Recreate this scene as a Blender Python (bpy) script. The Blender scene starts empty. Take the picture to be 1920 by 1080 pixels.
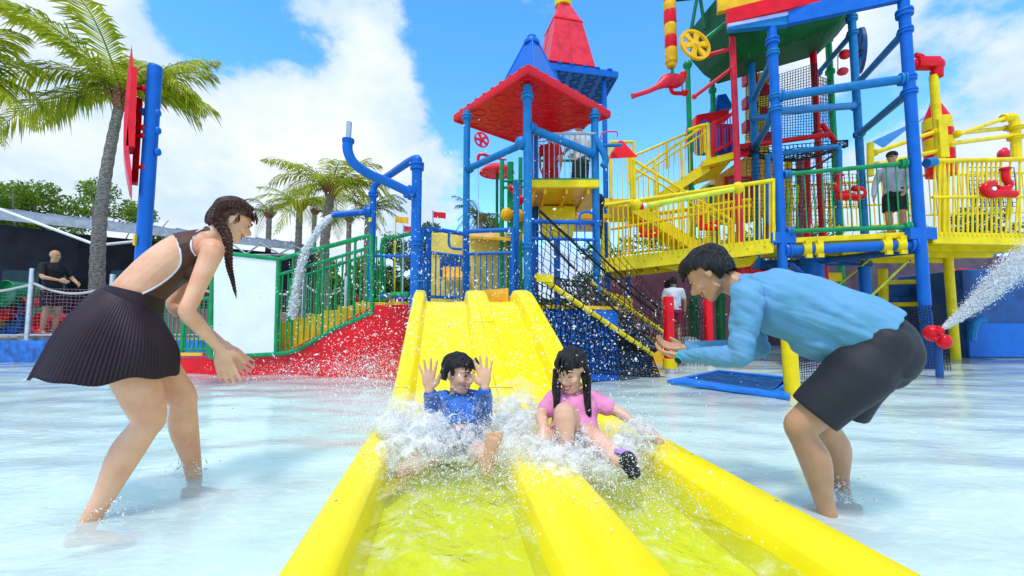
import bpy, bmesh, math, random
import numpy as np
from mathutils import Vector, Matrix, noise
from mathutils.bvhtree import BVHTree
R = math.radians
sc = bpy.context.scene
COL = sc.collection
random.seed(7)
rng = np.random.default_rng(7)

# ------------------------------------------------------------ camera, light, sky
FPX, CH = 812.0, 0.90
PT = math.atan(60 / 812)
cam_d = bpy.data.cameras.new('camera')
cam = bpy.data.objects.new('camera', cam_d); COL.objects.link(cam)
cam.location = (0, 0, CH); cam.rotation_euler = (math.pi/2 + PT, 0, 0)
cam_d.sensor_width = 36; cam_d.lens = 36 * FPX / 1920
cam_d.clip_start = 0.02; cam_d.clip_end = 3000
sc.camera = cam
sc.render.resolution_x = 1920; sc.render.resolution_y = 1080
sc.view_settings.view_transform = 'Standard'; sc.view_settings.look = 'None'
sc.view_settings.exposure = 0.34; sc.view_settings.gamma = 1
sc.cycles.transparent_max_bounces = 24

SUN_EL, SUN_AZ = R(68), R(200)          # azimuth from +Y towards +X: behind the camera, to the left
sd = bpy.data.lights.new('sun', 'SUN'); sun = bpy.data.objects.new('sun', sd); COL.objects.link(sun)
sd.energy = 2.1; sd.angle = R(10); sd.color = (1, .96, .89)
sun.rotation_euler = (math.pi/2 - SUN_EL, 0, math.pi - SUN_AZ)

def W(x, y, Y):
    a = (x - 960) / FPX; b = (540 - y) / FPX
    dy = math.cos(PT) - b * math.sin(PT); dz = math.sin(PT) + b * math.cos(PT)
    return Vector((a * Y / dy, Y, CH + dz * Y / dy))
def G(x, y, z=0.0):
    d = W(x, y, 1.0) - Vector((0, 0, CH))
    return Vector((0, 0, CH)) + d * ((z - CH) / d.z)
def RP(x, y, p0, n):
    d = W(x, y, 1.0) - Vector((0, 0, CH)); o = Vector((0, 0, CH))
    return o + d * ((p0 - o).dot(n) / d.dot(n))
def V(*a): return Vector(a)

wd = bpy.data.worlds.new('World'); sc.world = wd; wd.use_nodes = True
nt = wd.node_tree; N = nt.nodes; L = nt.links
bg = N['Background']; bg.inputs['Strength'].default_value = 0.122
sky = N.new('ShaderNodeTexSky'); sky.sky_type = 'NISHITA'; sky.sun_disc = False
sky.sun_elevation = SUN_EL; sky.sun_rotation = SUN_AZ
sky.air_density = 1.0; sky.dust_density = 0.3; sky.ozone_density = 3.0
tc = N.new('ShaderNodeTexCoord')
def math_n(op, a, b=None, clamp=False):
    m = N.new('ShaderNodeMath'); m.operation = op; m.use_clamp = clamp
    for i, v in enumerate((a, b)):
        if v is None: continue
        if isinstance(v, (int, float)): m.inputs[i].default_value = v
        else: L.new(v, m.inputs[i])
    return m.outputs[0]
def mapr(v, a, b, c=0, d=1, smooth=True):
    m = N.new('ShaderNodeMapRange'); m.interpolation_type = 'SMOOTHSTEP' if smooth else 'LINEAR'
    L.new(v, m.inputs[0])
    for i, k in enumerate((a, b, c, d)): m.inputs[i+1].default_value = k
    return m.outputs[0]
mp = N.new('ShaderNodeMapping'); L.new(tc.outputs['Generated'], mp.inputs[0]); mp.inputs['Scale'].default_value = (1, 1, 1.5)
def wnoise(scale, detail, rough, off):
    m = N.new('ShaderNodeMapping'); L.new(mp.outputs[0], m.inputs[0]); m.inputs['Location'].default_value = off
    n = N.new('ShaderNodeTexNoise'); L.new(m.outputs[0], n.inputs['Vector'])
    n.inputs['Scale'].default_value = scale; n.inputs['Detail'].default_value = detail; n.inputs['Roughness'].default_value = rough
    return n.outputs[0]
n1 = wnoise(3.8, 10, .58, (3.1, .4, 1.2)); n2 = wnoise(4.5, 7, .55, (7, 2, .3)); n3 = wnoise(1.6, 4, .5, (1, 5, 2))
def blob(px, py, rx, amp, ry=None):
    d = (W(px, py, 1) - V(0, 0, CH)).normalized()
    s = N.new('ShaderNodeVectorMath'); s.operation = 'SUBTRACT'; L.new(tc.outputs['Generated'], s.inputs[0]); s.inputs[1].default_value = d
    q = N.new('ShaderNodeVectorMath'); q.operation = 'MULTIPLY'; L.new(s.outputs[0], q.inputs[0]); q.inputs[1].default_value = (1/rx, 1/rx, 1/(ry or rx))
    l = N.new('ShaderNodeVectorMath'); l.operation = 'LENGTH'; L.new(q.outputs[0], l.inputs[0])
    return math_n('MULTIPLY', mapr(l.outputs['Value'], 1.0, 0.25), amp)
bias = None
for b in [(1020, 150, .55, -.26, .55), (1230, 150, .30, -.24, .50), (1080, 320, .30, -.16), (430, 90, .22, -.24, .17), (880, 70, .2, -.12, .2), (1660, 250, .18, -.17, .16),
          (700, 120, .12, .22, .26), (540, 200, .22, .14, .12), (200, 280, .6, .11), (330, 30, .16, -.12, .12), (1850, 160, .42, .12), (1600, 140, .13, -.12), (1800, 40, .14, -.14), (150, 60, .3, .08), (1500, 60, .22, .14), (1050, 5, .14, .20, .05), (760, 340, .26, .22), (1120, 440, .22, .14)]:
    o = blob(*b); bias = o if bias is None else math_n('ADD', bias, o)
dens = math_n('ADD', math_n('ADD', math_n('MULTIPLY', n1, 1.45), bias), -.125)
cov = mapr(dens, .46, .64)
shade = mapr(math_n('ADD', math_n('MULTIPLY', n2, .6), math_n('MULTIPLY', dens, .55)), .45, .95)
cr = N.new('ShaderNodeValToRGB'); L.new(shade, cr.inputs[0])
cr.color_ramp.elements[0].color = (.50, .68, .97, 1); cr.color_ramp.elements[1].color = (.90, .95, 1.0, 1)
e = cr.color_ramp.elements.new(.45); e.color = (.64, .78, .95, 1)
cs = N.new('ShaderNodeVectorMath'); cs.operation = 'SCALE'; L.new(cr.outputs[0], cs.inputs[0]); cs.inputs['Scale'].default_value = 7.4
hs = N.new('ShaderNodeHueSaturation'); L.new(sky.outputs[0], hs.inputs['Color']); hs.inputs['Saturation'].default_value = 1.30; hs.inputs['Value'].default_value = 2.5; hs.inputs['Hue'].default_value = .500
mx = N.new('ShaderNodeMix'); mx.data_type = 'RGBA'
L.new(cov, mx.inputs['Factor']); L.new(hs.outputs[0], mx.inputs['A']); L.new(cs.outputs[0], mx.inputs['B'])
L.new(mx.outputs['Result'], bg.inputs['Color'])

# ------------------------------------------------------------ materials
MATS = {}
def mat(name, col, rough=.35, var=.10, vscale=6, bump=0.0, bscale=60, metal=0, trans=0, spec=.25, sss=0, dirt=0, coat=0, stretch=(1, 1, 1), alpha=None, col2=None):
    if name in MATS: return MATS[name]
    m = bpy.data.materials.new(name); m.use_nodes = True; MATS[name] = m
    n = m.node_tree.nodes; l = m.node_tree.links; b = n['Principled BSDF']
    t = n.new('ShaderNodeTexCoord'); mpn = n.new('ShaderNodeMapping'); mpn.inputs['Scale'].default_value = stretch
    g = n.new('ShaderNodeNewGeometry'); l.new(g.outputs['Position'], mpn.inputs[0])
    nz = n.new('ShaderNodeTexNoise'); nz.inputs['Scale'].default_value = vscale; nz.inputs['Detail'].default_value = 6; l.new(mpn.outputs[0], nz.inputs['Vector'])
    r = n.new('ShaderNodeValToRGB'); l.new(nz.outputs[0], r.inputs[0])
    c = np.array(col); c2 = np.array(col2) if col2 is not None else np.clip(c * (1 - var * 2), 0, 1)
    r.color_ramp.elements[0].position = .35; r.color_ramp.elements[1].position = .62
    r.color_ramp.elements[0].color = (*c2, 1); r.color_ramp.elements[1].color = (*np.clip(c * (1 + var * .4) + var * .01, 0, 1), 1)
    l.new(r.outputs[0], b.inputs['Base Color'])
    rr = n.new('ShaderNodeMapRange'); l.new(nz.outputs[0], rr.inputs[0]); rr.inputs[3].default_value = max(rough - .1, .03); rr.inputs[4].default_value = rough + .12
    l.new(rr.outputs[0], b.inputs['Roughness'])
    b.inputs['Metallic'].default_value = metal; b.inputs['Specular IOR Level'].default_value = spec
    b.inputs['Transmission Weight'].default_value = trans; b.inputs['Coat Weight'].default_value = coat
    if sss: b.inputs['Subsurface Weight'].default_value = sss; b.inputs['Subsurface Radius'].default_value = (.6, .25, .15); b.inputs['Subsurface Scale'].default_value = .02
    if bump:
        bn = n.new('ShaderNodeTexNoise'); bn.inputs['Scale'].default_value = bscale; bn.inputs['Detail'].default_value = 4; l.new(mpn.outputs[0], bn.inputs['Vector'])
        bp = n.new('ShaderNodeBump'); bp.inputs['Strength'].default_value = bump; bp.inputs['Distance'].default_value = .02
        l.new(bn.outputs[0], bp.inputs['Height']); l.new(bp.outputs[0], b.inputs['Normal'])
    if dirt:
        v = n.new('ShaderNodeTexNoise'); v.inputs['Scale'].default_value = 9; v.inputs['Detail'].default_value = 10; v.inputs['Roughness'].default_value = .7
        m2 = n.new('ShaderNodeMapping'); m2.inputs['Scale'].default_value = (3, 3, .6); l.new(g.outputs['Position'], m2.inputs[0]); l.new(m2.outputs[0], v.inputs['Vector'])
        mr = n.new('ShaderNodeMapRange'); l.new(v.outputs[0], mr.inputs[0]); mr.inputs[1].default_value = .56; mr.inputs[2].default_value = .72; mr.inputs[4].default_value = dirt
        mm = n.new('ShaderNodeMix'); mm.data_type = 'RGBA'; l.new(mr.outputs[0], mm.inputs['Factor']); l.new(r.outputs[0], mm.inputs['A'])
        w = np.clip(c * .7 + .03, 0, 1); mm.inputs['B'].default_value = (*w, 1); l.new(mm.outputs['Result'], b.inputs['Base Color'])
    return m
BLUE = mat('blue_paint', (.002, .12, .50), .36, .05, 5, .03, 90, dirt=.15)
BLUE2 = mat('light_blue_paint', (.006, .17, .44), .40, .08, 7, .04, 80, dirt=.3)
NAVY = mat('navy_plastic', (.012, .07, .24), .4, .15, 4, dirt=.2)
RED = mat('red_plastic', (.74, .004, .012), .30, .08, 4, .03, 50, dirt=.12)
REDW = mat('red_wall', (.72, .003, .010), .33, .10, 3, .06, 30, dirt=.15)
PINKR = mat('faded_red', (.76, .025, .05), .35, .12, 5, dirt=.2)
YEL = mat('yellow_paint', (.86, .62, .003), .32, .08, 5, .04, 60, dirt=.30)
YELD = mat('amber_plastic', (.85, .45, .008), .36, .10, 5, .04, 50, dirt=.15)
SLY = mat('slide_yellow', (.94, .76, .002), .32, .05, 3, .03, 14, spec=.3, dirt=.14)
GRN = mat('green_paint', (.006, .27, .085), .30, .12, 6, .04, 70, dirt=.2)
GRND = mat('deep_green', (.006, .14, .04), .35, .15, 3)
WHT = mat('white_board', (.80, .80, .78), .45, .03, 3)
STEEL = mat('steel', (.55, .57, .60), .30, .1, 9, metal=.8)
GREY = mat('grey_paint', (.42, .45, .48), .45, .1, 5)
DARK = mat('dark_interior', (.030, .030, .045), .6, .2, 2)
BLACKR = mat('black_rope', (.018, .018, .022), .6, .2, 30)
ROPEW = mat('pale_rope', (.55, .53, .50), .8, .2, 60)
MAUVE = mat('mauve_wall', (.34, .12, .15), .5, .12, 2, .05, 20)
PURP = mat('purple_plastic', (.13, .04, .25), .4)
CONC = mat('concrete', (.40, .38, .36), .8, .12, 3, .15, 40)

# ------------------------------------------------------------ object helpers
WL = {}
def thing(name, label, cat, loc=(0, 0, 0), group=None):
    o = bpy.data.objects.new(name, None); COL.objects.link(o); o.empty_display_size = .1
    o.location = loc; WL[o.name] = Vector(loc); o['label'] = label; o['category'] = cat
    if group: o['group'] = group
    return o
def tag(o, label=None, cat=None, group=None, kind=None):
    for k, v in (('label', label), ('category', cat), ('group', group), ('kind', kind)):
        if v: o[k] = v
    return o
def attach(o, parent, wloc):
    WL[o.name] = Vector(wloc)
    if parent is not None:
        o.parent = parent; o.location = Vector(wloc) - WL[parent.name]
    else: o.location = wloc
class MB:
    def __init__(s): s.v = []; s.f = []
    def add(s, vs, fs):
        k = len(s.v); s.v += [tuple(x) for x in vs]; s.f += [tuple(i + k for i in f) for f in fs]; return s
    def hexa(s, p):      # 8 points, bottom ring then top ring
        return s.add(p, [(3, 2, 1, 0), (4, 5, 6, 7), (0, 1, 5, 4), (1, 2, 6, 5), (2, 3, 7, 6), (3, 0, 4, 7)])
    def box(s, c, d, rz=0, rx=0, ry=0):
        M = Matrix.Rotation(rz, 3, 'Z') @ Matrix.Rotation(ry, 3, 'Y') @ Matrix.Rotation(rx, 3, 'X'); c = Vector(c)
        return s.hexa([c + M @ Vector((x*d[0]/2, y*d[1]/2, z*d[2]/2)) for z in (-1, 1) for x, y in ((-1, -1), (1, -1), (1, 1), (-1, 1))])
    def prism(s, pts, ext):
        pts = [Vector(p) for p in pts]; n = len(pts); e = Vector(ext)
        return s.add(pts + [p + e for p in pts], [tuple(range(n))[::-1], tuple(range(n, 2*n))] + [(i, (i+1) % n, n+(i+1) % n, n+i) for i in range(n)])
    def slab(s, quad, t):  # quad of points lying flat, thickness down
        return s.prism(quad, (0, 0, -t))
    def rings(s, rings, cap=True, closed=True):
        k = len(s.v); n = len(rings[0])
        for r in rings: s.v += [tuple(p) for p in r]
        for i in range(len(rings)-1):
            for j in range(n if closed else n-1):
                a = k+i*n+j; b = k+i*n+(j+1) % n; s.f.append((a, b, b+n, a+n))
        if cap and closed:
            s.f.append(tuple(k+j for j in range(n))[::-1]); s.f.append(tuple(k+(len(rings)-1)*n+j for j in range(n)))
        return s
    def loft(s, secs, n=12, sub=3, cap=True):
        # secs: (center, ra, rb, axisA)
        C = [Vector(a[0]) for a in secs]
        if sub > 1 and len(secs) > 1:
            out = []
            for i in range(len(secs)-1):
                i0 = max(i-1, 0); i3 = min(i+2, len(secs)-1)
                for k in range(sub):
                    t = k/sub
                    def cr_(a, b, c, d): return .5*((2*b)+(c-a)*t+(2*a-5*b+4*c-d)*t*t+(3*b-a-3*c+d)*t**3)
                    c = cr_(C[i0], C[i], C[i+1], C[i3])
                    ra = cr_(secs[i0][1], secs[i][1], secs[i+1][1], secs[i3][1]); rb = cr_(secs[i0][2], secs[i][2], secs[i+1][2], secs[i3][2])
                    A = Vector(secs[i][3]).lerp(Vector(secs[i+1][3]), t)
                    out.append((c, max(ra, .001), max(rb, .001), A))
            out.append((C[-1], secs[-1][1], secs[-1][2], Vector(secs[-1][3]))); secs = out
        rs = []
        for i, (c, ra, rb, A) in enumerate(secs):
            T = (secs[min(i+1, len(secs)-1)][0] - secs[max(i-1, 0)][0])
            if T.length < 1e-7: T = Vector((0, 0, 1))
            T.normalize(); A = Vector(A); A = A - T*A.dot(T)
            if A.length < 1e-4: A = T.orthogonal()
            A.normalize(); B = T.cross(A)
            rs.append([c + A*ra*math.cos(2*math.pi*j/n) + B*rb*math.sin(2*math.pi*j/n) for j in range(n)])
        return s.rings(rs, cap)
    def tube(s, pts, r, n=10, sub=3, cap=True):
        pts = [Vector(p) for p in pts]; rr = r if isinstance(r, (list, tuple)) else [r]*len(pts)
        d = pts[-1]-pts[0]; A = d.orthogonal() if d.length > 1e-6 else Vector((1, 0, 0))
        if len(pts) > 2:
            nn = (pts[1]-pts[0]).cross(pts[2]-pts[1])
            if nn.length > 1e-6: A = nn
        return s.loft([(p, q, q, A) for p, q in zip(pts, rr)], n, sub if len(pts) > 2 else 1, cap)
    def ell(s, c, r, M=None, nu=14, nv=9):
        c = Vector(c); vs = []; fs = []
        for i in range(nv+1):
            ph = math.pi*i/nv
            for j in range(nu):
                th = 2*math.pi*j/nu; p = Vector((r[0]*math.sin(ph)*math.cos(th), r[1]*math.sin(ph)*math.sin(th), r[2]*math.cos(ph)))
                vs.append(c + (M @ p if M else p))
        for i in range(nv):
            for j in range(nu):
                a = i*nu+j; b = i*nu+(j+1) % nu; fs.append((a, a+nu, b+nu, b))
        return s.add(vs, fs)
    def lathe(s, base, axis, prof, n=20, cap=True):
        axis = Vector(axis).normalized(); A = axis.orthogonal().normalized(); B = axis.cross(A); base = Vector(base)
        return s.rings([[base + axis*h + (A*math.cos(2*math.pi*j/n) + B*math.sin(2*math.pi*j/n))*r for j in range(n)] for h, r in prof], cap)
    def build(s, name, m, parent=None, smooth=True, ang=35, bevel=0):
        me = bpy.data.meshes.new(name); v = np.array(s.v, dtype=float)
        lo = v.min(0); hi = v.max(0); c = (lo+hi)/2; c[2] = lo[2]
        me.from_pydata((v-c).tolist(), [], s.f); me.validate(verbose=False)
        bm = bmesh.new(); bm.from_mesh(me); bmesh.ops.recalc_face_normals(bm, faces=bm.faces)
        if bevel: bmesh.ops.bevel(bm, geom=[e for e in bm.edges if e.is_manifold and e.calc_face_angle(0) > .6], offset=bevel, segments=2, affect='EDGES', profile=.6)
        bm.to_mesh(me); bm.free()
        if smooth: me.shade_smooth(); me.set_sharp_from_angle(angle=R(ang))
        o = bpy.data.objects.new(name, me); COL.objects.link(o); me.materials.append(m); attach(o, parent, c)
        return o
UNIT = {}
def unit(kind, m):
    k = (kind, m.name)
    if k in UNIT: return UNIT[k]
    b = MB()
    if kind == 'cyl': b.lathe((0, 0, 0), (0, 0, 1), [(0, 1), (1, 1)], 14)
    elif kind == 'thin': b.lathe((0, 0, 0), (0, 0, 1), [(0, 1), (1, 1)], 7)
    elif kind == 'box': b.box((0, 0, 0), (1, 1, 1))
    elif kind == 'collar': b.lathe((0, 0, 0), (0, 0, 1), [(-.5, .9), (-.42, 1.25), (-.12, 1.3), (-.1, 1.12), (.1, 1.12), (.12, 1.3), (.42, 1.25), (.5, .9)], 18)
    elif kind == 'ball': b.ell((0, 0, 0), (1, 1, 1), None, 16, 10)
    me = bpy.data.meshes.new(kind + '_' + m.name); me.from_pydata(b.v, [], b.f); me.shade_smooth(); me.set_sharp_from_angle(angle=R(35)); me.materials.append(m)
    UNIT[k] = me; return me
def rod(name, a, b, r, m, parent=None, kind='cyl', r2=None):
    a = Vector(a); b = Vector(b); d = b-a
    o = bpy.data.objects.new(name, unit(kind, m)); COL.objects.link(o); attach(o, parent, a)
    o.rotation_mode = 'QUATERNION'; o.rotation_quaternion = d.to_track_quat('Z', 'Y'); o.scale = (r, r2 or r, d.length)
    return o
def collar(name, p, axis, r, m, parent=None, ln=None):
    o = bpy.data.objects.new(name, unit('collar', m)); COL.objects.link(o); attach(o, parent, p)
    o.rotation_mode = 'QUATERNION'; o.rotation_quaternion = Vector(axis).to_track_quat('Z', 'Y'); o.scale = (r, r, ln or r*1.5)
    return o
def ubox(name, c, d, m, parent=None, rz=0, ry=0, rx=0):
    o = bpy.data.objects.new(name, unit('box', m)); COL.objects.link(o); attach(o, parent, c); o.scale = d; o.rotation_euler = (rx, ry, rz)
    return o
def railing(root, p0, p1, h, m, nb, r=.028, rb=.012, mid=None, posts=0, gap=.09, mb=None, open_top=True):
    """top rail p0-p1, balusters straight down to a rail h below"""
    p0 = Vector(p0); p1 = Vector(p1); dz = Vector((0, 0, h)); g = Vector((0, 0, gap))
    rod('top_rail', p0, p1, r, m, root)
    rod('bottom_rail', p0-dz+g, p1-dz+g, r*.8, m, root)
    if mid: rod('mid_rail', p0-Vector((0, 0, mid)), p1-Vector((0, 0, mid)), r*.7, m, root)
    for i in range(nb):
        t = (i+.5)/nb; q = p0.lerp(p1, t)
        rod('baluster', q-dz+g, q if not mid or open_top is None else q, rb, mb or m, root, 'thin')
    for i in range(posts+1 if posts else 0):
        q = p0.lerp(p1, i/posts); rod('rail_post', q-dz, q, r, m, root)
def net(name, quad, nu, nv, r, m, parent=None, sag=0, jit=.3, seed=0, label=None, kind='stuff'):
    """rope net across four corners (a,b,c,d): real three-sided cords"""
    a, b, c, d = [Vector(q) for q in quad]; rr = random.Random(seed)
    P = {}
    for i in range(nu+1):
        for j in range(nv+1):
            u, v = i/nu, j/nv; p = a.lerp(b, u).lerp(d.lerp(c, u), v)
            ed = min(u, 1-u, v, 1-v) > 0
            s_ = 4*u*(1-u)*4*v*(1-v)
            p = p + Vector((0, 0, -sag*s_))
            if ed: p = p + Vector([rr.uniform(-1, 1)*jit*((b-a).length/nu)*.5 for _ in range(3)])
            P[i, j] = p
    mb = MB()
    def seg(p, q):
        dd = q-p; A = dd.orthogonal().normalized()*r; B = dd.cross(A).normalized()*r
        offs = [A, -A*.5+B*.87, -A*.5-B*.87]
        mb.add([p+o for o in offs]+[q+o for o in offs], [(0, 1, 4, 3), (1, 2, 5, 4), (2, 0, 3, 5)])
    for i in range(nu+1):
        for j in range(nv+1):
            if i < nu: seg(P[i, j], P[i+1, j])
            if j < nv: seg(P[i, j], P[i, j+1])
    o = mb.build(name, m, parent, smooth=False)
    if kind: o['kind'] = kind
    return o
def ring_pts(c, A, B, r, n): return [Vector(c)+Vector(A)*r*math.cos(2*math.pi*i/n)+Vector(B)*r*math.sin(2*math.pi*i/n) for i in range(n)]
# ------------------------------------------------------------ setting
def struct(name, mb, m, smooth=False, **k):
    o = mb.build(name, m, None, smooth=smooth, **k); o['kind'] = 'structure'; return o
POOLF = mat('pool_floor_paint', (.74, .89, .88), .6, .08, 1.2, col2=(.62, .83, .84), stretch=(1, 2.5, 1))
g_ = MB().add([(-600, -200, -.16), (600, -200, -.16), (600, 1500, -.16), (-600, 1500, -.16)], [(0, 1, 2, 3)])
struct('ground', g_, POOLF)
def water_mat(name, tint, milk, milk_a, foam_lo, foam_hi, bump=.35, foam_a=.5, sc_=2.2, st=(1, 2.2, 1), rough=.06, dist=.05):
    m = bpy.data.materials.new(name); m.use_nodes = True; n = m.node_tree.nodes; l = m.node_tree.links
    n.remove(n['Principled BSDF']); out = n['Material Output']
    g = n.new('ShaderNodeNewGeometry'); mpn = n.new('ShaderNodeMapping'); mpn.inputs['Scale'].default_value = st; mpn.inputs['Rotation'].default_value = (0, 0, .25); l.new(g.outputs['Position'], mpn.inputs[0])
    def nz(s, d, r=.5, w=0):
        a = n.new('ShaderNodeTexNoise'); a.inputs['Scale'].default_value = s; a.inputs['Detail'].default_value = d; a.inputs['Roughness'].default_value = r; a.inputs['Distortion'].default_value = w; l.new(mpn.outputs[0], a.inputs['Vector']); return a.outputs[0]
    a1 = nz(sc_, 3, .5, .6); a2 = nz(sc_*5, 3, .5, .3); ad = n.new('ShaderNodeMath'); ad.operation = 'MULTIPLY_ADD'; l.new(a2, ad.inputs[0]); ad.inputs[1].default_value = .25; l.new(a1, ad.inputs[2])
    bp = n.new('ShaderNodeBump'); bp.inputs['Strength'].default_value = bump; bp.inputs['Distance'].default_value = dist; l.new(ad.outputs[0], bp.inputs['Height'])
    tr = n.new('ShaderNodeBsdfTransparent'); tr.inputs[0].default_value = (*tint, 1)
    df = n.new('ShaderNodeBsdfDiffuse'); df.inputs[0].default_value = (*milk, 1); l.new(bp.outputs[0], df.inputs['Normal'])
    fo = nz(sc_*2.6, 8, .68, 1.0); mr = n.new('ShaderNodeMapRange'); l.new(fo, mr.inputs[0]); mr.inputs[1].default_value = foam_lo; mr.inputs[2].default_value = foam_hi
    mr.inputs[3].default_value = 0; mr.inputs[4].default_value = foam_a
    m0 = n.new('ShaderNodeMixShader'); m0.inputs[0].default_value = milk_a; l.new(tr.outputs[0], m0.inputs[1]); l.new(df.outputs[0], m0.inputs[2])
    wf = n.new('ShaderNodeBsdfDiffuse'); wf.inputs[0].default_value = (.90, .93, .92, 1); l.new(bp.outputs[0], wf.inputs['Normal'])
    m1 = n.new('ShaderNodeMixShader'); l.new(mr.outputs[0], m1.inputs[0]); l.new(m0.outputs[0], m1.inputs[1]); l.new(wf.outputs[0], m1.inputs[2])
    gl = n.new('ShaderNodeBsdfGlossy'); gl.inputs['Roughness'].default_value = rough; l.new(bp.outputs[0], gl.inputs['Normal'])
    fr = n.new('ShaderNodeFresnel'); fr.inputs[0].default_value = 1.33; l.new(bp.outputs[0], fr.inputs['Normal'])
    m2 = n.new('ShaderNodeMixShader'); l.new(fr.outputs[0], m2.inputs[0]); l.new(m1.outputs[0], m2.inputs[1]); l.new(gl.outputs[0], m2.inputs[2])
    l.new(m2.outputs[0], out.inputs[0]); return m
WATER = water_mat('pool_water', (.88, .97, .965), (.77, .91, .90), .50, .50, .80, bump=.20, rough=.14)
# water surface, finer grid near the camera, gently rippled
ys = np.concatenate([np.linspace(-1.5, 1.0, 20), 1.0 + (np.linspace(0, 1, 200)**1.6)*19.0]); ys = np.unique(ys)
us = np.linspace(-1, 1, 240); xs = np.sign(us)*(np.abs(us)**1.4)*22
XX, YY = np.meshgrid(xs, ys)
def ripple(x, y):
    z = 0
    for k, (a, w, ph, am) in enumerate([(.3, 3.1, .1, .008), (-.5, 4.7, 1.2, .006), (1.2, 7.3, 2.2, .004), (.1, 11, .5, .004), (-.9, 15, 3, .0022), (.6, 23, 1, .0016), (2.2, 19, 1.7, .0016)]):
        z = z + am*np.sin(w*(x*math.sin(a)*.55 + y*math.cos(a)) + ph + 1.3*np.sin(1.7*x+k)+.9*np.sin(2.3*y+.7*x*k))
    return z
ZZ = ripple(XX, YY)
vv = np.stack([XX, YY, ZZ], -1).reshape(-1, 3); nx = len(xs)
ff = [(i*nx+j, i*nx+j+1, (i+1)*nx+j+1, (i+1)*nx+j) for i in range(len(ys)-1) for j in range(nx-1)]
me = bpy.data.meshes.new('pool_water'); me.from_pydata(vv.tolist(), [], ff); me.shade_smooth(); me.materials.append(WATER)
pw = bpy.data.objects.new('pool_water', me); COL.objects.link(pw); pw['kind'] = 'structure'

DECK = mat('deck_concrete', (.36, .32, .30), .8, .15, 2, .1, 30)
BLUEE = mat('pool_edge_blue', (.03, .16, .52), .5, .25, 6, .1, 20, dirt=.3)
mb = MB().box((-34, 59.4, .12), (60, 99.0, .62)); struct('deck', mb, DECK)                      # beyond the left edge
mb = MB().box((-34, 9.62, .10), (60.3, .50, .70)); o = struct('pool_edge', mb, BLUEE, bevel=.03)
mb = MB().box((60, 120, -.03), (127.9, 207.5, .5)); struct('pavement', mb, DECK)               # beyond the far edge

# --- leaf materials
def leaf_mat(name, c1, c2):
    m = bpy.data.materials.new(name); m.use_nodes = True; n = m.node_tree.nodes; l = m.node_tree.links; b = n['Principled BSDF']
    g = n.new('ShaderNodeNewGeometry'); z = n.new('ShaderNodeTexNoise'); z.inputs['Scale'].default_value = 1.7; z.inputs['Detail'].default_value = 4; l.new(g.outputs['Position'], z.inputs['Vector'])
    mx_ = n.new('ShaderNodeMath'); mx_.operation = 'MULTIPLY_ADD'; l.new(g.outputs['Random Per Island'], mx_.inputs[0]); mx_.inputs[1].default_value = .35; l.new(z.outputs[0], mx_.inputs[2])
    r = n.new('ShaderNodeValToRGB'); l.new(mx_.outputs[0], r.inputs[0]); r.color_ramp.elements[0].position = .40; r.color_ramp.elements[1].position = .85
    r.color_ramp.elements[0].color = (*c1, 1); r.color_ramp.elements[1].color = (*c2, 1)
    b.inputs['Roughness'].default_value = .55; b.inputs['Specular IOR Level'].default_value = .2; l.new(r.outputs[0], b.inputs['Base Color'])
    t = n.new('ShaderNodeBsdfTranslucent'); l.new(r.outputs[0], t.inputs[0]); ms = n.new('ShaderNodeMixShader'); ms.inputs[0].default_value = .35
    l.new(b.outputs[0], ms.inputs[1]); l.new(t.outputs[0], ms.inputs[2]); l.new(ms.outputs[0], n['Material Output'].inputs[0]); return m
PALM = leaf_mat('palm_leaf', (.12, .19, .006), (.48, .50, .014))
PALMD = leaf_mat('palm_leaf_dark', (.04, .10, .02), (.14, .21, .03))
LEAF = leaf_mat('tree_leaf', (.06, .15, .012), (.24, .34, .03))
LEAFD = leaf_mat('tree_leaf_dark', (.035, .09, .02), (.11, .18, .035))
BARK = mat('palm_bark', (.30, .25, .20), .85, .35, 14, .6, 30, stretch=(1, 1, 3))
FIB = mat('palm_fibre', (.30, .12, .05), .85, .4, 20, .5, 40)

def frond(name, base, direction, length, droop, parent, m, npair=44, ll=.55, seed=0, rise=.55, hang=.55):
    r = random.Random(seed); d = Vector(direction).normalized(); side = d.cross(V(0, 0, 1)).normalized()
    pts = []; n = npair
    for i in range(n+1):
        t = i/n; pts.append(Vector(base) + d*length*(t*.95 - .12*t*t) + V(0, 0, 1)*length*(rise*t - droop*t*t))
    mb = MB(); mb.tube(pts[::4] if n % 4 == 0 else pts[::4]+[pts[-1]], [.028*(1-.85*i/(len(pts[::4])-(0 if n % 4 else 1))) for i in range(len(pts[::4])+(0 if n % 4 == 0 else 1))], 5, 2)
    for i in range(3, n+1):
        t = i/n; p = pts[i]; T = (pts[i]-pts[i-1]).normalized(); up = side.cross(T).normalized()
        lw = ll*(math.sin(math.pi*min(1, .12+t*.9))**.6)*r.uniform(.8, 1.1)
        for s_ in (-1, 1):
            dr = (side*s_*.80 + T*(.55+.4*t) + up*.15*r.uniform(-1, 1.3)).normalized(); hg = hang*r.uniform(.6, 1.3)
            q0 = p; q1 = p + dr*lw*.5 + V(0, 0, -1)*lw*hg*.12; q2 = p + dr*lw*.88 + V(0, 0, -1)*lw*hg*.75
            w = T*(.024+.012*r.random())*(length/3)
            mb.add([q0-w*.4, q0+w*.4, q1+w, q1-w, q2], [(0, 1, 2, 3), (3, 2, 4)])
    o = mb.build(name, m, parent, smooth=False); return o
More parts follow.
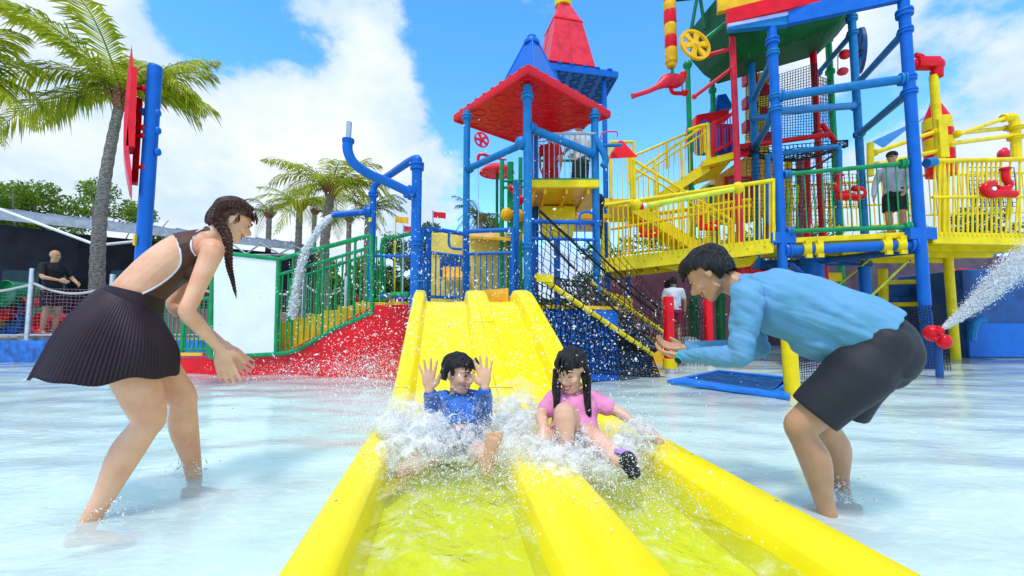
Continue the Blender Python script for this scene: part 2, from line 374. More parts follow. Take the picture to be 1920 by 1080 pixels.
def palm(label, px, py_base, Y, crown, r0, r1, nf, fl, m, ground=.28, seed=0, dirs=None, group=None, npair=58, ll=.78, bow=.25):
    base = V(W(px, py_base, Y).x, Y, ground); top = Vector(crown)
    t = thing('palm_tree', label, 'palm tree', base, group); rr = random.Random(seed)
    mb = MB(); secs = []
    for i in range(41):
        k = i/40; c = base.lerp(top, k) + V(-bow*math.sin(math.pi*k), 0, 0); q = (r0*(1-k)+r1*k)*(1.06 if i % 2 else .97)+(.10*r0*max(0, 1-k*9))
        secs.append((c, q, q, (1, 0, 0)))
    mb.loft(secs, 14, 1); mb.build('trunk', BARK, t, ang=60)
    mb = MB(); mb.loft([(top+V(0, 0, -.35*fl/3), r1*1.1, r1*1.1, (1, 0, 0)), (top, r1*1.9, r1*1.9, (1, 0, 0)), (top+V(0, 0, .25*fl/3), r1*.9, r1*.9, (1, 0, 0))], 10, 3)
    for k in range(14):
        a = rr.uniform(0, 6.28); mb.tube([top+V(math.cos(a)*r1, math.sin(a)*r1, -.3*fl/3), top+V(math.cos(a)*r1*2.8, math.sin(a)*r1*2.8, .12)], [.05*fl/3, .02*fl/3], 5)
    mb.build('crown_base', FIB, t)
    dirs = dirs or []
    for k in range(nf):
        if k < len(dirs): a, rise, drp, lf = dirs[k]
        else: a, rise, drp, lf = rr.uniform(0, 360), rr.uniform(.05, 1.0), rr.uniform(.45, .9), rr.uniform(.75, 1)
        frond('frond', top+V(0, 0, .05), (math.cos(R(a)), math.sin(R(a)), 0), fl*lf, drp, t, m, npair, ll*fl/3, seed*100+k, rise)
    return t
palm('tall coconut palm with ringed grey trunk behind the blue pole at left', 190, 560, 11.0, W(228, 178, 11.0), .18, .10, 20, 3.5, PALM, seed=3,
     dirs=[(180, .95, .40, 1.15), (172, .35, .62, .95), (200, .60, .75, .95), (150, .75, .55, 1.0), (120, 1.25, .5, .8), (80, 1.3, .45, .75), (50, 1.2, .5, .75), (20, .85, .50, .72),
           (0, .25, .42, .88), (-12, .45, .55, .8), (10, .5, .6, .6), (250, .9, .6, .8), (290, 1.0, .6, .8), (330, .6, .6, .7), (100, 1.0, .7, .8), (60, .8, .7, .7), (215, 1.0, .5, .9), (190, .12, .55, 1.0), (35, .6, .8, .6), (140, 1.1, .5, .9)])
palm('palm crown whose fronds droop in from the left edge of the photo', -130, 560, 9.5, W(-120, 150, 9.5), .2, .12, 10, 2.8, PALM, seed=5,
     dirs=[(0, .35, .8, 1.0), (-10, .2, .9, .95), (15, .5, .8, 1.0), (5, .6, .55, 1.05)])
palm('medium palm with orange crown base behind the bent blue pipe', 622, 540, 15.5, W(622, 352, 15.5), .18, .15, 22, 2.9, PALM, seed=11, npair=36,
     dirs=[(180, .75, .45, 1.1), (165, .5, .55, .9), (0, .5, .85, .95), (-8, .3, 1.0, .9), (60, 1.2, .4, .7), (90, 1.3, .4, .6), (120, 1.2, .4, .7), (30, .8, .5, .7)])
gp = 'smaller palms grouped behind the green staircase'
for i, (px, py, Y, h, n_, ln, lab) in enumerate([(562, 560, 19, 385, 18, 2.4, 'short bushy palm just left of the medium palm'), (690, 560, 20, 395, 16, 2.5, 'short palm right of the medium palm trunk, behind the blue post'),
        (505, 560, 23, 400, 14, 2.3, 'small palm right beside the head of the woman'), (900, 560, 18, 408, 18, 1.6, 'dense dark palm seen between the posts of the red roofed tower'),
        (590, 560, 26, 396, 10, 2.0, 'distant palm between the two nearer palms'), (655, 560, 24, 408, 14, 2.3, 'low palm behind the upright blue pipe')]):
    palm(lab, px, py, Y, W(px, h, Y), .16, .13, n_, ln, PALMD if i != 0 else PALM, seed=20+i, group=gp, npair=24, ll=.7, bow=.05)

def tree(label, px, Y, top_y, w, m, seed, n=5000, leaf=.16, ground=.2, group=None, bot_y=560):
    rr = np.random.default_rng(seed); top = W(px, top_y, Y); base = V(top.x, Y, ground); H = top.z-ground
    t = thing('broadleaf_tree', label, 'tree', base, group)
    mb = MB(); mb.tube([base, base+V(.1, 0, H*.3), base+V(-.05, 0, H*.65)], [.2, .15, .08], 8)
    for k in range(7):
        a = k*.9; mb.tube([base+V(.05, 0, H*(.3+.03*k)), base+V(math.cos(a)*w*.3, math.sin(a)*w*.3, H*.6), base+V(math.cos(a)*w*.45, math.sin(a)*w*.45, H*.8)], [.08, .05, .02], 6)
    mb.build('trunk', BARK, t)
    cl = []
    for k in range(26):
        a = rr.uniform(0, 6.28); rad = w*.5*math.sqrt(rr.uniform(0, 1)); z = rr.uniform(.22, .97)
        cl.append((base.x+rad*math.cos(a), Y+rad*math.sin(a)*.7, ground+H*(z-.25*(rad/(w*.5))**2), rr.uniform(.20, .34)*w*.55))
    cl = np.array(cl); idx = rr.integers(0, len(cl), n); d = rr.normal(size=(n, 3)); d /= np.linalg.norm(d, axis=1)[:, None]
    c = cl[idx, :3] + d*cl[idx, 3:4]*rr.uniform(.55, 1.05, (n, 1))*np.array([1, 1, .7])
    a = rr.normal(size=(n, 3)); a /= np.linalg.norm(a, axis=1)[:, None]; b = np.cross(a, d+.3*rr.normal(size=(n, 3))); b /= np.linalg.norm(b, axis=1)[:, None]
    s = leaf*rr.uniform(.6, 1.3, (n, 1)); V4 = np.stack([c-a*s, c+b*s*.5, c+a*s, c-b*s*.5], 1).reshape(-1, 3)
    o_ = np.array([base.x, Y, ground]); me = bpy.data.meshes.new('crown'); me.from_pydata((V4-o_).tolist(), [], np.arange(4*n).reshape(-1, 4).tolist()); me.materials.append(m)
    o = bpy.data.objects.new('crown', me); COL.objects.link(o); attach(o, t, o_); return t
gt = 'trees beyond the water park'
TR = [(60, 22, 326, 7.5, LEAF, 'bright green tree rising over the shed roof at far left'), (190, 24, 338, 7, LEAF, 'yellow green tree crown between palm trunk and blue pole, over the shed roof'),
      (-60, 26, 335, 6, LEAFD, 'dark tree cut by the left edge above the shed roof'), (470, 34, 455, 6, LEAFD, 'low tree behind the head of the woman'), (560, 36, 470, 7, LEAF, 'low tree under the grouped palms'), (650, 33, 455, 6, LEAF, 'light green tree behind the upright blue pipe'),
      (740, 38, 445, 7, LEAFD, 'low dark tree behind the red flag'), (830, 34, 405, 5, LEAFD, 'rounded dark tree left of the tower post, in the distance'), (930, 36, 400, 6, LEAFD, 'dark tree behind the post of the red roofed tower'),
      (1180, 40, 430, 9, LEAFD, 'tree seen through the yellow bridge railing at its left end'), (1330, 42, 420, 9, LEAF, 'tree seen behind the middle of the yellow bridge'), (1500, 40, 400, 9, LEAFD, 'tree behind the platform with the green rail'),
      (1680, 42, 395, 9, LEAF, 'tree behind the man in the cap'), (1830, 40, 390, 9, LEAFD, 'tree behind the right bridge railing'), (1990, 40, 380, 9, LEAF, 'tree at the right edge behind the bridge'), (340, 30, 425, 5, LEAFD, 'low tree between blue pole and woman')]
for i, (px, Y, ty, w_, m_, lab) in enumerate(TR): tree(lab, px, Y, ty, w_, m_, 50+i, 19000 if Y < 27 else 6000, .10 if Y < 30 else .19, group=gt)
hd = MB()
o = None
# far hedge mass closing the horizon
n = 26000; rr = np.random.default_rng(5); cx = rr.uniform(-75, 90, n); hh = 2.6+1.2*np.sin(cx*.23)+.8*np.sin(cx*.71+1)
c = np.stack([cx, 50+rr.uniform(-2, 2, n), .2+hh*rr.uniform(0, 1, n)**.7], 1); a = rr.normal(size=(n, 3)); a /= np.linalg.norm(a, axis=1)[:, None]; b = np.cross(a, rr.normal(size=(n, 3))); b /= np.linalg.norm(b, axis=1)[:, None]
V4 = np.stack([c-a*.32, c+b*.2, c+a*.32, c-b*.2], 1).reshape(-1, 3); me = bpy.data.meshes.new('hedge'); me.from_pydata(V4.tolist(), [], np.arange(4*n).reshape(-1, 4).tolist()); me.materials.append(LEAFD)
o = bpy.data.objects.new('far_woodland', me); COL.objects.link(o); tag(o, 'dark green belt of shrubs and trees along the horizon', 'woodland', kind='stuff')

# --- shed with pale metal roof at left
ROOFM = mat('shed_roof', (.40, .45, .55), .4, .1, 3, stretch=(8, 1, 1))
sh = thing('shed', 'long open fronted dark shed with a pale metal roof behind the left pool deck', 'shed', (-14, 15, .28))
mb = MB(); x0, x1 = -26.0, -6.4
def roofpt(x, y, z): return V(x, y, z)
zL = 4.3
f0 = W(0, 383, 13.0); f1 = W(250, 412, 14.2)
mb.prism([W(-300, 352, 12.0), W(0, 378, 13.0), W(260, 410, 14.4), W(520, 440, 17)], (0, 0, -.16)) if False else None
A0, A1, A2 = W(-420, 335, 11.6), W(0, 392, 13.4), W(560, 455, 19.5)
B0, B1, B2 = A0+V(-2, 8, .9), A1+V(-2, 8, .9), A2+V(-2, 8, .8)
for q in ((A0, A1, B1, B0), (A1, A2, B2, B1)): mb.slab(q, .07)
mb.build('roof', ROOFM, sh, smooth=False)
for q0, q1 in ((A0, A1), (A1, A2)):
    mb = MB(); mb.hexa([q0+V(0, -.05, -.34), q1+V(0, -.05, -.34), q1+V(0, .05, -.34), q0+V(0, .05, -.34), q0+V(0, -.05, -.075), q1+V(0, -.05, -.075), q1+V(0, .05, -.075), q0+V(0, .05, -.075)]); mb.build('fascia', mat('fascia_grey', (.50, .53, .60), .5), sh, smooth=False)
for k in range(26):
    t = (k+.5)/26; q = A0.lerp(A1, t*2) if t < .5 else A1.lerp(A2, t*2-1); rod('roof_seam', q+V(0, -.02, .02), q+V(-2, 7.9, .9), .025, ROOFM, sh, 'thin')
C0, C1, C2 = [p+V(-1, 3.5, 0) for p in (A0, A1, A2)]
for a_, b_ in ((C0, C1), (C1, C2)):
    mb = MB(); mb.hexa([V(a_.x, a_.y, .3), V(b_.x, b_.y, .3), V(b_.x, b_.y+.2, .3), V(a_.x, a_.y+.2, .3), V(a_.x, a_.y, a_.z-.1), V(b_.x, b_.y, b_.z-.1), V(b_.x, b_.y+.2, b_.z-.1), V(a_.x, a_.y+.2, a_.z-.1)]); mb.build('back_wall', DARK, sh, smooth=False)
TEAL = mat('teal_shutter', (.02, .06, .075), .5, .2, 3)
for k, (a, b) in enumerate(((0, 70), (75, 120), (205, 250), (420, 520))):
    p = W(a, 520, 15.6); q = W(b, 520, 15.6); mb = MB().box(((p.x+q.x)/2, 15.7, 1.6), (q.x-p.x, .08, 2.2)); mb.build('shutter', TEAL, sh, smooth=False)
rod('truss', W(-60, 370, 13.2), W(182, 460, 13.6), .045, WHT, sh); rod('truss', W(182, 460, 13.6), W(262, 452, 14.4), .045, WHT, sh); rod('column', V(W(186, 460, 13.6).x, 13.6, .3), W(186, 400, 13.6), .05, WHT, sh)
for k in range(5):
    a = 300+k*62; rod('truss', W(a, 440+k*5, 16.4+k*.6), W(a+38, 476, 16.4+k*.6), .035, GREY, sh); rod('truss', W(a+38, 476, 16.4+k*.6), W(a+66, 446+k*5, 16.4+k*.6), .035, GREY, sh)
rod('truss', W(300, 478, 16.2), W(570, 478, 19), .04, GREY, sh)
# --- rope fence and net on the deck edge
nf_ = thing('rope_fence', 'rope and net fence on steel posts along the left pool edge', 'fence', W(48, 632, 10.5))
pp = [-190, 48, 198, 340, 480, 560, 640]; prev = None
for i, x in enumerate(pp):
    b = V(W(x, 630, 9.6+.08*i).x, 9.6+i*.12, .44); t = b+V(0, 0, 1.62 if i == 1 else 1.5); rod('fence_post', b, t, .055, STEEL, nf_)
    mb = MB().lathe(b, (0, 0, 1), [(0, .11), (.02, .11), (.04, .07)], 12); mb.build('post_base', STEEL, nf_)
    if prev is not None:
        a = prev+V(0, 0, 1.3); c_ = b+V(0, 0, 1.25); mid = a.lerp(c_, .5)+V(0, 0, -.22)
        MB().tube([a, a.lerp(mid, .5)+V(0, 0, -.05), mid, mid.lerp(c_, .5)+V(0, 0, -.05), c_], .028, 6, 3).build('rope', ROPEW, nf_)
        MB().tube([prev+V(0, 0, .12), b+V(0, 0, .12)], .02, 6).build('rope', ROPEW, nf_)
        net('net', (prev+V(0, 0, .14), b+V(0, 0, .14), c_+V(0, 0, -.12), a+V(0, 0, -.12)), max(8, int((b-prev).length/.085)), 13, .005, mat('mauve_cord', (.38, .20, .22), .8) if i > 1 else mat('grey_cord', (.2, .2, .2), .8), nf_, sag=0, seed=i)
    prev = b
# mauve backing bank behind the net
mb = MB(); mb.hexa([V(-9.4, 11.6, .28), V(-4.0, 12.4, .28), V(-4.0, 13.0, .28), V(-9.4, 12.2, .28), V(-9.4, 11.8, 1.25), V(-4.0, 12.6, 1.0), V(-4.0, 13.0, 1.0), V(-9.4, 12.2, 1.25)])
tag(mb.build('low_wall', MAUVE, None, smooth=False, bevel=.05), 'low dusty pink wall behind the rope fence, left of the green railing', 'wall')
# coloured drums behind the net
DR = [(8, 550, 24, GRN, 'green'), (35, 572, 16, RED, 'red'), (18, 585, 22, NAVY, 'dark blue'), (5, 590, 12, RED, 'small red'), (45, 590, 20, GRN, 'lower green'), (16, 608, 22, BLUE, 'blue'), (72, 606, 18, RED, 'right hand red'), (-22, 600, 22, YEL, 'yellow'), (-14, 560, 20, BLUE, 'upper blue')]
for x, y, r_, m_, cn in DR:
    p = W(x, y, 10.4 + .1*(r_ % 3)); rr_ = r_/FPX*10.4
    t = thing('drum', f'open ended {cn} drum stacked behind the rope fence at the left edge', 'drum', p-V(0, 0, rr_), 'coloured drums behind the rope fence')
    MB().lathe(p, (.15, 1, 0), [(.0, rr_), (.02, rr_*1.06), (.05, rr_), (.6, rr_*.96)], 22, False).build('shell', m_, t)
    MB().lathe(p+V(.01, .12, 0), (.15, 1, 0), [(0, rr_*.97), (.02, rr_*.97)], 22).build('bottom', m_, t)

tag(MB().box((-10.4, 10.3, .51), (1.6, .9, .18)).build('deck_step', DECK, None, smooth=False, bevel=.02), 'low concrete step under the balding man behind the rope fence', 'step')
# ------------------------------------------------------------ twin lane water slide
SA = -.157                                    # the slide runs away from the camera and a little to the left
def sx(X0, Y): return X0 + SA*(Y-.93)
XO0, XI0, XM0, XM1, XI1, XO1 = -.505, -.380, .130, .365, .728, .905
def rim_z(Y):
    # flat run-out, then a 23 degree chute, rounded over at the crest
    if Y < 2.7: return .35
    if Y < 3.4: return .35 + .30*(Y-2.7)**2
    if Y < 4.95: return .497 + .42*(Y-3.4)
    t = min((Y-4.95)/.6, 1); return 1.148 + .42*.6*(t-.5*t*t)
LD = .135
def floor_z(Y):
    return rim_z(Y) - (LD if Y < 2.2 else LD+.02*min(1, (Y-2.2)))
slide = thing('water_slide', 'wide yellow twin lane slide running down to the camera in the middle of the pool', 'water slide', (sx(.2, 3), 3, -.1))
YS = list(np.linspace(-.6, 2.6, 16)) + list(np.linspace(2.7, 5.55, 44))
def strip(name, prof, m=SLY, y0=-1, y1=9, cap=True):
    rs = []
    for Y in YS:
        if Y < y0 or Y > y1: continue
        rs.append([V(sx(x, Y)+0, Y, z if absz else z+rim_z(Y)) for x, z, absz in prof])
    mb = MB().rings(rs, cap=True); return mb.build(name, m, slide, ang=45)
def ridge(name, a, b, side, h_out):
    # rounded rim: outer skirt, crowned top, inner wall
    e = .013
    if side < 0: pr = [(a+.03, -h_out, 0), (a, -e*1.2, 0), (a+e*.5, -.004, 0), (a+e*1.6, .004, 0), ((a+b)/2, .008, 0), (b-e*1.6, .002, 0), (b-e*.4, -.010, 0), (b, -e*1.4, 0), (b+.030, -LD-.03, 0), (b+.02, -LD-.08, 0)]
    elif side > 0: pr = [(a-.02, -LD-.08, 0), (a-.030, -LD-.03, 0), (a, -e*1.4, 0), (a+e*.4, -.010, 0), (a+e*1.6, .002, 0), ((a+b)/2, .008, 0), (b-e*1.6, .004, 0), (b-e*.5, -.004, 0), (b, -e*1.2, 0), (b-.03, -h_out, 0)]
    else: pr = [(a-.02, -LD-.08, 0), (a-.03, -LD-.03, 0), (a, -e*1.4, 0), (a+e*.4, -.010, 0), (a+e*1.6, .0, 0), ((a+b)/2, .006, 0), (b-e*1.6, .0, 0), (b-e*.4, -.010, 0), (b, -e*1.4, 0), (b+.03, -LD-.03, 0), (b+.02, -LD-.08, 0)]
    return strip(name, pr)
ridge('side_rim', XO0, XI0, -1, .62); ridge('side_rim', XI1, XO1, 1, .62); ridge('middle_rim', XM0, XM1, 0, 0)
strip('lane_floor', [(XI0+.015, -LD, 0), ((XI0+XM0)/2, -LD-.012, 0), (XM0-.015, -LD, 0), (XM0-.015, -LD-.06, 0), (XI0+.015, -LD-.06, 0)])
strip('lane_floor', [(XM1+.015, -LD, 0), ((XM1+XI1)/2, -LD-.012, 0), (XI1-.015, -LD, 0), (XI1-.015, -LD-.06, 0), (XM1+.015, -LD-.06, 0)])
# moulding seam along the middle rim
SEAM = mat('seam', (.60, .46, .01), .5)
MB().tube([V(sx(.235, Y), Y, rim_z(Y)+.006) for Y in np.linspace(2.9, 5.5, 24)], .0028, 5, 1).build('seam', SEAM, slide)
# crest lips over the top deck
for a, b in ((XO0, XI0), (XM0, XM1), (XI1, XO1)):
    z = rim_z(5.55); mb = MB().prism([V(sx(a, 5.55), 5.55, z-.01), V(sx(b, 5.55), 5.55, z-.01), V(sx(b, 5.95), 5.95, z-.10), V(sx(a, 5.95), 5.95, z-.10)], (0, 0, -.35)); mb.build('crest', SLY, slide, smooth=False, bevel=.02)
for a, b in ((XI0, XM0), (XM1, XI1)):
    z = floor_z(5.55); mb = MB().prism([V(sx(a, 5.55), 5.55, z), V(sx(b, 5.55), 5.55, z), V(sx(b, 6.1), 6.1, z+.0), V(sx(a, 6.1), 6.1, z+.0)], (0, 0, -.1)); mb.build('launch_deck', SLY if a < 0 else YELD, slide, smooth=False)
# yellow board closing part of the right lane crest
mb = MB().hexa([V(sx(.33, 5.7), 5.75, floor_z(5.4)), V(sx(.70, 5.7), 5.75, floor_z(5.4)), V(sx(.70, 5.7), 5.80, floor_z(5.4)), V(sx(.33, 5.7), 5.80, floor_z(5.4)),
                V(sx(.33, 5.7), 5.75, rim_z(5.5)+.02), V(sx(.70, 5.7), 5.75, rim_z(5.5)+.05), V(sx(.70, 5.7), 5.80, rim_z(5.5)+.05), V(sx(.33, 5.7), 5.80, rim_z(5.5)+.02)]); mb.build('end_board', YELD, slide, smooth=False)
# water standing in the lanes
LW = water_mat('lane_water', (.85, .99, .25), (.72, .88, .06), .22, .53, .76, foam_a=.45, bump=.9, sc_=5.5, st=(1, .7, 1), dist=.05, rough=.05)
def lane_sheet(name, a, b, y0, y1, lab, up):
    ys_ = np.linspace(y0, y1, 90); mb_v = []; mb_f = []; nx_ = 16
    for i, Y in enumerate(ys_):
        for j in range(nx_):
            x = a+(b-a)*j/(nx_-1); z = floor_z(Y)+up*max(.10, min(1, (3.2-Y)/.7))
            z += (.006*math.sin(14*Y+5*x+1.3*math.sin(9*x))+.005*math.sin(29*x+11*Y)+.004*noise.noise(V(x*9, Y*6, 1)))*min(1, max(.2, (2.9-Y)))
            mb_v.append((sx(x, Y), Y, z))
    for i in range(len(ys_)-1):
        for j in range(nx_-1):
            k = i*nx_+j; mb_f.append((k, k+1, k+nx_+1, k+nx_))
    me = bpy.data.meshes.new(name); me.from_pydata(mb_v, [], mb_f); me.shade_smooth(); me.materials.append(LW)
    o = bpy.data.objects.new(name, me); COL.objects.link(o); return tag(o, lab, 'water', kind='stuff')
lane_sheet('lane_water', XI0-.0, XM0+.0, -.5, 3.3, 'frothy yellow green water in the left lane of the slide', .072)
lane_sheet('lane_water', XM1-.0, XI1+.0, -.5, 3.3, 'frothy yellow green water in the right lane of the slide', .072)
# blue box and deck carrying the slide top
sb = thing('slide_platform', 'blue boxed platform under the top of the yellow slide, beside the net climb', 'platform', (.4, 6.2, -.1))
p = [V(.34, 5.80, -.1), V(1.62, 6.6, -.1), V(1.2, 7.4, -.1), V(-.9, 6.9, -.1), V(-1.25, 6.0, -.1)]
mb = MB().prism(p, (0, 0, 1.15)); mb.build('base_box', BLUE, sb, smooth=False, bevel=.03)
mb = MB().prism([q+V(0, 0, 1.155) for q in p], (0, 0, .05)); mb.build('deck', YELD, sb, smooth=False)
for k in range(0):
    q = p[0].lerp(p[1], (k+.5)/7); ubox('panel_rib', q+V(.012, -.018, .57), (.05, .03, 1.0), BLUE, sb, rz=math.atan2(.85, 1.32))

# section joints and bolts across the run-out and chute
BOLTS = mat('slide_bolt', (.45, .42, .30), .4, metal=.4)
for Yj in (3.15, 4.3):
    for a, b in ((XO0+.012, XI0-.012), (XM0+.012, XM1-.012), (XI1+.012, XO1-.012)): MB().tube([V(sx(a, Yj), Yj, rim_z(Yj)+.007), V(sx(b, Yj), Yj, rim_z(Yj)+.007)], .0028, 5, 1).build('joint', SEAM, slide)
    for a, b in (): MB().tube([V(sx(a, Yj), Yj, floor_z(Yj)+.001), V(sx(b, Yj), Yj, floor_z(Yj)+.001)], .0026, 5, 1).build('joint', SEAM, slide)
for Yb in np.arange(.9, 5.4, .45):
    for a in (XO0+.04, XO1-.04): MB().lathe((sx(a, Yb), Yb, rim_z(Yb)+.004), (0, 0, 1), [(0, .007), (.003, .006), (.004, .0)], 10).build('bolt', BOLTS, slide)
# ------------------------------------------------------------ red roofed tower
def vpost(parent, px, py, Y, z0, z1, r, m, name='post', cols=()):
    X = W(px, py, Y).x; o = rod(name, (X, Y, z0), (X, Y, z1), r, m, parent)
    for z in cols: collar('collar', (X, Y, z), (0, 0, 1), r*1.15, m, parent, r*1.6)
    return V(X, Y, 0)
def pipe(parent, a, b, r, m, ends=True, name='brace'):
    a, b = Vector(a), Vector(b); rod(name, a, b, r, m, parent); d = (b-a).normalized()
    if ends:
        collar('collar', a+d*r*1.2, d, r*1.15, m, parent, r*1.4); collar('collar', b-d*r*1.2, d, r*1.15, m, parent, r*1.4)
tw = thing('play_tower', 'blue posted play tower with a large red square roof behind the top of the slide', 'play tower', (.4, 7.3, -.1))
ZR = W(990, 137, 6.0).z
F_, L_, R_, B_ = G(990, 137, ZR), G(851, 229, ZR), G(1144, 222, ZR), G(975, 272, ZR); cen = (F_+B_)/2
def towards(p, k): return p.lerp(cen, k)
# roof: slab with rounded edge, rings moulded in its underside, knobs along the edge
q4 = [F_, R_, B_, L_]
mb = MB()
rs = [[q+V(0, 0, 0) for q in q4], [towards(q, -.012)+V(0, 0, .05) for q in q4], [towards(q, -.012)+V(0, 0, .13) for q in q4], [towards(q, .04)+V(0, 0, .17) for q in q4], [towards(q, .9)+V(0, 0, .45) for q in q4]]
rs.insert(0, [towards(q, .035)+V(0, 0, .0) for q in q4]); rs.insert(0, [towards(q, .05)+V(0, 0, .03) for q in q4]); 
mb.rings(rs); roof = mb.build('roof', RED, tw, smooth=False, bevel=.012)
u_, v_ = (R_-F_), (L_-F_)
for i in range(6):
    for j in range(6):
        c = F_+u_*((i+.75)/6.5+(.04 if j % 2 else -.02))+v_*((j+.75)/6.5)+V(0, 0, .028)
        MB().rings([ring_pts(c+V(0, 0, -a), (1, 0, 0), (0, 1, 0), r_, 18) for r_, a in ((.125, 0), (.12, .012), (.105, .012), (.098, 0))], cap=False).build('moulded_ring', RED, roof)
for i in range(8):
    for a, b in ((F_, R_), (F_, L_)):
        c = a.lerp(b, (i+.6)/8.3)+V(0, 0, .155); c = c.lerp(V(cen.x, cen.y, c.z), .06)+V(0, 0, -.005)
        MB().ell(c, (.06, .06, .028), None, 12, 6).build('edge_knob', RED, roof)
# blue hat: tall square frustum with a ring on top
def frustum(parent, name, c, z0, z1, h0, h1, ang, m, steps=1, bevel=.015):
    rs = []
    for z, h in ((z0, h0), (z1, h1)):
        rs.append([V(c.x+h*math.sqrt(2)*math.cos(ang+k*math.pi/2), c.y+h*math.sqrt(2)*math.sin(ang+k*math.pi/2), z) for k in range(4)])
    return MB().rings(rs).build(name, m, parent, smooth=False, bevel=bevel)
ang = math.atan2(F_.y-cen.y, F_.x-cen.x); cen = V(W(997, 100, 7.25).x, 7.25, 0)
hat = frustum(tw, 'roof_cone', cen, ZR+.30, W(990, 88, 7.3).z, .44, .10, ang, BLUE)
MB().lathe((cen.x, cen.y, W(990, 88, 7.3).z-.01), (0, 0, 1), [(0, .10), (.01, .14), (.05, .145), (.08, .13), (.085, .09), (.16, .085), (.17, .06)], 20).build('cone_cap', BLUE, hat)
for k in range(4):
    a = ang+k*math.pi/2; rod('cone_edge', V(cen.x+.62*math.cos(a), cen.y+.62*math.sin(a), ZR+.31), V(cen.x+.142*math.cos(a), cen.y+.142*math.sin(a), W(990, 88, 7.3).z), .014, BLUE, hat)
pF = vpost(tw, 989, 300, 6.35, -.1, ZR, .065, BLUE2, cols=(ZR-.16, 2.0)); pL = vpost(tw, 875, 300, 7.15, -.1, ZR, .058, BLUE2, cols=(ZR-.10, 1.75)); pR = vpost(tw, 1116, 300, 7.1, -.1, ZR, .062, BLUE2, cols=(ZR-.12, 2.5)); pB = vpost(tw, 1003, 300, 8.2, -.1, ZR, .06, BLUE)
pN = vpost(tw, 968, 400, 6.75, -.1, 3.1, .05, BLUE2)
z = lambda y, Y: W(960, y, Y).z
pipe(tw, V(pF.x, pF.y, z(238, 6.35)), V(pR.x, pR.y, z(290, 7.1)), .062, BLUE2); pipe(tw, V(pF.x-.03, pF.y, z(268, 6.35)), V(pL.x, pL.y, z(318, 7.15)), .055, BLUE2)
MB().ell(V(pF.x-.10, pF.y, z(268, 6.35)), (.09, .09, .1)).build('joint', BLUE2, tw)
# upper deck
ZD = 3.16
dk = [V(.33, 7.0, ZD), V(1.42, 7.0, ZD), V(1.6, 8.7, ZD), V(.25, 8.7, ZD)]
d_ = MB().slab(dk, .09).build('upper_deck', YELD, tw, smooth=False, bevel=.01)
ubox('deck_lip', (.87, 6.985, ZD-.02), (1.12, .03, .12), YEL, d_)
for k in range(3): ubox('joist', (.55+.36*k, 7.85, ZD-.13), (.045, 1.6, .08), YELD, d_)
mb = MB().hexa([V(.55, 8.0, 2.45), V(1.15, 8.0, 2.45), V(1.15, 8.3, 2.45), V(.55, 8.3, 2.45), V(.52, 8.0, 3.05), V(1.2, 8.0, 3.05), V(1.2, 8.3, 3.05), V(.52, 8.3, 3.05)]); mb.build('yellow_box', YEL, tw, smooth=False, bevel=.04)
mb = MB(); mb.prism([V(.36, 7.05, 3.05), V(.36, 8.5, 3.05), V(.10, 8.6, 2.45), V(.10, 8.6, 2.35)], (.04, 0, 0)); mb.build('side_panel', YELD, tw, smooth=False)
# green rail round the upper deck
gr = thing('deck_railing', 'green and grey barred railing on the upper deck of the red roofed tower', 'railing', (.9, 7.05, ZD))
rod('top_rail', (.34, 7.06, ZD+.86), (1.42, 7.06, ZD+.86), .022, GREY, gr); rod('bottom_rail', (.34, 7.06, ZD+.06), (1.42, 7.06, ZD+.06), .035, GRN, gr)
for k in range(13): x = .36+k*.087; rod('baluster', (x, 7.06, ZD+.06), (x, 7.06, ZD+.86), .008, GREY, gr, 'thin')
for k in range(2): x = .75+k*.55; MB().box((x, 8.6, ZD+.25), (.12, .05, .5)).build('bracket', GRN, gr, smooth=False)
rod('rear_rail', (.3, 8.66, ZD+.45), (1.6, 8.66, ZD+.45), .04, GRN, gr); rod('rear_rail', (.3, 8.66, ZD+1.0), (1.6, 8.66, ZD+1.0), .03, GRN, gr)
# blue rails and wall under the deck between posts
lb = thing('blue_barrier', 'blue railing with closed gate under the yellow deck of the red roofed tower', 'railing', (.8, 6.8, 1.1))
for y, r_ in ((415, .035), (447, .025)): a = V(pF.x+.05, 6.4, z(y, 6.4)); b = V(pR.x, 7.05, z(y+3, 7.05)); rod('rail', a, b, r_, BLUE, lb)
for k in range(8): t = (k+.5)/8; q = V(pF.x, 6.4, 0).lerp(V(pR.x, 7.05, 0), t); rod('baluster', q+V(0, 0, 1.25), q+V(0, 0, z(415, 6.6)), .010, BLUE, lb, 'thin')
MB().tube([V(1.10, 6.85, 2.35), V(1.10, 6.83, 2.6), V(1.35, 6.9, 2.6), V(1.35, 6.92, 2.35)], .022, 8, 4).build('hoop', BLUE, lb)
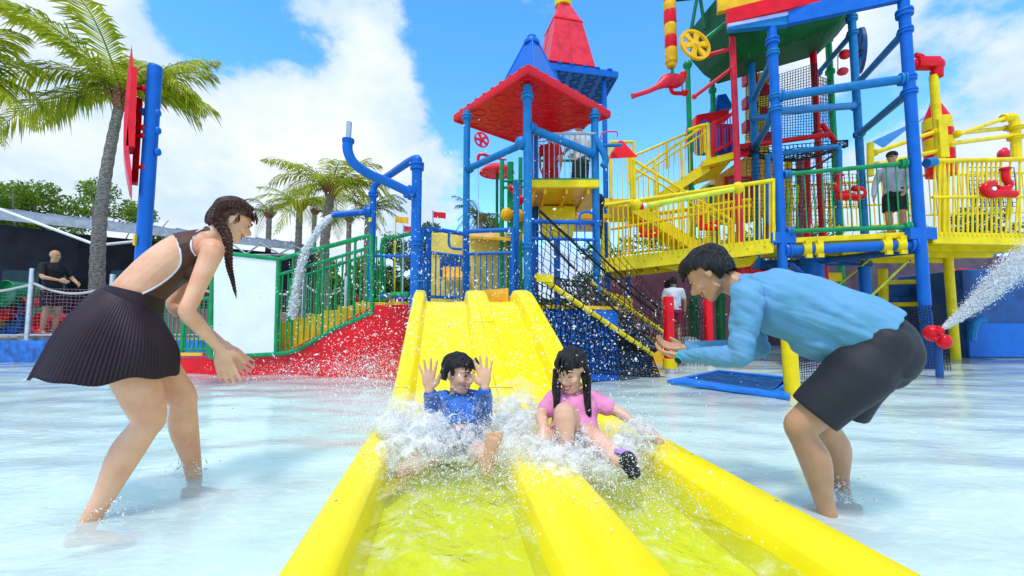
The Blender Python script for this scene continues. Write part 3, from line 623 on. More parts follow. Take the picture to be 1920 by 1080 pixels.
# --- spire tower
st = thing('spire_tower', 'blue roofed tower with a tall red spire tipped in yellow, right behind the red roof', 'play tower', (1.5, 10.2, -.1))
ZS = W(1012, 128, 9.45).z
sF, sR, sB = G(1010, 127, ZS), G(1159, 146, ZS), G(1130, 196, ZS); sL = sF+sB-sR; sc_ = (sF+sB)/2
q4 = [sF, sR, sB, sL]; tw2 = lambda q, k: q.lerp(sc_, k)
rs = [[tw2(q, k)+V(0, 0, h) for q in q4] for k, h in ((.06, .04), (.04, 0), (0, 0), (-.01, .05), (-.01, .15), (.05, .19), (.9, .3))]
sr = MB().rings(rs).build('roof', BLUE, st, smooth=False, bevel=.012)
for i in range(5):
    for j in range(4):
        c = sF+(sR-sF)*((i+.6)/5.2)+(sL-sF)*((j+.6)/4.3)+V(0, 0, .03); MB().rings([ring_pts(c+V(0, 0, -a), (1, 0, 0), (0, 1, 0), r_, 16) for r_, a in ((.135, 0), (.13, .02), (.11, .02), (.10, 0))], cap=False).build('moulded_ring', NAVY, sr)
for i in range(6):
    for a, b in ((sF, sR),): c = a.lerp(b, (i+.6)/6.3)+V(0, .04, .18); MB().ell(c, (.08, .08, .03), None, 12, 6).build('edge_knob', BLUE, sr)
a2 = R(14)+math.pi/4; cc = V((sF.x+sR.x)/2-.30, 10.15, 0)
sp = frustum(st, 'spire', cc, ZS+.2, W(1060, 48, 10).z, .58, .36, a2, PINKR); frustum(st, 'spire_band', cc, W(1060, 48, 10).z, W(1060, 43, 10).z, .375, .355, a2, RED)
frustum(st, 'spire_top', cc, W(1060, 43, 10).z, W(1060, 4, 10).z, .34, .135, a2, PINKR); MB().lathe((cc.x, cc.y, W(1060, 4, 10).z-.01), (0, 0, 1), [(0, .2), (.12, .21), (.2, .16), (.5, .12), (.9, .02)], 14).build('spire_tip', YEL, st)
for k in range(4):
    a = a2+k*math.pi/2+R(-45)*0; rod('panel_seam', V(cc.x+.40*math.cos(a2+math.pi/4+k*math.pi/2)*1.46, cc.y+.40*math.sin(a2+math.pi/4+k*math.pi/2)*1.46, ZS+.21), V(cc.x+.365*math.cos(a2+math.pi/4+k*math.pi/2), cc.y+.365*math.sin(a2+math.pi/4+k*math.pi/2), W(1060, 48, 10).z), .008, RED, sp, 'thin')
vpost(st, 1134, 250, 10.0, 0, ZS, .06, BLUE); vpost(st, 1180, 650, 11.2, 0, 2.2, .06, BLUE); vpost(st, 1042, 300, 9.6, 0, ZS, .06, BLUE)
sd_ = MB().slab([V(.9, 9.5, ZD+.1), V(2.2, 9.5, ZD+.1), V(2.2, 11, ZD+.1), V(.9, 11, ZD+.1)], .1).build('deck', YELD, st, smooth=False)
# red parasol and green posts left of tower
um = thing('parasol', 'red mushroom parasol on a green pole between the posts of the red roofed tower', 'parasol', (W(932, 400, 10.5).x, 10.5, .1)); ux = W(932, 310, 10.5).x; uz = z(326, 10.5)
mb = MB(); mb.lathe((ux, 10.5, uz), (0, 0, 1), [(0.0, .05), (.02, .42), (0, .44), (.05, .43), (.17, .30), (.24, .12), (.26, .02)], 24, False); can = mb.build('canopy', RED, um)
for k in range(8): a = k*math.pi/4; rod('rib', (ux, 10.5, uz+.03), (ux+.42*math.cos(a), 10.5+.42*math.sin(a), uz+.01), .01, PINKR, can, 'thin')
rod('pole', (ux, 10.5, .1), (ux, 10.5, uz+.1), .035, GRND, um)
gt_ = thing('climbing_tower', 'green post frame with red and yellow figures left of the upper yellow deck', 'climbing frame', (W(950, 400, 9.5).x, 9.5, .1))
for px in (941, 957, 976): vpost(gt_, px, 400, 9.5+.01*(px-941), 0, z(300 if px < 970 else 285, 9.5), .05 if px != 957 else .075, GRN)
for y in (340, 352, 398): rod('rung', W(941, y, 9.5), W(990, y-2, 9.6), .03, GRN, gt_)
for (x, y, r_, m_) in ((968, 358, .10, RED), (972, 375, .12, RED), (950, 402, .13, YELD), (972, 404, .12, YELD), (958, 352, .06, RED)):
    MB().ell(W(x, y, 9.2), (r_, r_*.8, r_*1.2), None, 12, 8).build('knob', m_, gt_)
MB().tube([W(940, 408, 9.3), W(960, 398, 9.3), W(985, 412, 9.3)], .05, 8).build('arm', YELD, gt_)
# wheel and small tap on the left arm of the tower
def wheel(label, c, nrm, r, m, thick=.03, spokes=6, up=(0, 0, 1), rim=.16, name='spoked_wheel'):
    c = Vector(c); nrm = Vector(nrm).normalized(); t = thing(name, label, 'wheel', c); A = nrm.orthogonal().normalized(); B = nrm.cross(A)
    def P(rad, a, o=0): return c+A*rad*math.cos(a)+B*rad*math.sin(a)+nrm*o
    n = 48; mb = MB(); rs = []
    for k in range(n):
        a = 2*math.pi*k/n; rs.append([P(r, a, thick), P(r, a, -thick), P(r*(1-rim), a, -thick), P(r*(1-rim), a, thick)])
    rs.append(rs[0]); mb.rings(rs, cap=False).build('rim', m, t, ang=30)
    MB().lathe(c-nrm*thick*1.3, nrm, [(0, r*.34), (thick*2.2, r*.34), (thick*2.6, r*.16), (thick*3.4, r*.12)], 24).build('hub', m, t)
    for k in range(spokes):
        a = 2*math.pi*(k+.5)/spokes; h0 = .30; h1 = .13+.09
        q = [P(r*.3, a-.38, 0), P(r*.3, a+.38, 0), P(r*.86, a+.24, 0), P(r*.86, a-.24, 0)]
        MB().prism([p_-nrm*thick*.8 for p_ in q], nrm*thick*1.6).build('spoke', m, t, smooth=False)
    return t
wheel('small faded red wheel hanging under the left corner of the red roof', W(903, 262, 7.0), (.5, -.85, .1), .135, PINKR, .012, 5)
tp = thing('spray_tap', 'red bent tap with a thin hanging pipe left of the tower post', 'tap', W(896, 420, 7.0))
MB().tube([W(897, 306, 7.0), W(897, 293, 7.0), W(905, 289, 7.0), W(922, 296, 7.0)], .028, 8, 4).build('elbow', RED, tp); rod('handle', W(905, 287, 7.0), W(928, 297, 7.0), .012, BLACKR, tp); rod('thin_pipe', W(897, 305, 7.0), W(897, 430, 7.0), .006, STEEL, tp, 'thin')
rod('tap_arm', W(922, 296, 7.0), W(950, 300, 7.05), .014, PINKR, tp)
# red tipping bucket at the right post
tb = thing('tipping_bucket', 'red pyramid tipping bucket on a blue arm right of the red roofed tower', 'bucket', W(1165, 298, 7.0))
a, b, c_, d_ = W(1141, 298, 6.9), W(1196, 295, 7.0), W(1188, 286, 7.35), W(1143, 290, 7.3); tip = W(1163, 259, 7.1)
mb = MB(); 
def lerp4(k): return [q.lerp(tip, k) for q in (a, b, c_, d_)]
mb.rings([lerp4(0), lerp4(.86)]).build('bucket', RED, tb, smooth=False, bevel=.012)
MB().tube([W(1128, 262, 7.1), W(1128, 249, 7.1), W(1156, 247, 7.1), W(1157, 256, 7.1)], .012, 6, 2).build('hanger', PINKR, tb)
rod('arm', V(pR.x, 7.1, z(273, 7.1)), W(1166, 272, 6.8), .03, BLUE2, tb)
MB().tube([V(pR.x, 7.1, z(255, 7.1)), W(1128, 280, 7.0), W(1136, 300, 7.0), W(1130, 312, 7.0)], .055, 8, 3).build('feed_pipe', BLUE2, tb)

# ------------------------------------------------------------ bent blue spray pipes
bp_ = thing('spray_pipe', 'tall bent blue spray pipe with a steel nozzle left of the slide top', 'spray pipe', (W(777, 560, 5.9).x, 5.9, 0))
pa = vpost(bp_, 778, 560, 5.9, 0, z(320, 5.9), .07, BLUE, cols=(z(455, 5.9),))
xx = pa.x; rod('post', (xx+.0, 5.9, z(320, 5.9)), (xx, 5.9, z(300, 5.9)), .055, BLUE, bp_); collar('collar', (xx, 5.9, z(312, 5.9)), (0, 0, 1), .075, BLUE, bp_, .12)
MB().tube([W(653, 262, 5.3), W(652, 282, 5.3), W(663, 305, 5.35), W(690, 325, 5.5), W(735, 345, 5.7), W(772, 363, 5.85)], .062, 14, 4).build('curved_arm', BLUE, bp_)
collar('collar', W(768, 361, 5.83), W(772, 363, 5.85)-W(735, 345, 5.7), .075, BLUE, bp_, .12); collar('collar', W(653, 264, 5.3), (0, 0, 1), .058, BLUE, bp_, .05)
rod('nozzle', W(653, 262, 5.3), W(655, 229, 5.3), .033, STEEL, bp_)
MB().tube([V(xx, 5.9, z(305, 5.9)), V(xx, 5.92, z(297, 5.9)), W(768, 303, 6.1), W(735, 325, 6.8), W(712, 340, 7.3), W(702, 350, 7.4), W(700, 362, 7.4)], .058, 14, 3).build('cross_arm', BLUE, bp_)
vpost(bp_, 699, 400, 7.4, 0, z(360, 7.4), .058, BLUE, cols=(z(365, 7.4),))
pipe(bp_, W(697, 397, 7.4), W(622, 403, 7.2), .055, BLUE, False, 'side_spout'); collar('collar', W(690, 397, 7.4), (1, 0, 0), .075, BLUE, bp_, .14)
ubox('sticker', W(694, 412, 7.33), (.05, .02, .07), YEL, bp_)
# blue fence behind the slide top
bf = thing('blue_fence', 'blue barred safety fence behind the crest of the yellow slide', 'fence', (W(870, 560, 6.5).x, 6.5, 1.1))
segs = [((790, 430), (804, 428), 6.0, 6.3), ((804, 428), (875, 434), 6.3, 6.75), ((875, 434), (962, 438), 6.75, 6.6)]
for (a, b, Ya, Yb) in segs:
    p0 = W(*a, Ya); p1 = W(*b, Yb); p1.z = p0.z if abs(p1.z-p0.z) < .1 else p1.z
    nb = max(3, int((p1-p0).length/.085)); hh_ = p0.z-1.16
    rod('top_rail', p0, p1, .034, BLUE, bf); rod('mid_rail', p0-V(0, 0, .36), p1-V(0, 0, .36), .024, BLUE, bf); rod('bottom_rail', p0-V(0, 0, hh_-.08), p1-V(0, 0, hh_-.08), .024, BLUE, bf)
    for k in range(nb): q = p0.lerp(p1, (k+.5)/nb); rod('baluster', q-V(0, 0, hh_-.08), q-V(0, 0, .36), .010, BLUE, bf, 'thin')
    for q in (p0, p1): rod('fence_post', q-V(0, 0, hh_+.2), q+V(0, 0, .02), .042, BLUE, bf)
MB().tube([W(842, 437, 6.4), W(842, 458, 6.4), W(850, 466, 6.4), W(868, 467, 6.5)], .02, 8, 3).build('hoop', BLUE, bf)
# amber tank and awning behind it
yt = thing('yellow_kiosk', 'yellow kiosk with a slanted awning seen through the blue fence', 'kiosk', (W(880, 540, 10).x, 10, .1))
a = W(808, 436, 10); b = W(965, 436, 10); YK = mat('kiosk_yellow', (.80, .62, .12), .5, .1, 3)
MB().box(((a.x+b.x)/2, 10.6, (a.z+.3)/2), (b.x-a.x, 1.2, a.z-.3)).build('wall', YK, yt, smooth=False, bevel=.03)
mb = MB().slab([W(880, 442, 9.2), W(966, 448, 9.2), W(966, 438, 10), W(880, 436, 10)], .05); mb.build('awning', YELD, yt, smooth=False)
mb = MB().slab([W(830, 520, 8.8), W(880, 520, 8.8), W(880, 500, 9.9), W(830, 500, 9.9)], .06); mb.build('counter', YELD, yt, smooth=False)
ubox('window', (W(845, 500, 9.98).x, 9.985, z(500, 9.98)), (.5, .03, .45), NAVY, yt); ubox('trim', ((a.x+b.x)/2, 9.99, z(478, 10)), (b.x-a.x-.1, .03, .06), YELD, yt)

# ------------------------------------------------------------ green railed stair and red wall
gs = thing('stair_platform', 'red walled platform with yellow steps and green railings left of the slide', 'stairs', (-3.2, 7.6, -.1))
wp = [(300, 7.45), (400, 7.3), (520, 7.25), (600, 7.0), (700, 6.7), (768, 6.45)]; tops = [672, 672, 668, 625, 572, 571]
ft = [V(W(x, 690, Y).x, Y, 0) for x, Y in wp]; hz = [z(t_, Y) for t_, (x, Y) in zip(tops, wp)]
mb = MB(); rs = []
for p_, h_ in zip(ft, hz): rs.append([p_+V(0, 0, -.1), p_+V(0, 0, h_), p_+V(.1, .5, h_), p_+V(.1, .5, -.1)])
mb.rings(rs); mb.build('red_wall', REDW, gs, ang=20)
# base slab edge and steps
for k in range(6):
    x0 = 522+k*28; x1 = x0+30; Y0 = 7.45-.06*k; top = 604-k*7.5; p0 = W(x0, top, Y0+.15); p1 = W(x1+60 if k == 5 else x1+2, top, Y0+.08)
    zz = .9+(600-top)/FPX*(Y0+.1); mb = MB().hexa([V(p0.x, Y0+.12, zz-.5), V(p1.x, Y0+.06, zz-.5), V(p1.x+.25, Y0+1.3, zz-.5), V(p0.x+.25, Y0+1.35, zz-.5), V(p0.x, Y0+.12, zz), V(p1.x, Y0+.06, zz), V(p1.x+.25, Y0+1.3, zz), V(p0.x+.25, Y0+1.35, zz)]); mb.build('step', YEL, gs, smooth=False, bevel=.012)
top_d = [V(W(692, 575, 6.75).x, 6.75, 1.13), V(W(768, 575, 6.5).x, 6.5, 1.13), V(-1.1, 7.6, 1.13), V(-2.2, 8.3, 1.13)]; MB().slab(top_d, .10).build('deck', YELD, gs, smooth=False, bevel=.01)
# green rails
gl = thing('green_railing', 'green railing with a blank white panel climbing beside the yellow steps', 'railing', (-3.2, 7.4, .3))
def gp_(x, y, Y): return W(x, y, Y)
gA, gB, gC = gp_(398, 472, 7.28), gp_(523, 486, 7.22), gp_(697, 441, 6.72)
gA2, gB2, gC2 = gp_(396, 670, 7.28), gp_(518, 664, 7.22), gp_(698, 590, 6.72); gM = gp_(524, 515, 7.22); gM2 = gp_(697, 463, 6.72)
rg = .038
for a, b in ((gA, gB), (gB, gC), (gA2, gB2)): rod('top_rail' if a != gA2 else 'bottom_rail', a, b, rg, GRN, gl)
MB().tube([gB2, gp_(560, 655, 7.1), gp_(620, 620, 6.95), gp_(692, 588, 6.74), gC2+V(0, 0, .15)], rg, 8, 3).build('bottom_rail', GRN, gl)
rod('hand_rail', gM, gM2, .028, GRN, gl)
for a, b in ((gA, gA2), (gB, gB2), (gC, gC2)): rod('rail_post', b, a, rg, GRN, gl)
MB().hexa([gA2+V(.04, -.012, .03), gB2+V(-.04, -.012, .03), gB2+V(-.04, .012, .03), gA2+V(.04, .012, .03), gA+V(.04, -.012, -.03), gB+V(-.04, -.012, -.03), gB+V(-.04, .012, -.03), gA+V(.04, .012, -.03)]).build('white_panel', WHT, gl, smooth=False)
for k in range(15):
    t = (k+.6)/15.2; q = gM.lerp(gM2, t); lo = gB2.lerp(gC2, t); lo = V(q.x, q.y, lo.z+(-.16*math.sin(math.pi*t)*0)); rod('baluster', lo, q, .012, GRN, gl, 'thin')
for k in (0, 1, 2): t = (k+.5)/3; q = gM.lerp(gM2, t); lo = gB2.lerp(gC2, t); rod('rail_post', V(q.x, q.y, lo.z), gB.lerp(gC, t), .022, GRN, gl)
MB().tube([gC+V(.1, .25, -.55), gC+V(.1, .25, -.05), gC+V(.3, .2, .0), W(772, 437, 6.2)], .034, 10, 4).build('loop_rail', GRN, gl); MB().tube([gC+V(.1, .25, -.5), gC2+V(.12, .25, .25), W(735, 552, 6.5), W(768, 552, 6.3)], .034, 10, 4).build('loop_rail', GRN, gl)
g2 = thing('green_railing', 'further green railing on the far side of the yellow steps', 'railing', (-3.2, 8.6, .3))
o1, o2 = gp_(545, 525, 8.7), gp_(715, 470, 8.2)
railing(g2, o1, o2, 1.0, GRN, 16, .03, .011, None, 3)
g3 = thing('green_railing', 'low green railing standing on the red wall behind the woman', 'railing', (-4.9, 7.5, .3))
railing(g3, gp_(300, 560, 7.5), gp_(396, 560, 7.35), .95, GRN, 12, .03, .013, None, 2)
ubox('yellow_plate', W(352, 664, 7.4), (.55, .08, .05), YELD, g3)
for i, (x, y, h_) in enumerate(((706, 555, 120), (722, 555, 112), (738, 555, 110), (752, 555, 108))): rod('baluster', W(x, y, 6.9), W(x, y-h_+8, 6.9), .012, GRN, g2, 'thin')
rod('cross_rail', W(700, 480, 6.9), W(770, 480, 6.3), .024, BLUE, g2); rod('cross_rail', W(715, 556, 6.8), W(768, 556, 6.4), .03, BLUE, g2)
# --- blue pole with red sign at left
bpole = thing('blue_pole', 'thick blue pole rising behind the back of the woman at left', 'pole', (W(270, 560, 5.2).x, 5.2, 0))
X = W(272, 470, 5.2).x; tx = W(291, 128, 5.2); rod('pole', (X-.03, 5.2, 0), (tx.x, 5.2, tx.z), .078, BLUE, bpole); MB().lathe(tx, (.05, 0, 1), [(0, .078), (.03, .070), (.035, .0)], 20).build('cap', BLUE, bpole)
for y, s_ in ((210, -1), (212, 1), (285, 1), (245, 1)): MB().ell(W(283+s_*13, y, 5.2), (.035, .04, .05)).build('bolt', BLUE, bpole)
ubox('sticker', W(253, 450, 5.1), (.02, .03, .13), YEL, bpole)
rs_ = thing('red_sign', 'red pointed sign seen nearly edge on, fixed to the blue pole', 'sign', W(243, 330, 5.1))
prof = [(247, 82), (240, 130), (236, 175), (232, 220), (231, 270), (236, 310), (243, 345), (248, 360), (247, 320), (242, 280), (241, 230), (244, 170), (250, 120)]
pts = [W(x, y, 5.0) for x, y in prof]; MB().prism(pts, (-.40, .45, 0)).build('face_board', PINKR, rs_, smooth=False, bevel=.006)
MB().prism([W(246, 123, 5.0), W(258, 126, 5.0), W(253, 275, 5.0), W(234, 275, 5.0)], (-.22, .25, 0)).build('outer_fin', RED, rs_, smooth=False, bevel=.012)
MB().prism([W(255, 180, 5.2), W(268, 185, 5.2), W(259, 342, 5.2), W(246, 340, 5.2)], (-.13, .15, 0)).build('inner_fin', RED, rs_, smooth=False, bevel=.012)
for y in (166, 240, 255, 313): rod('bracket', W(256, y, 5.15), W(274, y+1, 5.15), .022, RED, rs_); MB().ell(W(270, y, 5.15), (.04, .04, .04)).build('bracket_knob', RED, rs_)
# distant little things: flags and cones beyond the fence
for (x, y, c_, lab) in ((812, 398, RED, 'small red flag on a thin pole against the sky right of the blue pipe'), (742, 407, YELD, 'small orange flag on a yellow pole left of the blue pipe post'), (757, 425, PINKR, 'small pink flag low beside the blue pipe post')):
    t = thing('flag', lab, 'flag', W(x, 520, 14)); rod('flagpole', V(W(x, y, 14).x, 14, .3), W(x, y-3, 14), .025, YEL if c_ is YELD else GREY, t)
    mb = MB(); p0 = W(x, y-2, 14); rs = [[p0+V(.42*k/6, .04*math.sin(k), -.01*k), p0+V(.42*k/6, .04*math.sin(k)+.01, -.01*k), p0+V(.42*k/6, .04*math.sin(k)+.01, -.2-.01*k), p0+V(.42*k/6, .04*math.sin(k), -.2-.01*k)] for k in range(7)]; mb.rings(rs).build('cloth', c_, t)
# ------------------------------------------------------------ net climb beside the slide
nc = thing('net_climb', 'black rope net climb slung between two sloping yellow poles right of the slide', 'climbing net', (2.3, 6.8, 0))
t1, b1 = W(1006, 516, 5.75), W(1222, 664, 7.0); t2, b2 = W(1108, 530, 7.0), W(1262, 636, 8.2)
rod('yellow_pole', t1, b1, .040, YEL, nc); rod('yellow_pole', t2, b2, .040, YEL, nc)
for k in range(13): q = t1.lerp(b1, (k+.5)/13); d = (b1-t1).normalized(); rod('rope_tie', q-d*.009, q+d*.009, .044, BLACKR, nc)
for k in range(13): q = t2.lerp(b2, (k+.5)/13); d = (b2-t2).normalized(); rod('rope_tie', q-d*.009, q+d*.009, .044, BLACKR, nc)
net('climbing_net', (t1, b1, b2, t2), 28, 16, .011, BLACKR, nc, sag=.45, jit=.7, seed=4)
net('climbing_net', (t1+V(.02, .1, 0), b1+V(.02, .1, 0), b2, t2), 26, 15, .010, mat('grey_rope', (.22, .22, .24), .7), nc, sag=.30, jit=1.0, seed=9)
h1a, h1b = W(1012, 395, 6.2), W(1238, 592, 7.6); h2a, h2b = W(1105, 450, 7.3), W(1262, 588, 8.4)
h0a = W(1012, 435, 5.8)
for (a, b, r_) in ((h1a, h1b, .02), (h0a+V(0, 0, 0), W(1250, 668, 7.1), .016), (W(1100, 452, 6.8), W(1240, 580, 7.4), .016)):
    MB().tube([a, a.lerp(b, .33)+V(0, 0, -.05), a.lerp(b, .66)+V(0, 0, -.06), b], r_, 6, 4).build('hand_rope', BLACKR, nc)
net('side_net', (t1, b1, h1b, h1a), 22, 9, .006, BLACKR, nc, sag=.06, jit=.4, seed=6)
net('side_net', (t2, b2, h2b, W(1115, 420, 7.4)), 16, 8, .006, BLACKR, nc, sag=.05, jit=.4, seed=7)
net('skirt_net', (V(t1.x, t1.y, .25), V(b1.x+.15, b1.y+.05, -.02), b1, t1), 28, 14, .010, BLACKR, nc, sag=-.02, jit=.45, seed=8)
net('back_net', (W(1250, 690, 8.3), W(1335, 690, 8.6), W(1335, 575, 8.6), W(1262, 590, 8.3)), 12, 12, .007, BLACKR, nc, sag=0, jit=.5, seed=12)
MB().tube([V(t1.x+.1, t1.y, .12), V((t1.x+b1.x)/2, 6.4, .0), V(b1.x+.2, b1.y, -.01)], .02, 6, 3).build('edge_rope', BLACKR, nc)
ubox('foot_plate', W(1022, 522, 5.75), (.22, .08, .10), YEL, nc, rz=.5)
for (x, y0, y1, Y, lab) in ((1254, 556, 682, 7.3, 'tall bright red post with yellow foot between net and the hands of the man'), (1328, 562, 660, 8.6, 'red post behind the chin of the man at the end of the net')):
    t = thing('red_post', lab, 'post', V(W(x, 690, Y).x, Y, 0)); X = W(x, 600, Y).x; zt = W(x, y0, Y).z
    MB().lathe((X, Y, .16), (0, 0, 1), [(0, .088), (zt-.18, .088), (zt-.16, .078), (zt-.155, 0)], 18).build('post', RED, t)
    MB().lathe((X, Y, .10), (0, 0, 1), [(0, .10), (0, .115), (.16, .115), (.16, .10)], 18).build('foot_sleeve', YEL, t); MB().lathe((X, Y, -.15), (0, 0, 1), [(0, .075), (.26, .075)], 14).build('foot', mat('pale_foot', (.72, .62, .66), .5), t)
# blue mat floating on the water
mt = thing('floating_mat', 'blue bordered mesh mat lying on the water left of the yellow post', 'mat', (2.9, 6, 0))
c4 = [G(1250, 718, .02), G(1482, 750, .02), G(1482, 712, .02), G(1345, 698, .02)]; cm = sum(c4, V(0, 0, 0))/4
inn = [c4[0].lerp(cm, .12)+V(.22, .22, 0), c4[1].lerp(cm, .05)+V(0, .28, 0), c4[2].lerp(cm, .06)+V(0, -.1, 0), c4[3].lerp(cm, .1)]
for k in range(4):
    a, b, ib, ia = c4[k], c4[(k+1) % 4], inn[(k+1) % 4], inn[k]; mb = MB().prism([a, b, ib, ia], (0, 0, .045)); mb.build('border', mat('mat_blue', (.01, .20, .72), .45), mt, smooth=False, bevel=.012)
MB().prism([q+V(0, 0, -.005) for q in inn], (0, 0, .02)).build('mesh_base', mat('mesh_grey', (.04, .22, .50), .5, .3, 12), mt, smooth=False)
net('mesh_cords', [q+V(0, 0, .03) for q in inn], 30, 20, .003, NAVY, mt, jit=.2, seed=3)
yp = thing('yellow_post', 'thick yellow post standing in the water by the thigh of the man', 'post', G(1486, 746)); q = G(1487, 746); t = W(1476, 640, q.y)
rod('post', (q.x, q.y, -.15), (q.x-.02, q.y, .78), .085, YEL, yp); MB().lathe((q.x-.02, q.y, .775), (0, 0, 1), [(0, .085), (.02, .075), (.025, 0)], 16).build('cap', YEL, yp); MB().lathe((q.x, q.y, -.02), (0, 0, 1), [(0, .09), (.04, .095), (.05, .086)], 16).build('collar', YEL, yp)
net('hanging_net', (W(1490, 720, 6.3), W(1600, 720, 6.3), W(1600, 620, 6.3), W(1490, 655, 6.3)), 24, 16, .005, BLACKR, nc, jit=.3, seed=31)

# ------------------------------------------------------------ yellow bridge
yb = thing('yellow_bridge', 'yellow barred footbridge running from the red roofed tower to the blue steel tower', 'bridge', (3.6, 9, 2.1))
z = lambda y, Y: W(960, y, Y).z
r1, r0 = W(1450, 338, 8.7), W(1128, 386, 8.95); d1, d0 = W(1450, 452, 8.7), W(1130, 490, 8.95)
rod('top_rail', r0, r1, .042, YEL, yb); hb = r0.z-d0.z
for k in range(34):
    t = (k+.3)/34; q = r0.lerp(r1, t); lo = d0.lerp(d1, t); rod('baluster', lo, q, .016, YEL, yb, 'thin')
for t in (0, 1): rod('rail_post', d0.lerp(d1, t), r0.lerp(r1, t)+V(0, 0, .03), .036, YEL, yb)
rod('mid_rail', W(1146, 430, 9.0), W(1408, 385, 8.85), .030, YELD, yb)
beam = MB().hexa([d0+V(0, 0, -.24), d1+V(0, 0, -.24), d1+V(.0, .10, -.24), d0+V(0, .10, -.24), d0+V(0, 0, .06), d1+V(0, 0, .06), d1+V(0, .10, .06), d0+V(0, .10, .06)]).build('edge_beam', YEL, yb, smooth=False, bevel=.012)
for dy in (1.45,):
    MB().hexa([d0+V(.3, dy, -.24), d1+V(.3, dy, -.24), d1+V(.3, dy+.1, -.24), d0+V(.3, dy+.1, -.24), d0+V(.3, dy, .06), d1+V(.3, dy, .06), d1+V(.3, dy+.1, .06), d0+V(.3, dy+.1, .06)]).build('edge_beam', YEL, yb, smooth=False)
MB().hexa([d0+V(0, .11, -.02), d1+V(0, .11, -.02), d1+V(.3, 1.44, -.02), d0+V(.3, 1.44, -.02), d0+V(0, .11, .03), d1+V(0, .11, .03), d1+V(.3, 1.44, .03), d0+V(.3, 1.44, .03)]).build('deck', YEL, yb, smooth=False)
for k in range(9):
    q = d0.lerp(d1, (k+.5)/9); MB().hexa([q+V(-.03, .11, -.20), q+V(.03, .11, -.20), q+V(.33, 1.43, -.20), q+V(.27, 1.43, -.20), q+V(-.03, .11, -.03), q+V(.03, .11, -.03), q+V(.33, 1.43, -.03), q+V(.27, 1.43, -.03)]).build('joist', YEL, yb, smooth=False)
MB().hexa([d0.lerp(d1, .55)+V(.3, .7, -.42), d1+V(-.1, .7, -.42), d1+V(-.1, .8, -.42), d0.lerp(d1, .55)+V(.3, .8, -.42), d0.lerp(d1, .4)+V(0, .7, -.2), d1+V(.1, .7, -.2), d1+V(.1, .8, -.2), d0.lerp(d1, .4)+V(0, .8, -.2)]).build('haunch', YEL, yb, smooth=False)
rr0, rr1 = r0+V(.35, 1.4, 0), r1+V(.3, 1.4, 0); rod('top_rail', rr0, rr1, .035, YEL, yb)
for k in range(36): t = (k+.5)/36; q = rr0.lerp(rr1, t); rod('baluster', d0.lerp(d1, t)+V(.32, 1.4, 0), q, .012, YEL, yb, 'thin')
BOLT = mat('bolt_head', (.55, .42, .02), .5)
for k in range(10): q = d0.lerp(d1, (k+.5)/10)+V(0, -.004, -.09); MB().lathe(q, (0, -1, 0), [(0, .018), (.012, .016)], 8).build('bolt', BOLT, beam)
pg = thing('pivot_tube', 'lime yellow tube with a white and red end fixed on the bridge railing', 'tube', W(1150, 370, 8.6))
YG = mat('lime_yellow', (.70, .72, .05), .3); a, b = W(1200, 388, 8.5), W(1380, 354, 8.45); rod('tube', a, b, .055, YG, pg)
for q in (W(1192, 384, 8.5), W(1384, 352, 8.45)): MB().ell(q, (.12, .10, .12)).build('end_boss', YEL, pg)
rod('red_band', a, a.lerp(b, .03), .062, RED, pg); rod('white_band', a.lerp(b, .03), a.lerp(b, .06), .06, WHT, pg)
# water cannons: curved red barrel on a stub behind netting
def cannon(label, c, s, face=-1, netw=True, sd_=1, tilt=0):
    c = Vector(c); t = thing('water_cannon', label, 'water cannon', c-V(0, 0, .3*s))
    def q(x, zz, y=0): return c+V(face*x*s, y*s, zz*s)
    MB().tube([q(.22, .42), q(.22, .18), q(.30, .06), q(.20, -.06), q(-.02, -.04)], .075*s, 10, 4).build('upper_arm', RED, t)
    MB().tube([q(-.10, .06, -.03), q(-.30, .02, -.05), q(-.36, -.10, -.05), q(-.22, -.20, -.05), q(.0, -.17, -.05), q(.34, -.20-tilt, -.06)], [.075*s, .085*s, .09*s, .095*s, .10*s, .085*s], 12, 4).build('barrel', RED, t)
    MB().lathe(q(.22, .40), (0, 0, 1), [(0, .10*s), (.03*s, .11*s), (.06*s, .10*s)], 12).build('mount_ring', RED, t)
    MB().lathe(q(-.24, -.09, -.14), (0, -1, 0), [(0, .05*s), (.02*s, .045*s)], 12).build('pivot_cap', WHT, t)
    if netw: net('guard_net', (q(-.55, -.45, .1), q(.55, -.45, .1), q(.55, .5, .1), q(-.55, .5, .1)), 10, 9, .009*s, BLACKR, t, jit=.2, seed=sd_)
    return t
cannon('red water cannon behind the railing near the left end of the yellow bridge', W(1214, 434, 9.5), .52, -1, True, 1)
cannon('red water cannon behind the middle of the yellow bridge railing', W(1326, 420, 9.4), .55, -1, True, 2)
cannon('red water cannon behind the green railing, left of the man in the cap', W(1590, 358, 9.0), .78, -1, True, 3)
cannon('large red water cannon on the yellow railing at the right edge', W(1870, 350, 8.05), .80, 1, True, 4)

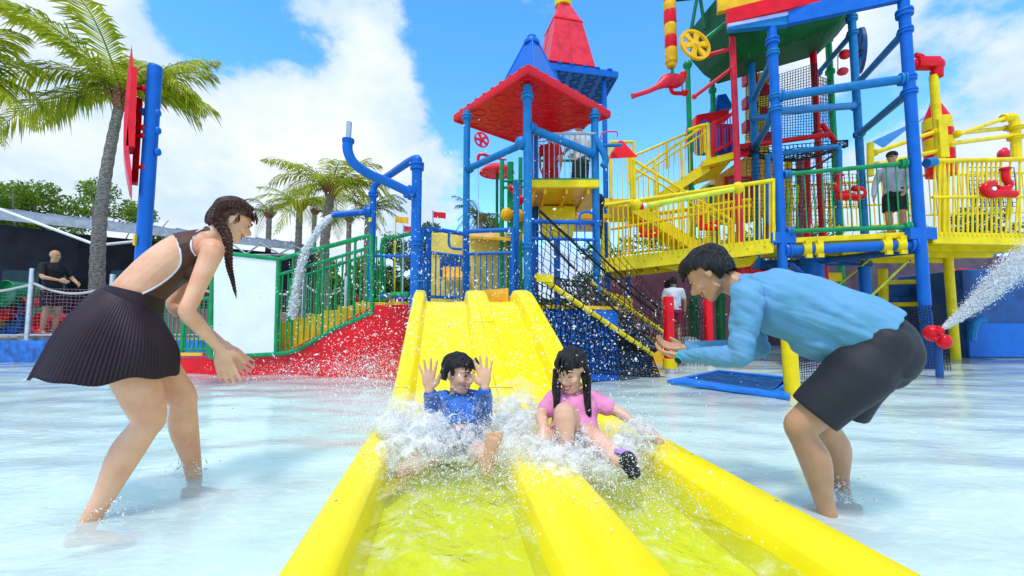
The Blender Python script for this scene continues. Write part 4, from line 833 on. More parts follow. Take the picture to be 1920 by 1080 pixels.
# ------------------------------------------------------------ yellow staircase behind the bridge
ys_ = thing('yellow_staircase', 'yellow metal staircase with barred rails crossing behind the bridge', 'staircase', (4, 11, 2))
def flight(a, b, w, steps):
    a, b = Vector(a), Vector(b); wv = V(.15, 1, 0)*w
    for o in (V(0, 0, 0), wv):
        MB().hexa([a+o+V(0, 0, -.28), b+o+V(0, 0, -.28), b+o+V(0, .06, -.28), a+o+V(0, .06, -.28), a+o, b+o, b+o+V(0, .06, 0), a+o+V(0, .06, 0)]).build('stringer', YEL, ys_, smooth=False)
    for k in range(steps):
        q = a.lerp(b, (k+.5)/steps)+V(0, 0, -.12); MB().hexa([q+V(-.15, .06, -.02), q+V(.15, .06, -.02), q+V(.15, .06, -.02)+wv, q+V(-.15, .06, -.02)+wv, q+V(-.15, .06, .02), q+V(.15, .06, .02), q+V(.15, .06, .02)+wv, q+V(-.15, .06, .02)+wv]).build('tread', YEL, ys_, smooth=False)
def srail(a, b, h, n, posts, mid=True):
    a, b = Vector(a), Vector(b); H = V(0, 0, h); rod('hand_rail', a+H, b+H, .035, YEL, ys_)
    if mid: rod('mid_rail', a+H*.82, b+H*.82, .026, YEL, ys_)
    for k in range(n): q = a.lerp(b, (k+.5)/n); rod('baluster', q, q+H*(.82 if mid else 1), .011, YEL, ys_, 'thin')
    for k in range(posts): q = a.lerp(b, k/(posts-1)); rod('rail_post', q, q+H, .034, YEL, ys_)
lA, lB = W(1172, 378, 10.6), W(1330, 300, 10.6)     # rising flight to the upper landing
flight(lA+V(.4, .9, 0), lB, .9, 7); srail(lA+V(.4, .9, 0), lB, .95, 15, 4); 
u0, u1 = W(1180, 345, 11.4), W(1322, 286, 11.2); srail(u0, u1, .72, 14, 3, False)
MB().tube([W(1290, 244, 10.6), W(1322, 234, 10.6), W(1328, 245, 10.6), W(1328, 300, 10.6)], .04, 8, 3).build('end_loop', YEL, ys_)
l2, l3 = W(1140, 368, 9.9), W(1375, 492, 9.9); flight(W(1185, 375, 9.9), l3, .9, 9); srail(W(1185, 375, 9.9), l3, .98, 20, 5)
MB().slab([W(1128, 372, 9.9), W(1195, 372, 9.9), W(1195, 372, 9.9)+V(.15, 1.6, 0), W(1128, 372, 9.9)+V(.1, 1.6, 0)], .20).build('landing', YEL, ys_, smooth=False, bevel=.01)
srail(W(1145, 372, 9.9), W(1190, 372, 9.9), 1.35, 5, 2, False)
MB().slab([W(1318, 300, 10.5), W(1375, 285, 10.5), W(1375, 285, 10.5)+V(.3, 1.6, 0), W(1318, 300, 10.5)+V(.3, 1.6, 0)], .16).build('landing', YEL, ys_, smooth=False)
for (x0, y0, x1, y1) in ((1150, 478, 1300, 462), (1170, 410, 1290, 395)): rod('cross_rail', W(x0, y0, 12), W(x1, y1, 12), .03, YEL, ys_)
for k in range(22): x = 1150+k*11; rod('baluster', W(x, 478-k*.8, 12), W(x, 410-k*.9, 12), .012, YEL, ys_, 'thin')

# ------------------------------------------------------------ big blue steel tower
bt = thing('steel_tower', 'tall blue pipe steel tower with ball jointed braces at right of centre', 'play tower', (6.7, 9.8, -.1))
rA, rB = .092, .098
pA = vpost(bt, 1463, 400, 8.75, -.15, z(46, 8.75), rA, BLUE, cols=(z(78, 8.75),)); pBb = vpost(bt, 1736, 600, 8.1, -.15, W(1700, -60, 8.1).z, rB, BLUE, cols=(z(25, 8.1),))
pC = vpost(bt, 1416, 300, 11.0, -.15, z(48, 11.0), .088, BLUE2, cols=(z(78, 11),)); pD = vpost(bt, 1607, 200, 10.7, -.15, z(10, 10.7), .09, BLUE2, cols=(z(35, 10.7),))
def at(p, y): return V(p.x, p.y, z(y, p.y))
pipe(bt, at(pA, 182), at(pBb, 147), .085, BLUE2); pipe(bt, at(pA, 470), at(pBb, 458), .095, BLUE); pipe(bt, at(pA, 205)+V(0, .1, 0), at(pD, 198), .085, BLUE2); pipe(bt, at(pC, 222), at(pA, 215)+V(0, .1, 0), .08, BLUE2)
pipe(bt, at(pD, 160), at(pBb, 58), .075, BLUE2); pipe(bt, at(pD, 252), at(pBb, 172), .08, BLUE2); pipe(bt, at(pC, 188), at(pA, 108), .072, BLUE2); pipe(bt, at(pC, 278), at(pA, 206), .072, BLUE2)
pipe(bt, W(1532, 140, 12.5), at(pD, 62), .07, BLUE2)
for p_, ys_l in ((pA, (100, 182, 205)), (pBb, (58, 147, 172)), (pC, (188, 278)), (pD, (62, 252, 160))):
    for y in ys_l: collar('clamp', at(p_, y), (0, 0, 1), .098, BLUE2 if p_ is not pBb else BLUE, bt, .12)
for dx, w_ in ((.42, 0), (.62, 0), (1.75, 0), (1.98, 0)):
    q = at(pA, 470).lerp(at(pBb, 458), dx/2.32); MB().lathe(q-V(.06, 0, 0), at(pBb, 458)-at(pA, 470), [(0, .10), (0, .125), (.13, .125), (.13, .10)], 16).build('yellow_clamp', YEL, bt); ubox('clamp_tab', q+V(0, -.09, .12), (.12, .05, .10), YEL, bt); ubox('clamp_tab', q+V(0, -.09, -.14), (.12, .05, .08), YEL, bt)
for k, (xa, ya, xb, yb_, Y) in enumerate(((1480, 492, 1560, 560, 8.9), (1706, 486, 1628, 560, 8.4), (1640, 478, 1560, 545, 10.2))):
    a, b = W(xa, ya, Y), W(xb, yb_, Y+.3); rod('stay', a.lerp(b, .28), b, .025, YG, bt); m_ = a.lerp(b, .16); d = (b-a)
    o = ubox('stay_plate', m_, (.09, .035, d.length*.30), YG if k else BLUE, bt); o.rotation_mode = 'QUATERNION'; o.rotation_quaternion = d.to_track_quat('Z', 'Y')
    MB().lathe(a+V(0, -.03, 0)+d*.04, (0, -1, 0), [(0, .022), (.02, .02)], 8).build('bolt', NAVY, bt)
# deck with green rail between the front posts
zd = 2.58
MB().prism([V(pA.x+.12, 8.72, zd-.12), V(pBb.x-.10, 8.1, zd-.12), V(pD.x, 10.7, zd-.12), V(pC.x, 11, zd-.12)], (0, 0, .11)).build('deck', YEL, bt, smooth=False, bevel=.012)
rod('cross_beam', V(pA.x, 8.8, zd-.30), V(pD.x, 10.6, zd-.30), .07, NAVY, bt); rod('cross_beam', V(pBb.x, 8.2, zd-.35), V(pC.x, 10.9, zd-.35), .07, NAVY, bt); rod('cross_beam', V(pC.x, 10.9, zd-.25), V(pD.x, 10.7, zd-.25), .08, BLUE, bt)
for q in (at(pA, 445), at(pBb, 437)): ubox('deck_bracket', q+V(.0, .0, -.02), (.5, .16, .22), BLUE, bt)
rod('centre_column', (6.9, 9.9, -.15), (6.9, 9.9, zd-.15), .24, BLUE, bt); rod('column', W(1620, 500, 10)*1, V(W(1620, 500, 10).x, 10, -.1), .12, BLUE, bt)
rl = thing('green_railing', 'green railing with round end fittings between the two front blue posts', 'railing', (6.6, 8.45, zd))
a, b = at(pA, 328), at(pBb, 305); a2_, b2_ = at(pA, 434), at(pBb, 425)
for p_, q_ in ((a, b), (a2_, b2_)):
    d = (q_-p_).normalized(); rod('rail', p_+d*.1, q_-d*.1, .045, GRN, rl); collar('end_fitting', p_+d*.16, d, .07, BLUE2, rl, .12); collar('end_fitting', q_-d*.18, d, .075, GRN, rl, .12)
for k in range(14): t = (k+1)/15; rod('baluster', a2_.lerp(b2_, t), a.lerp(b, t), .013, GRN, rl, 'thin')
# top band
tbm = thing('roof_fascia', 'red and blue fascia band with lilac edging along the top of the steel tower', 'fascia', (6, 8.6, 6.7))
LIL = mat('lilac', (.45, .48, .80), .4)
def band(name, x0, ya0, yb0, x1, ya1, yb1, Y0, Y1, m, th=.08):
    p = [W(x0, yb0, Y0), W(x1, yb1, Y1), W(x1, ya1, Y1), W(x0, ya0, Y0)]; return MB().prism(p, (.03, th, 0)).build(name, m, tbm, smooth=False, bevel=.008)
band('red_band', 1362, 17, 44, 1540, -28, 2, 8.75, 8.45, RED); band('lilac_edge', 1364, 44, 50, 1482, 20, 27, 8.75, 8.6, LIL, .10)
band('blue_band', 1478, 17, 44, 1705, -42, -4, 8.6, 8.0, BLUE, .12); band('under_band', 1366, 50, 55, 1480, 27, 45, 8.78, 8.62, BLUE2, .14)
band('orange_hood', 1346, -60, 22, 1530, -110, -20, 8.95, 8.7, YELD, .12)
# great green tipping tub
tub = thing('green_tub', 'huge green tipping tub seen from below inside the steel tower', 'tub', W(1440, 150, 11.5))
O = [W(1362, 44, 9.6), W(1600, 2, 9.6), W(1606, 20, 13), W(1294, 112, 12.5)]; I = [W(1392, 112, 10.4), W(1550, 60, 10.2), W(1530, 105, 12.3), W(1345, 158, 12.2)]
m_ = [o.lerp(i, .5)+V(0, 0, -.10) for o, i in zip(O, I)]
tt = [o+V(0, 0, .9) for o in O]
MB().rings([tt, O, m_, I]).build('shell', mat('tub_green', (.005, .10, .025), .6, .15, 3, spec=.1), tub, smooth=False, bevel=.04)
for k in range(6): t = (k+.5)/6; rod('rib', O[0].lerp(O[1], t), I[0].lerp(I[1], t), .03, GRND, tub)
rod('edge_rod', W(1318, 76, 9.5), W(1362, 42, 9.4), .04, GRN, tub); rod('edge_rod', W(1362, 38, 9.0), W(1372, 15, 9.0), .035, GRN, tub)
# green masts, red masts, striped tube, wheels
gm = thing('green_mast', 'slim green mast with struts holding the yellow wheel, against the sky', 'mast', V(W(1295, 400, 11).x, 11, .1))
X = W(1293, 250, 11.0).x; rod('mast', (X, 11, 0), (X, 11, z(118, 11)), .065, GRN, gm); MB().ell((X, 11, z(122, 11)), (.12, .12, .12)).build('joint', GRN, gm)
rod('strut', W(1296, 55, 10.9), W(1308, -10, 10.9), .045, GRND, gm); rod('strut', W(1322, 55, 10.9), W(1312, -10, 10.9), .045, GRND, gm); rod('strut', W(1262, 0, 10.9), W(1300, -4, 10.9), .05, GRND, gm)
g2m = thing('green_mast', 'short green mast right behind the left red mast', 'mast', V(W(1338, 400, 12.5).x, 12.5, .1)); vpost(g2m, 1337, 200, 12.5, 0, z(150, 12.5), .075, GRN, 'mast', cols=(z(170, 12.5),))
g3m = thing('green_mast', 'thin green mast seen between the two right blue posts', 'mast', V(W(1560, 400, 13).x, 13, .1)); vpost(g3m, 1560, 200, 13, 0, z(50, 13), .09, GRN, 'mast', cols=(z(75, 13), z(135, 13)))
rm = thing('red_mast', 'slim red mast with pink red braces left of the blue steel posts', 'mast', V(W(1385, 400, 9.9).x, 9.9, .1)); pr = vpost(rm, 1380, 250, 9.9, 0, z(48, 9.9), .072, PINKR, 'mast')
pipe(rm, at(pr, 126), W(1298, 184, 10.2), .045, PINKR); pipe(rm, at(pr, 90), W(1325, 104, 10.1), .045, PINKR)
rm2 = thing('red_mast', 'second red mast behind the net panel between the blue posts', 'mast', V(W(1535, 400, 11.8).x, 11.8, .1)); vpost(rm2, 1530, 200, 11.8, 0, z(35, 11.8), .085, RED, 'mast', cols=(z(250, 11.8),)); rod('brace', W(1540, 232, 11.8), W(1568, 268, 11.8), .07, RED, rm2); rod('lower_mast', W(1372, 470, 12), W(1372, 330, 12), .08, RED, rm2)
tubes = thing('striped_tube', 'hanging tube in red and yellow bands against the sky', 'tube', W(1257, 125, 10.2)); X0_ = W(1257, 60, 10.2)
for k, (ya, yb_, m2, r_) in enumerate(((-40, -5, YELD, .135), (-5, 4, RED, .142), (4, 22, YELD, .15), (22, 46, RED, .152), (46, 69, YELD, .145), (69, 92, RED, .145), (92, 118, YELD, .150))):
    za, zb = z(ya, 10.2), z(yb_, 10.2); xx_ = X0_.x+.0*k; MB().lathe((xx_, 10.2, zb), (0, 0, 1), [(0, r_*.97), (.02, r_), (za-zb-.025, r_), (za-zb-.005, r_*.97)], 22).build('band', m2, tubes)
MB().lathe((X0_.x, 10.2, z(127, 10.2)), (0, 0, 1), [(0, .08), (.02, .115), (.12, .125)], 20).build('end_cap', YELD, tubes); rod('hose', (X0_.x+.02, 10.2, z(140, 10.2)), (X0_.x+.02, 10.2, z(126, 10.2)), .035, GRN, tubes)
wheel('large yellow spoked wheel at the top beside the striped tube', W(1303, 84, 9.3), (.25, -1, .15), .385, YELD, .03, 6)
wheel('dark blue spoked wheel seen nearly edge on between the right blue posts', W(1612, 96, 12.0), (.9, -.45, 0), .62, NAVY, .04, 6)
for q in (W(1582, 100, 11.9), W(1578, 134, 11.9)): pass
hb_ = thing('wheel_bracket', 'red twin hub bracket left of the dark blue wheel', 'bracket', W(1582, 140, 11.9)); MB().ell(W(1584, 102, 11.8), (.16, .12, .14)).build('upper_hub', RED, hb_); MB().ell(W(1580, 134, 11.8), (.15, .12, .11)).build('lower_hub', PINKR, hb_); rod('axle', W(1575, 102, 11.8), W(1612, 98, 12), .04, NAVY, hb_); rod('link', W(1571, 104, 11.8), W(1571, 134, 11.8), .015, STEEL, hb_)
# long red cannon against the sky
rc = thing('water_cannon', 'long nosed red water cannon pointing left against the sky', 'water cannon', W(1260, 180, 10.4))
MB().tube([W(1187, 180, 10.2), W(1212, 172, 10.2), W(1232, 163, 10.2), W(1250, 152, 10.3), W(1268, 152, 10.4), W(1281, 146, 10.5)], [.055, .06, .075, .17, .17, .10], 16, 4).build('barrel', PINKR, rc)
MB().lathe(W(1187, 180, 10.2), W(1187, 180, 10.2)-W(1212, 172, 10.2), [(-.04, .06), (0, .07), (.03, .07), (.03, .045)], 14).build('muzzle_ring', PINKR, rc); MB().tube([W(1258, 164, 10.3), W(1262, 174, 10.4), W(1284, 175, 10.6)], .05, 8, 4).build('yoke', RED, rc); MB().ell(W(1284, 174, 10.7), (.09, .09, .09)).build('yoke_joint', RED, rc); MB().ell(W(1281, 140, 10.6), (.09, .09, .1)).build('rear_joint', RED, rc); rod('link', W(1279, 146, 10.4), W(1279, 172, 10.4), .012, BLACKR, rc)

# ------------------------------------------------------------ things inside / behind the steel tower
np_ = thing('net_screen', 'black net screen stretched high between the red and blue posts', 'net', W(1490, 250, 11.6))
net('net', (W(1400, 262, 11.6), W(1532, 258, 11.7), W(1532, 118, 11.7), W(1400, 158, 11.6)), 26, 26, .010, BLACKR, np_, jit=.1, seed=20); net('net', (W(1532, 270, 11.9), W(1556, 262, 12.8), W(1556, 150, 12.8), W(1532, 142, 11.9)), 8, 18, .011, BLACKR, np_, jit=.1, seed=21)
ns = thing('net_bowl', 'black net sagging under the red beam inside the steel tower', 'net', W(1470, 330, 10.8)); rod('red_beam', W(1380, 276, 11), W(1555, 252, 11.2), .07, RED, ns)
net('net', (W(1385, 280, 10.6), W(1590, 262, 10.6), W(1590, 275, 12.2), W(1385, 290, 12.2)), 26, 14, .014, BLACKR, ns, sag=.35, jit=.5, seed=22); MB().tube([W(1475, 318, 10), W(1520, 316, 10), W(1560, 292, 10), W(1568, 285, 10)], .03, 6, 3).build('edge_rope', BLACKR, ns)
net('net', (W(1400, 300, 10.4), W(1570, 285, 10.4), W(1560, 420, 10.8), W(1400, 420, 10.8)), 20, 16, .008, BLACKR, ns, jit=.4, seed=23)
hp = thing('blue_hoop_rail', 'blue hooped pipe rail inside the lower steel tower', 'rail', W(1500, 330, 10.2)); MB().tube([W(1440, 330, 10.2), W(1440, 300, 10.2), W(1450, 290, 10.2), W(1560, 276, 10.2), W(1572, 282, 10.2), W(1574, 300, 10.2), W(1574, 420, 10.2)], .06, 10, 4).build('hoop', BLUE2, hp); rod('leg', W(1440, 420, 10.2), W(1440, 328, 10.2), .06, BLUE2, hp)
# brick like coloured panel, cabin, barrels
bpn = thing('block_pillar', 'pillar of red and yellow play blocks behind the net screen', 'pillar', W(1415, 330, 13)); 
for k in range(7):
    for j in range(2):
        ubox('block', W(1405+22*j+(k % 2)*6, 150+k*22, 13.2+.02*j), (.34, .3, .33), YEL if (k+j) % 2 else RED, bpn)
cb = thing('cabin', 'small cabin with blue pointed roof and red curtain behind the bridge', 'cabin', W(1360, 300, 12.6))
bl = [W(1342, 206, 12.6), W(1376, 200, 12.6)]; MB().rings([[bl[0]+V(0, 0, 0), bl[1], bl[1]+V(0, .6, 0), bl[0]+V(0, .6, 0)], [bl[0].lerp(bl[1], .25)+V(0, .1, .5), bl[0].lerp(bl[1], .7)+V(0, .1, .5), bl[0].lerp(bl[1], .7)+V(0, .5, .5), bl[0].lerp(bl[1], .25)+V(0, .5, .5)]]).build('roof_hat', BLUE, cb, smooth=False, bevel=.02)
MB().prism([W(1306, 214, 12.4), W(1368, 204, 12.4), W(1368, 222, 12.4), W(1336, 230, 12.4), W(1318, 226, 12.4), W(1302, 262, 12.4)], (0, .8, 0)).build('red_hood', RED, cb, smooth=False, bevel=.05)
MB().lathe(W(1322, 285, 12.5), (0, 0, 1), [(0, .30), (.1, .34), (.6, .34), (.75, .26), (.95, .08)], 18).build('blue_figure', BLUE, cb); ubox('red_stripe', W(1315, 262, 12.1), (.08, .05, .6), RED, cb); ubox('purple_panel', W(1354, 262, 12.6), (.75, .06, .95), PURP, cb)
for k in range(3): ubox('blue_panel', W(1345+k*14, 262, 12.5), (.09, .05, .7), BLUE, cb)
prr = thing('red_railing', 'red barred railing slanting beside the left red mast', 'railing', W(1350, 300, 11)); railing(prr, W(1336, 232, 11), W(1376, 212, 11), .85, RED, 8, .045, .014); rod('rail_post', W(1336, 300, 11), W(1336, 230, 11), .04, RED, prr)
MB().hexa([W(1296, 330, 10.8), W(1405, 290, 10.8), W(1405, 290, 11.4), W(1296, 330, 11.4), W(1296, 320, 10.8), W(1405, 268, 10.8), W(1405, 268, 11.4), W(1296, 320, 11.4)]).build('red_ramp_beam', RED, prr, smooth=False)
hs_ = thing('yellow_cabin', 'yellow cabin with a red framed window under the red beam', 'cabin', W(1370, 400, 12)); MB().prism([W(1325, 410, 12), W(1450, 400, 12), W(1450, 300, 12), W(1400, 292, 12), W(1345, 330, 12)], (0, 1.2, 0)).build('wall', mat('wall_amber', (.85, .42, .06), .5), hs_, smooth=False)
MB().box(W(1385, 352, 11.95), (.75, .06, .62)).build('window_frame', RED, hs_, smooth=False); MB().box(W(1385, 352, 11.9), (.6, .04, .5)).build('pane', mat('window_pane', (.25, .12, .14), .2), hs_, smooth=False); ubox('column', W(1333, 400, 12), (.16, .16, 1.6), GRN, hs_); ubox('column', W(1298, 400, 11.6), (.12, .12, 1.4), BLUE, hs_)
for k, (x, m__) in enumerate(((1420, RED), (1438, MAUVE), (1500, MAUVE), (1512, RED), (1478, YEL))): o = rod('panel_post', W(x, 450, 12.6), W(x, 300, 12.6), .11, m__, hs_)
yr2 = thing('rear_railing', 'yellow railing across the back of the steel tower deck', 'railing', W(1600, 440, 12.4)); railing(yr2, W(1440, 352, 12.6), W(1725, 335, 12.4), 1.4, YEL, 34, .04, .016, .7, 5)

# ------------------------------------------------------------ right hand bridge, rocket and pipes
rb_ = thing('right_bridge', 'yellow bridge with close bars running out of the right edge of the photo', 'bridge', (9.2, 8.1, 2.5))
a, b = W(1748, 302, 8.1), W(2050, 296, 8.1); lo0, lo1 = W(1748, 440, 8.1), W(2050, 446, 8.1)
rod('top_rail', a, b, .045, YEL, rb_); rod('mid_rail', W(1748, 370, 8.1), W(2050, 368, 8.1), .03, YEL, rb_)
for k in range(34): t = (k+.5)/34; rod('baluster', lo0.lerp(lo1, t), a.lerp(b, t) if k % 2 == 0 or t < .45 else a.lerp(b, t)-V(0, 0, .7), .019, YEL, rb_, 'thin')
MB().hexa([lo0+V(0, 0, -.17), lo1+V(0, 0, -.17), lo1+V(0, .1, -.17), lo0+V(0, .1, -.17), lo0+V(0, 0, .06), lo1+V(0, 0, .06), lo1+V(0, .1, .06), lo0+V(0, .1, .06)]).build('edge_beam', YEL, rb_, smooth=False, bevel=.012)
MB().slab([lo0+V(0, .11, 0), lo1+V(0, .11, 0), lo1+V(0, 3.4, 0), lo0+V(.8, 3.4, 0)], .06).build('deck', YEL, rb_, smooth=False)
for k in range(3): MB().box((9.2, 8.9+k*.9, lo0.z-.14), (3.4, .12, .12)).build('joist', YEL, rb_, smooth=False)
railing(rb_, W(1700, 330, 11.2), W(2050, 320, 11.2), 1.15, YEL, 30, .035, .013)
rod('end_fitting', W(1737, 306, 8.1), W(1752, 303, 8.1), .09, BLUE2, rb_)
rk = thing('rocket', 'red and yellow play rocket behind the yellow mast at right', 'rocket', V(W(1764, 320, 11).x, 11, 2.4)); q = W(1764, 330, 11); zb = q.z
for k, (y0, y1, r0_, r1_, m__) in enumerate(((330, 284, .30, .31, RED), (284, 262, .31, .315, YEL), (262, 246, .315, .31, RED), (246, 224, .31, .29, YEL), (224, 198, .28, .13, RED), (198, 187, .13, .10, YEL))):
    MB().lathe((q.x, 11, z(y0, 11)), (0, 0, 1), [(0, r0_), (z(y1, 11)-z(y0, 11), r1_)], 22).build('section', m__, rk)
MB().lathe(W(1773, 234, 10.7), (0, -1, 0), [(0, .045), (.02, .04)], 10).build('rivet', BLACKR, rk)
ym = thing('yellow_mast', 'yellow mast topped by a red bent nozzle', 'mast', V(W(1768, 400, 9.9).x, 9.9, .1)); X = W(1760, 240, 9.9).x; rod('mast', (X, 9.9, 0), (X-.03, 9.9, z(142, 9.9)), .088, YEL, ym); ubox('clamp', (X, 9.85, z(262, 9.9)), (.2, .12, .9), YEL, ym)
MB().lathe(W(1757, 145, 9.9), (0, 0, 1), [(0, .12), (.16, .13), (.2, .1)], 14).build('nozzle_base', RED, ym); MB().box(W(1738, 119, 9.9), (.52, .24, .26)).build('nozzle_box', RED, ym, bevel=.05); MB().tube([W(1724, 128, 9.9), W(1718, 118, 9.9), W(1730, 108, 9.9), W(1716, 103, 9.9)], .06, 8, 4).build('nozzle', RED, ym); MB().ell(W(1757, 122, 9.9), (.16, .14, .17)).build('nozzle_head', RED, ym)
for (x0, y0, x1, y1, Ya, Yb) in ((1636, 288, 1756, 246, 9.8, 9.9), (1640, 310, 1762, 282, 9.8, 9.9), (1792, 254, 1888, 220, 9.9, 10.4), (1792, 250, 1888, 240, 9.9, 10.6), (1776, 270, 1900, 254, 9.9, 10.4)): pipe(ym, W(x0, y0, Ya), W(x1, y1, Yb), .05, YEL, True, 'pipe')
MB().tube([W(1880, 222, 10.4), W(1893, 220, 10.4), W(1902, 228, 10.4), W(1906, 300, 10.4)], .10, 10, 4).build('end_post', YEL, ym); rod('end_post', W(1632, 268, 9.8), W(1632, 330, 9.8), .07, YEL, ym)
for y in (240, 258): collar('collar', W(1904, y, 10.4), (0, 0, 1), .12, YEL, ym, .1)
sl = thing('shade_sail', 'small blue triangular shade sail behind the right blue post', 'shade sail', W(1660, 277, 13)); P3 = [W(1636, 266, 13), W(1722, 226, 13.4), W(1656, 278, 12.6)]; MB().prism(P3, (0, .02, .02)).build('cloth', BLUE2, sl, smooth=False); MB().prism([W(1722, 230, 13.4), W(1746, 212, 13.6), W(1728, 224, 13)], (0, .02, .02)).build('corner_strap', BLUE2, sl, smooth=False)
pc = thing('red_figurehead', 'small faded red knob figure above the rail at right edge', 'ornament', W(1882, 298, 11)); MB().ell(W(1882, 290, 11), (.14, .12, .16)).build('body', PINKR, pc); rod('horn', W(1882, 290, 11), W(1884, 278, 11), .05, PINKR, pc)

# ------------------------------------------------------------ under the bridges
def wallbox(label, name, x0, y0, x1, y1, Y, dep, m, cat='wall', zb=-.1, bev=.03):
    p, q_ = W(x0, y0, Y), W(x1, y1, Y); o = MB().hexa([V(p.x, Y, zb), V(q_.x, Y, zb), V(q_.x, Y+dep, zb), V(p.x, Y+dep, zb), V(p.x, Y, p.z), V(q_.x, Y, q_.z), V(q_.x, Y+dep, q_.z), V(p.x, Y+dep, p.z)]).build(name, m, None, smooth=False, bevel=bev); return tag(o, label, cat)
mw = thing('mauve_tank', 'dull mauve rounded wall with a round black porthole under the yellow bridge', 'wall', (4.4, 12.6, 0)); p, q_ = W(1135, 498, 12.4), W(1420, 478, 12.4)
MB().hexa([V(p.x, 12.4, -.1), V(q_.x, 12.4, -.1), V(q_.x, 13, -.1), V(p.x, 13, -.1), V(p.x, 12.4, p.z), V(q_.x, 12.4, q_.z+.25), V(q_.x, 13, q_.z+.25), V(p.x, 13, p.z)]).build('wall', MAUVE, mw, smooth=False, bevel=.06)
MB().lathe(W(1256, 535, 12.38), (0, -1, 0), [(0, .16), (.02, .15)], 20).build('porthole', BLACKR, mw)
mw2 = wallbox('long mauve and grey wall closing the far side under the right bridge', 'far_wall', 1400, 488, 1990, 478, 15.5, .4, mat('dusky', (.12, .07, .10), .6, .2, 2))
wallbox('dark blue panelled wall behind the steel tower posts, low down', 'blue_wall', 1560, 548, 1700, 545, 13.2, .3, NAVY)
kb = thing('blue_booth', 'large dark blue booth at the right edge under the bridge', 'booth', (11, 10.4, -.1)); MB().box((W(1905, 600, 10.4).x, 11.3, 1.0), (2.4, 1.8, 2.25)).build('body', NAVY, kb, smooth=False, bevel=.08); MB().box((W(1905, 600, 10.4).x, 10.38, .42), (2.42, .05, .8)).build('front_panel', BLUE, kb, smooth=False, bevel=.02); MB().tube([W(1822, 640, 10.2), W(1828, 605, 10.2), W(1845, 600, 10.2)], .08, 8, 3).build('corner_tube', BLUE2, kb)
fr_ = thing('box_scaffold', 'yellow box frame with red and blue panels under the right deck', 'frame', (8.6, 11.6, 0))
for x in (1655, 1780): rod('upright', V(W(x, 600, 11.6).x, 11.6, -.1), W(x, 505, 11.6), .11, YEL, fr_)
for y in (530, 572): rod('beam', W(1650, y, 11.55), W(1810, y-4, 11.55), .06, YEL, fr_)
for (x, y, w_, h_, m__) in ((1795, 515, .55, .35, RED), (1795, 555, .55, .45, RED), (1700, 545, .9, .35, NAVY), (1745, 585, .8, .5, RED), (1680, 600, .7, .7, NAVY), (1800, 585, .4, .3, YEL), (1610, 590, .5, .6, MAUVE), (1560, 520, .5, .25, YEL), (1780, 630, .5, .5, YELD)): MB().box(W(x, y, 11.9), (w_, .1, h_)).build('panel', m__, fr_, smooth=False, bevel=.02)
for k, x in enumerate((1350, 1385, 1300)): 
    t = thing('green_pole' if k else 'green_post', ('green pole under the bridge, between the two red posts', 'green pole under the bridge behind the face of the man', 'short green pole left of the second red post')[k], 'pole', V(W(x, 600, 10.4+k*.2).x, 10.4+k*.2, 0)); rod('pole', V(W(x, 600, 10.4+k*.2).x, 10.4+k*.2, -.1), W(x, 545+k*8, 10.4+k*.2), .10, GRND, t); collar('collar', W(x, 560+k*8, 10.4+k*.2), (0, 0, 1), .11, GRND, t, .1)
rod_ = thing('red_hydrant', 'red bulb fitting hanging under the bridge over the head of the man', 'fitting', W(1395, 512, 10.2)); MB().ell(W(1392, 506, 10.2), (.20, .16, .22)).build('bulb', RED, rod_); MB().ell(W(1440, 512, 11), (.45, .2, .12)).build('arm', RED, rod_); rod('stem', W(1392, 506, 10.2), W(1392, 470, 10.2), .07, RED, rod_)
bs = thing('blue_slope', 'blue ramp panel behind the net climb', 'ramp', (2, 8.2, 0)); MB().hexa([V(1.3, 7.5, -.1), V(2.7, 8.4, -.1), V(2.7, 9, -.1), V(1.3, 9, -.1), V(1.3, 7.5, 1.3), V(2.7, 8.4, .5), V(2.7, 9, .5), V(1.3, 9, 1.3)]).build('panel', NAVY, bs, smooth=False); MB().hexa([V(1.4, 7.45, 1.0), V(2.2, 7.9, 1.0), V(2.2, 8.2, 1.0), V(1.4, 8.2, 1.0), V(1.4, 7.45, 1.45), V(2.2, 7.9, 1.3), V(2.2, 8.2, 1.3), V(1.4, 8.2, 1.45)]).build('yellow_step', YELD, bs, smooth=False)
for k, (x, y, r_, m__) in enumerate(((1130, 640, .5, MAUVE), (1165, 655, .45, YELD), (1215, 640, .4, YELD), (1290, 650, .4, GREY))):
    t = thing('boulder', ('mauve play boulder under the net, next to the blue box', 'amber play boulder low under the net', 'amber play boulder at the foot of the net', 'grey play boulder right of the red post')[k], 'boulder', V(W(x, y, 9.6).x, 9.6, -.1)); MB().lathe((W(x, y, 9.6).x, 9.6, -.1), (0, 0, 1), [(0, r_), (.3, r_*1.02), (.5, r_*.8), (.62, r_*.4), (.64, .02)], 12).build('shell', m__, t); ubox('foot', (W(x, y, 9.6).x, 9.6, -.06), (r_*1.6, r_*1.6, .1), m__, t)
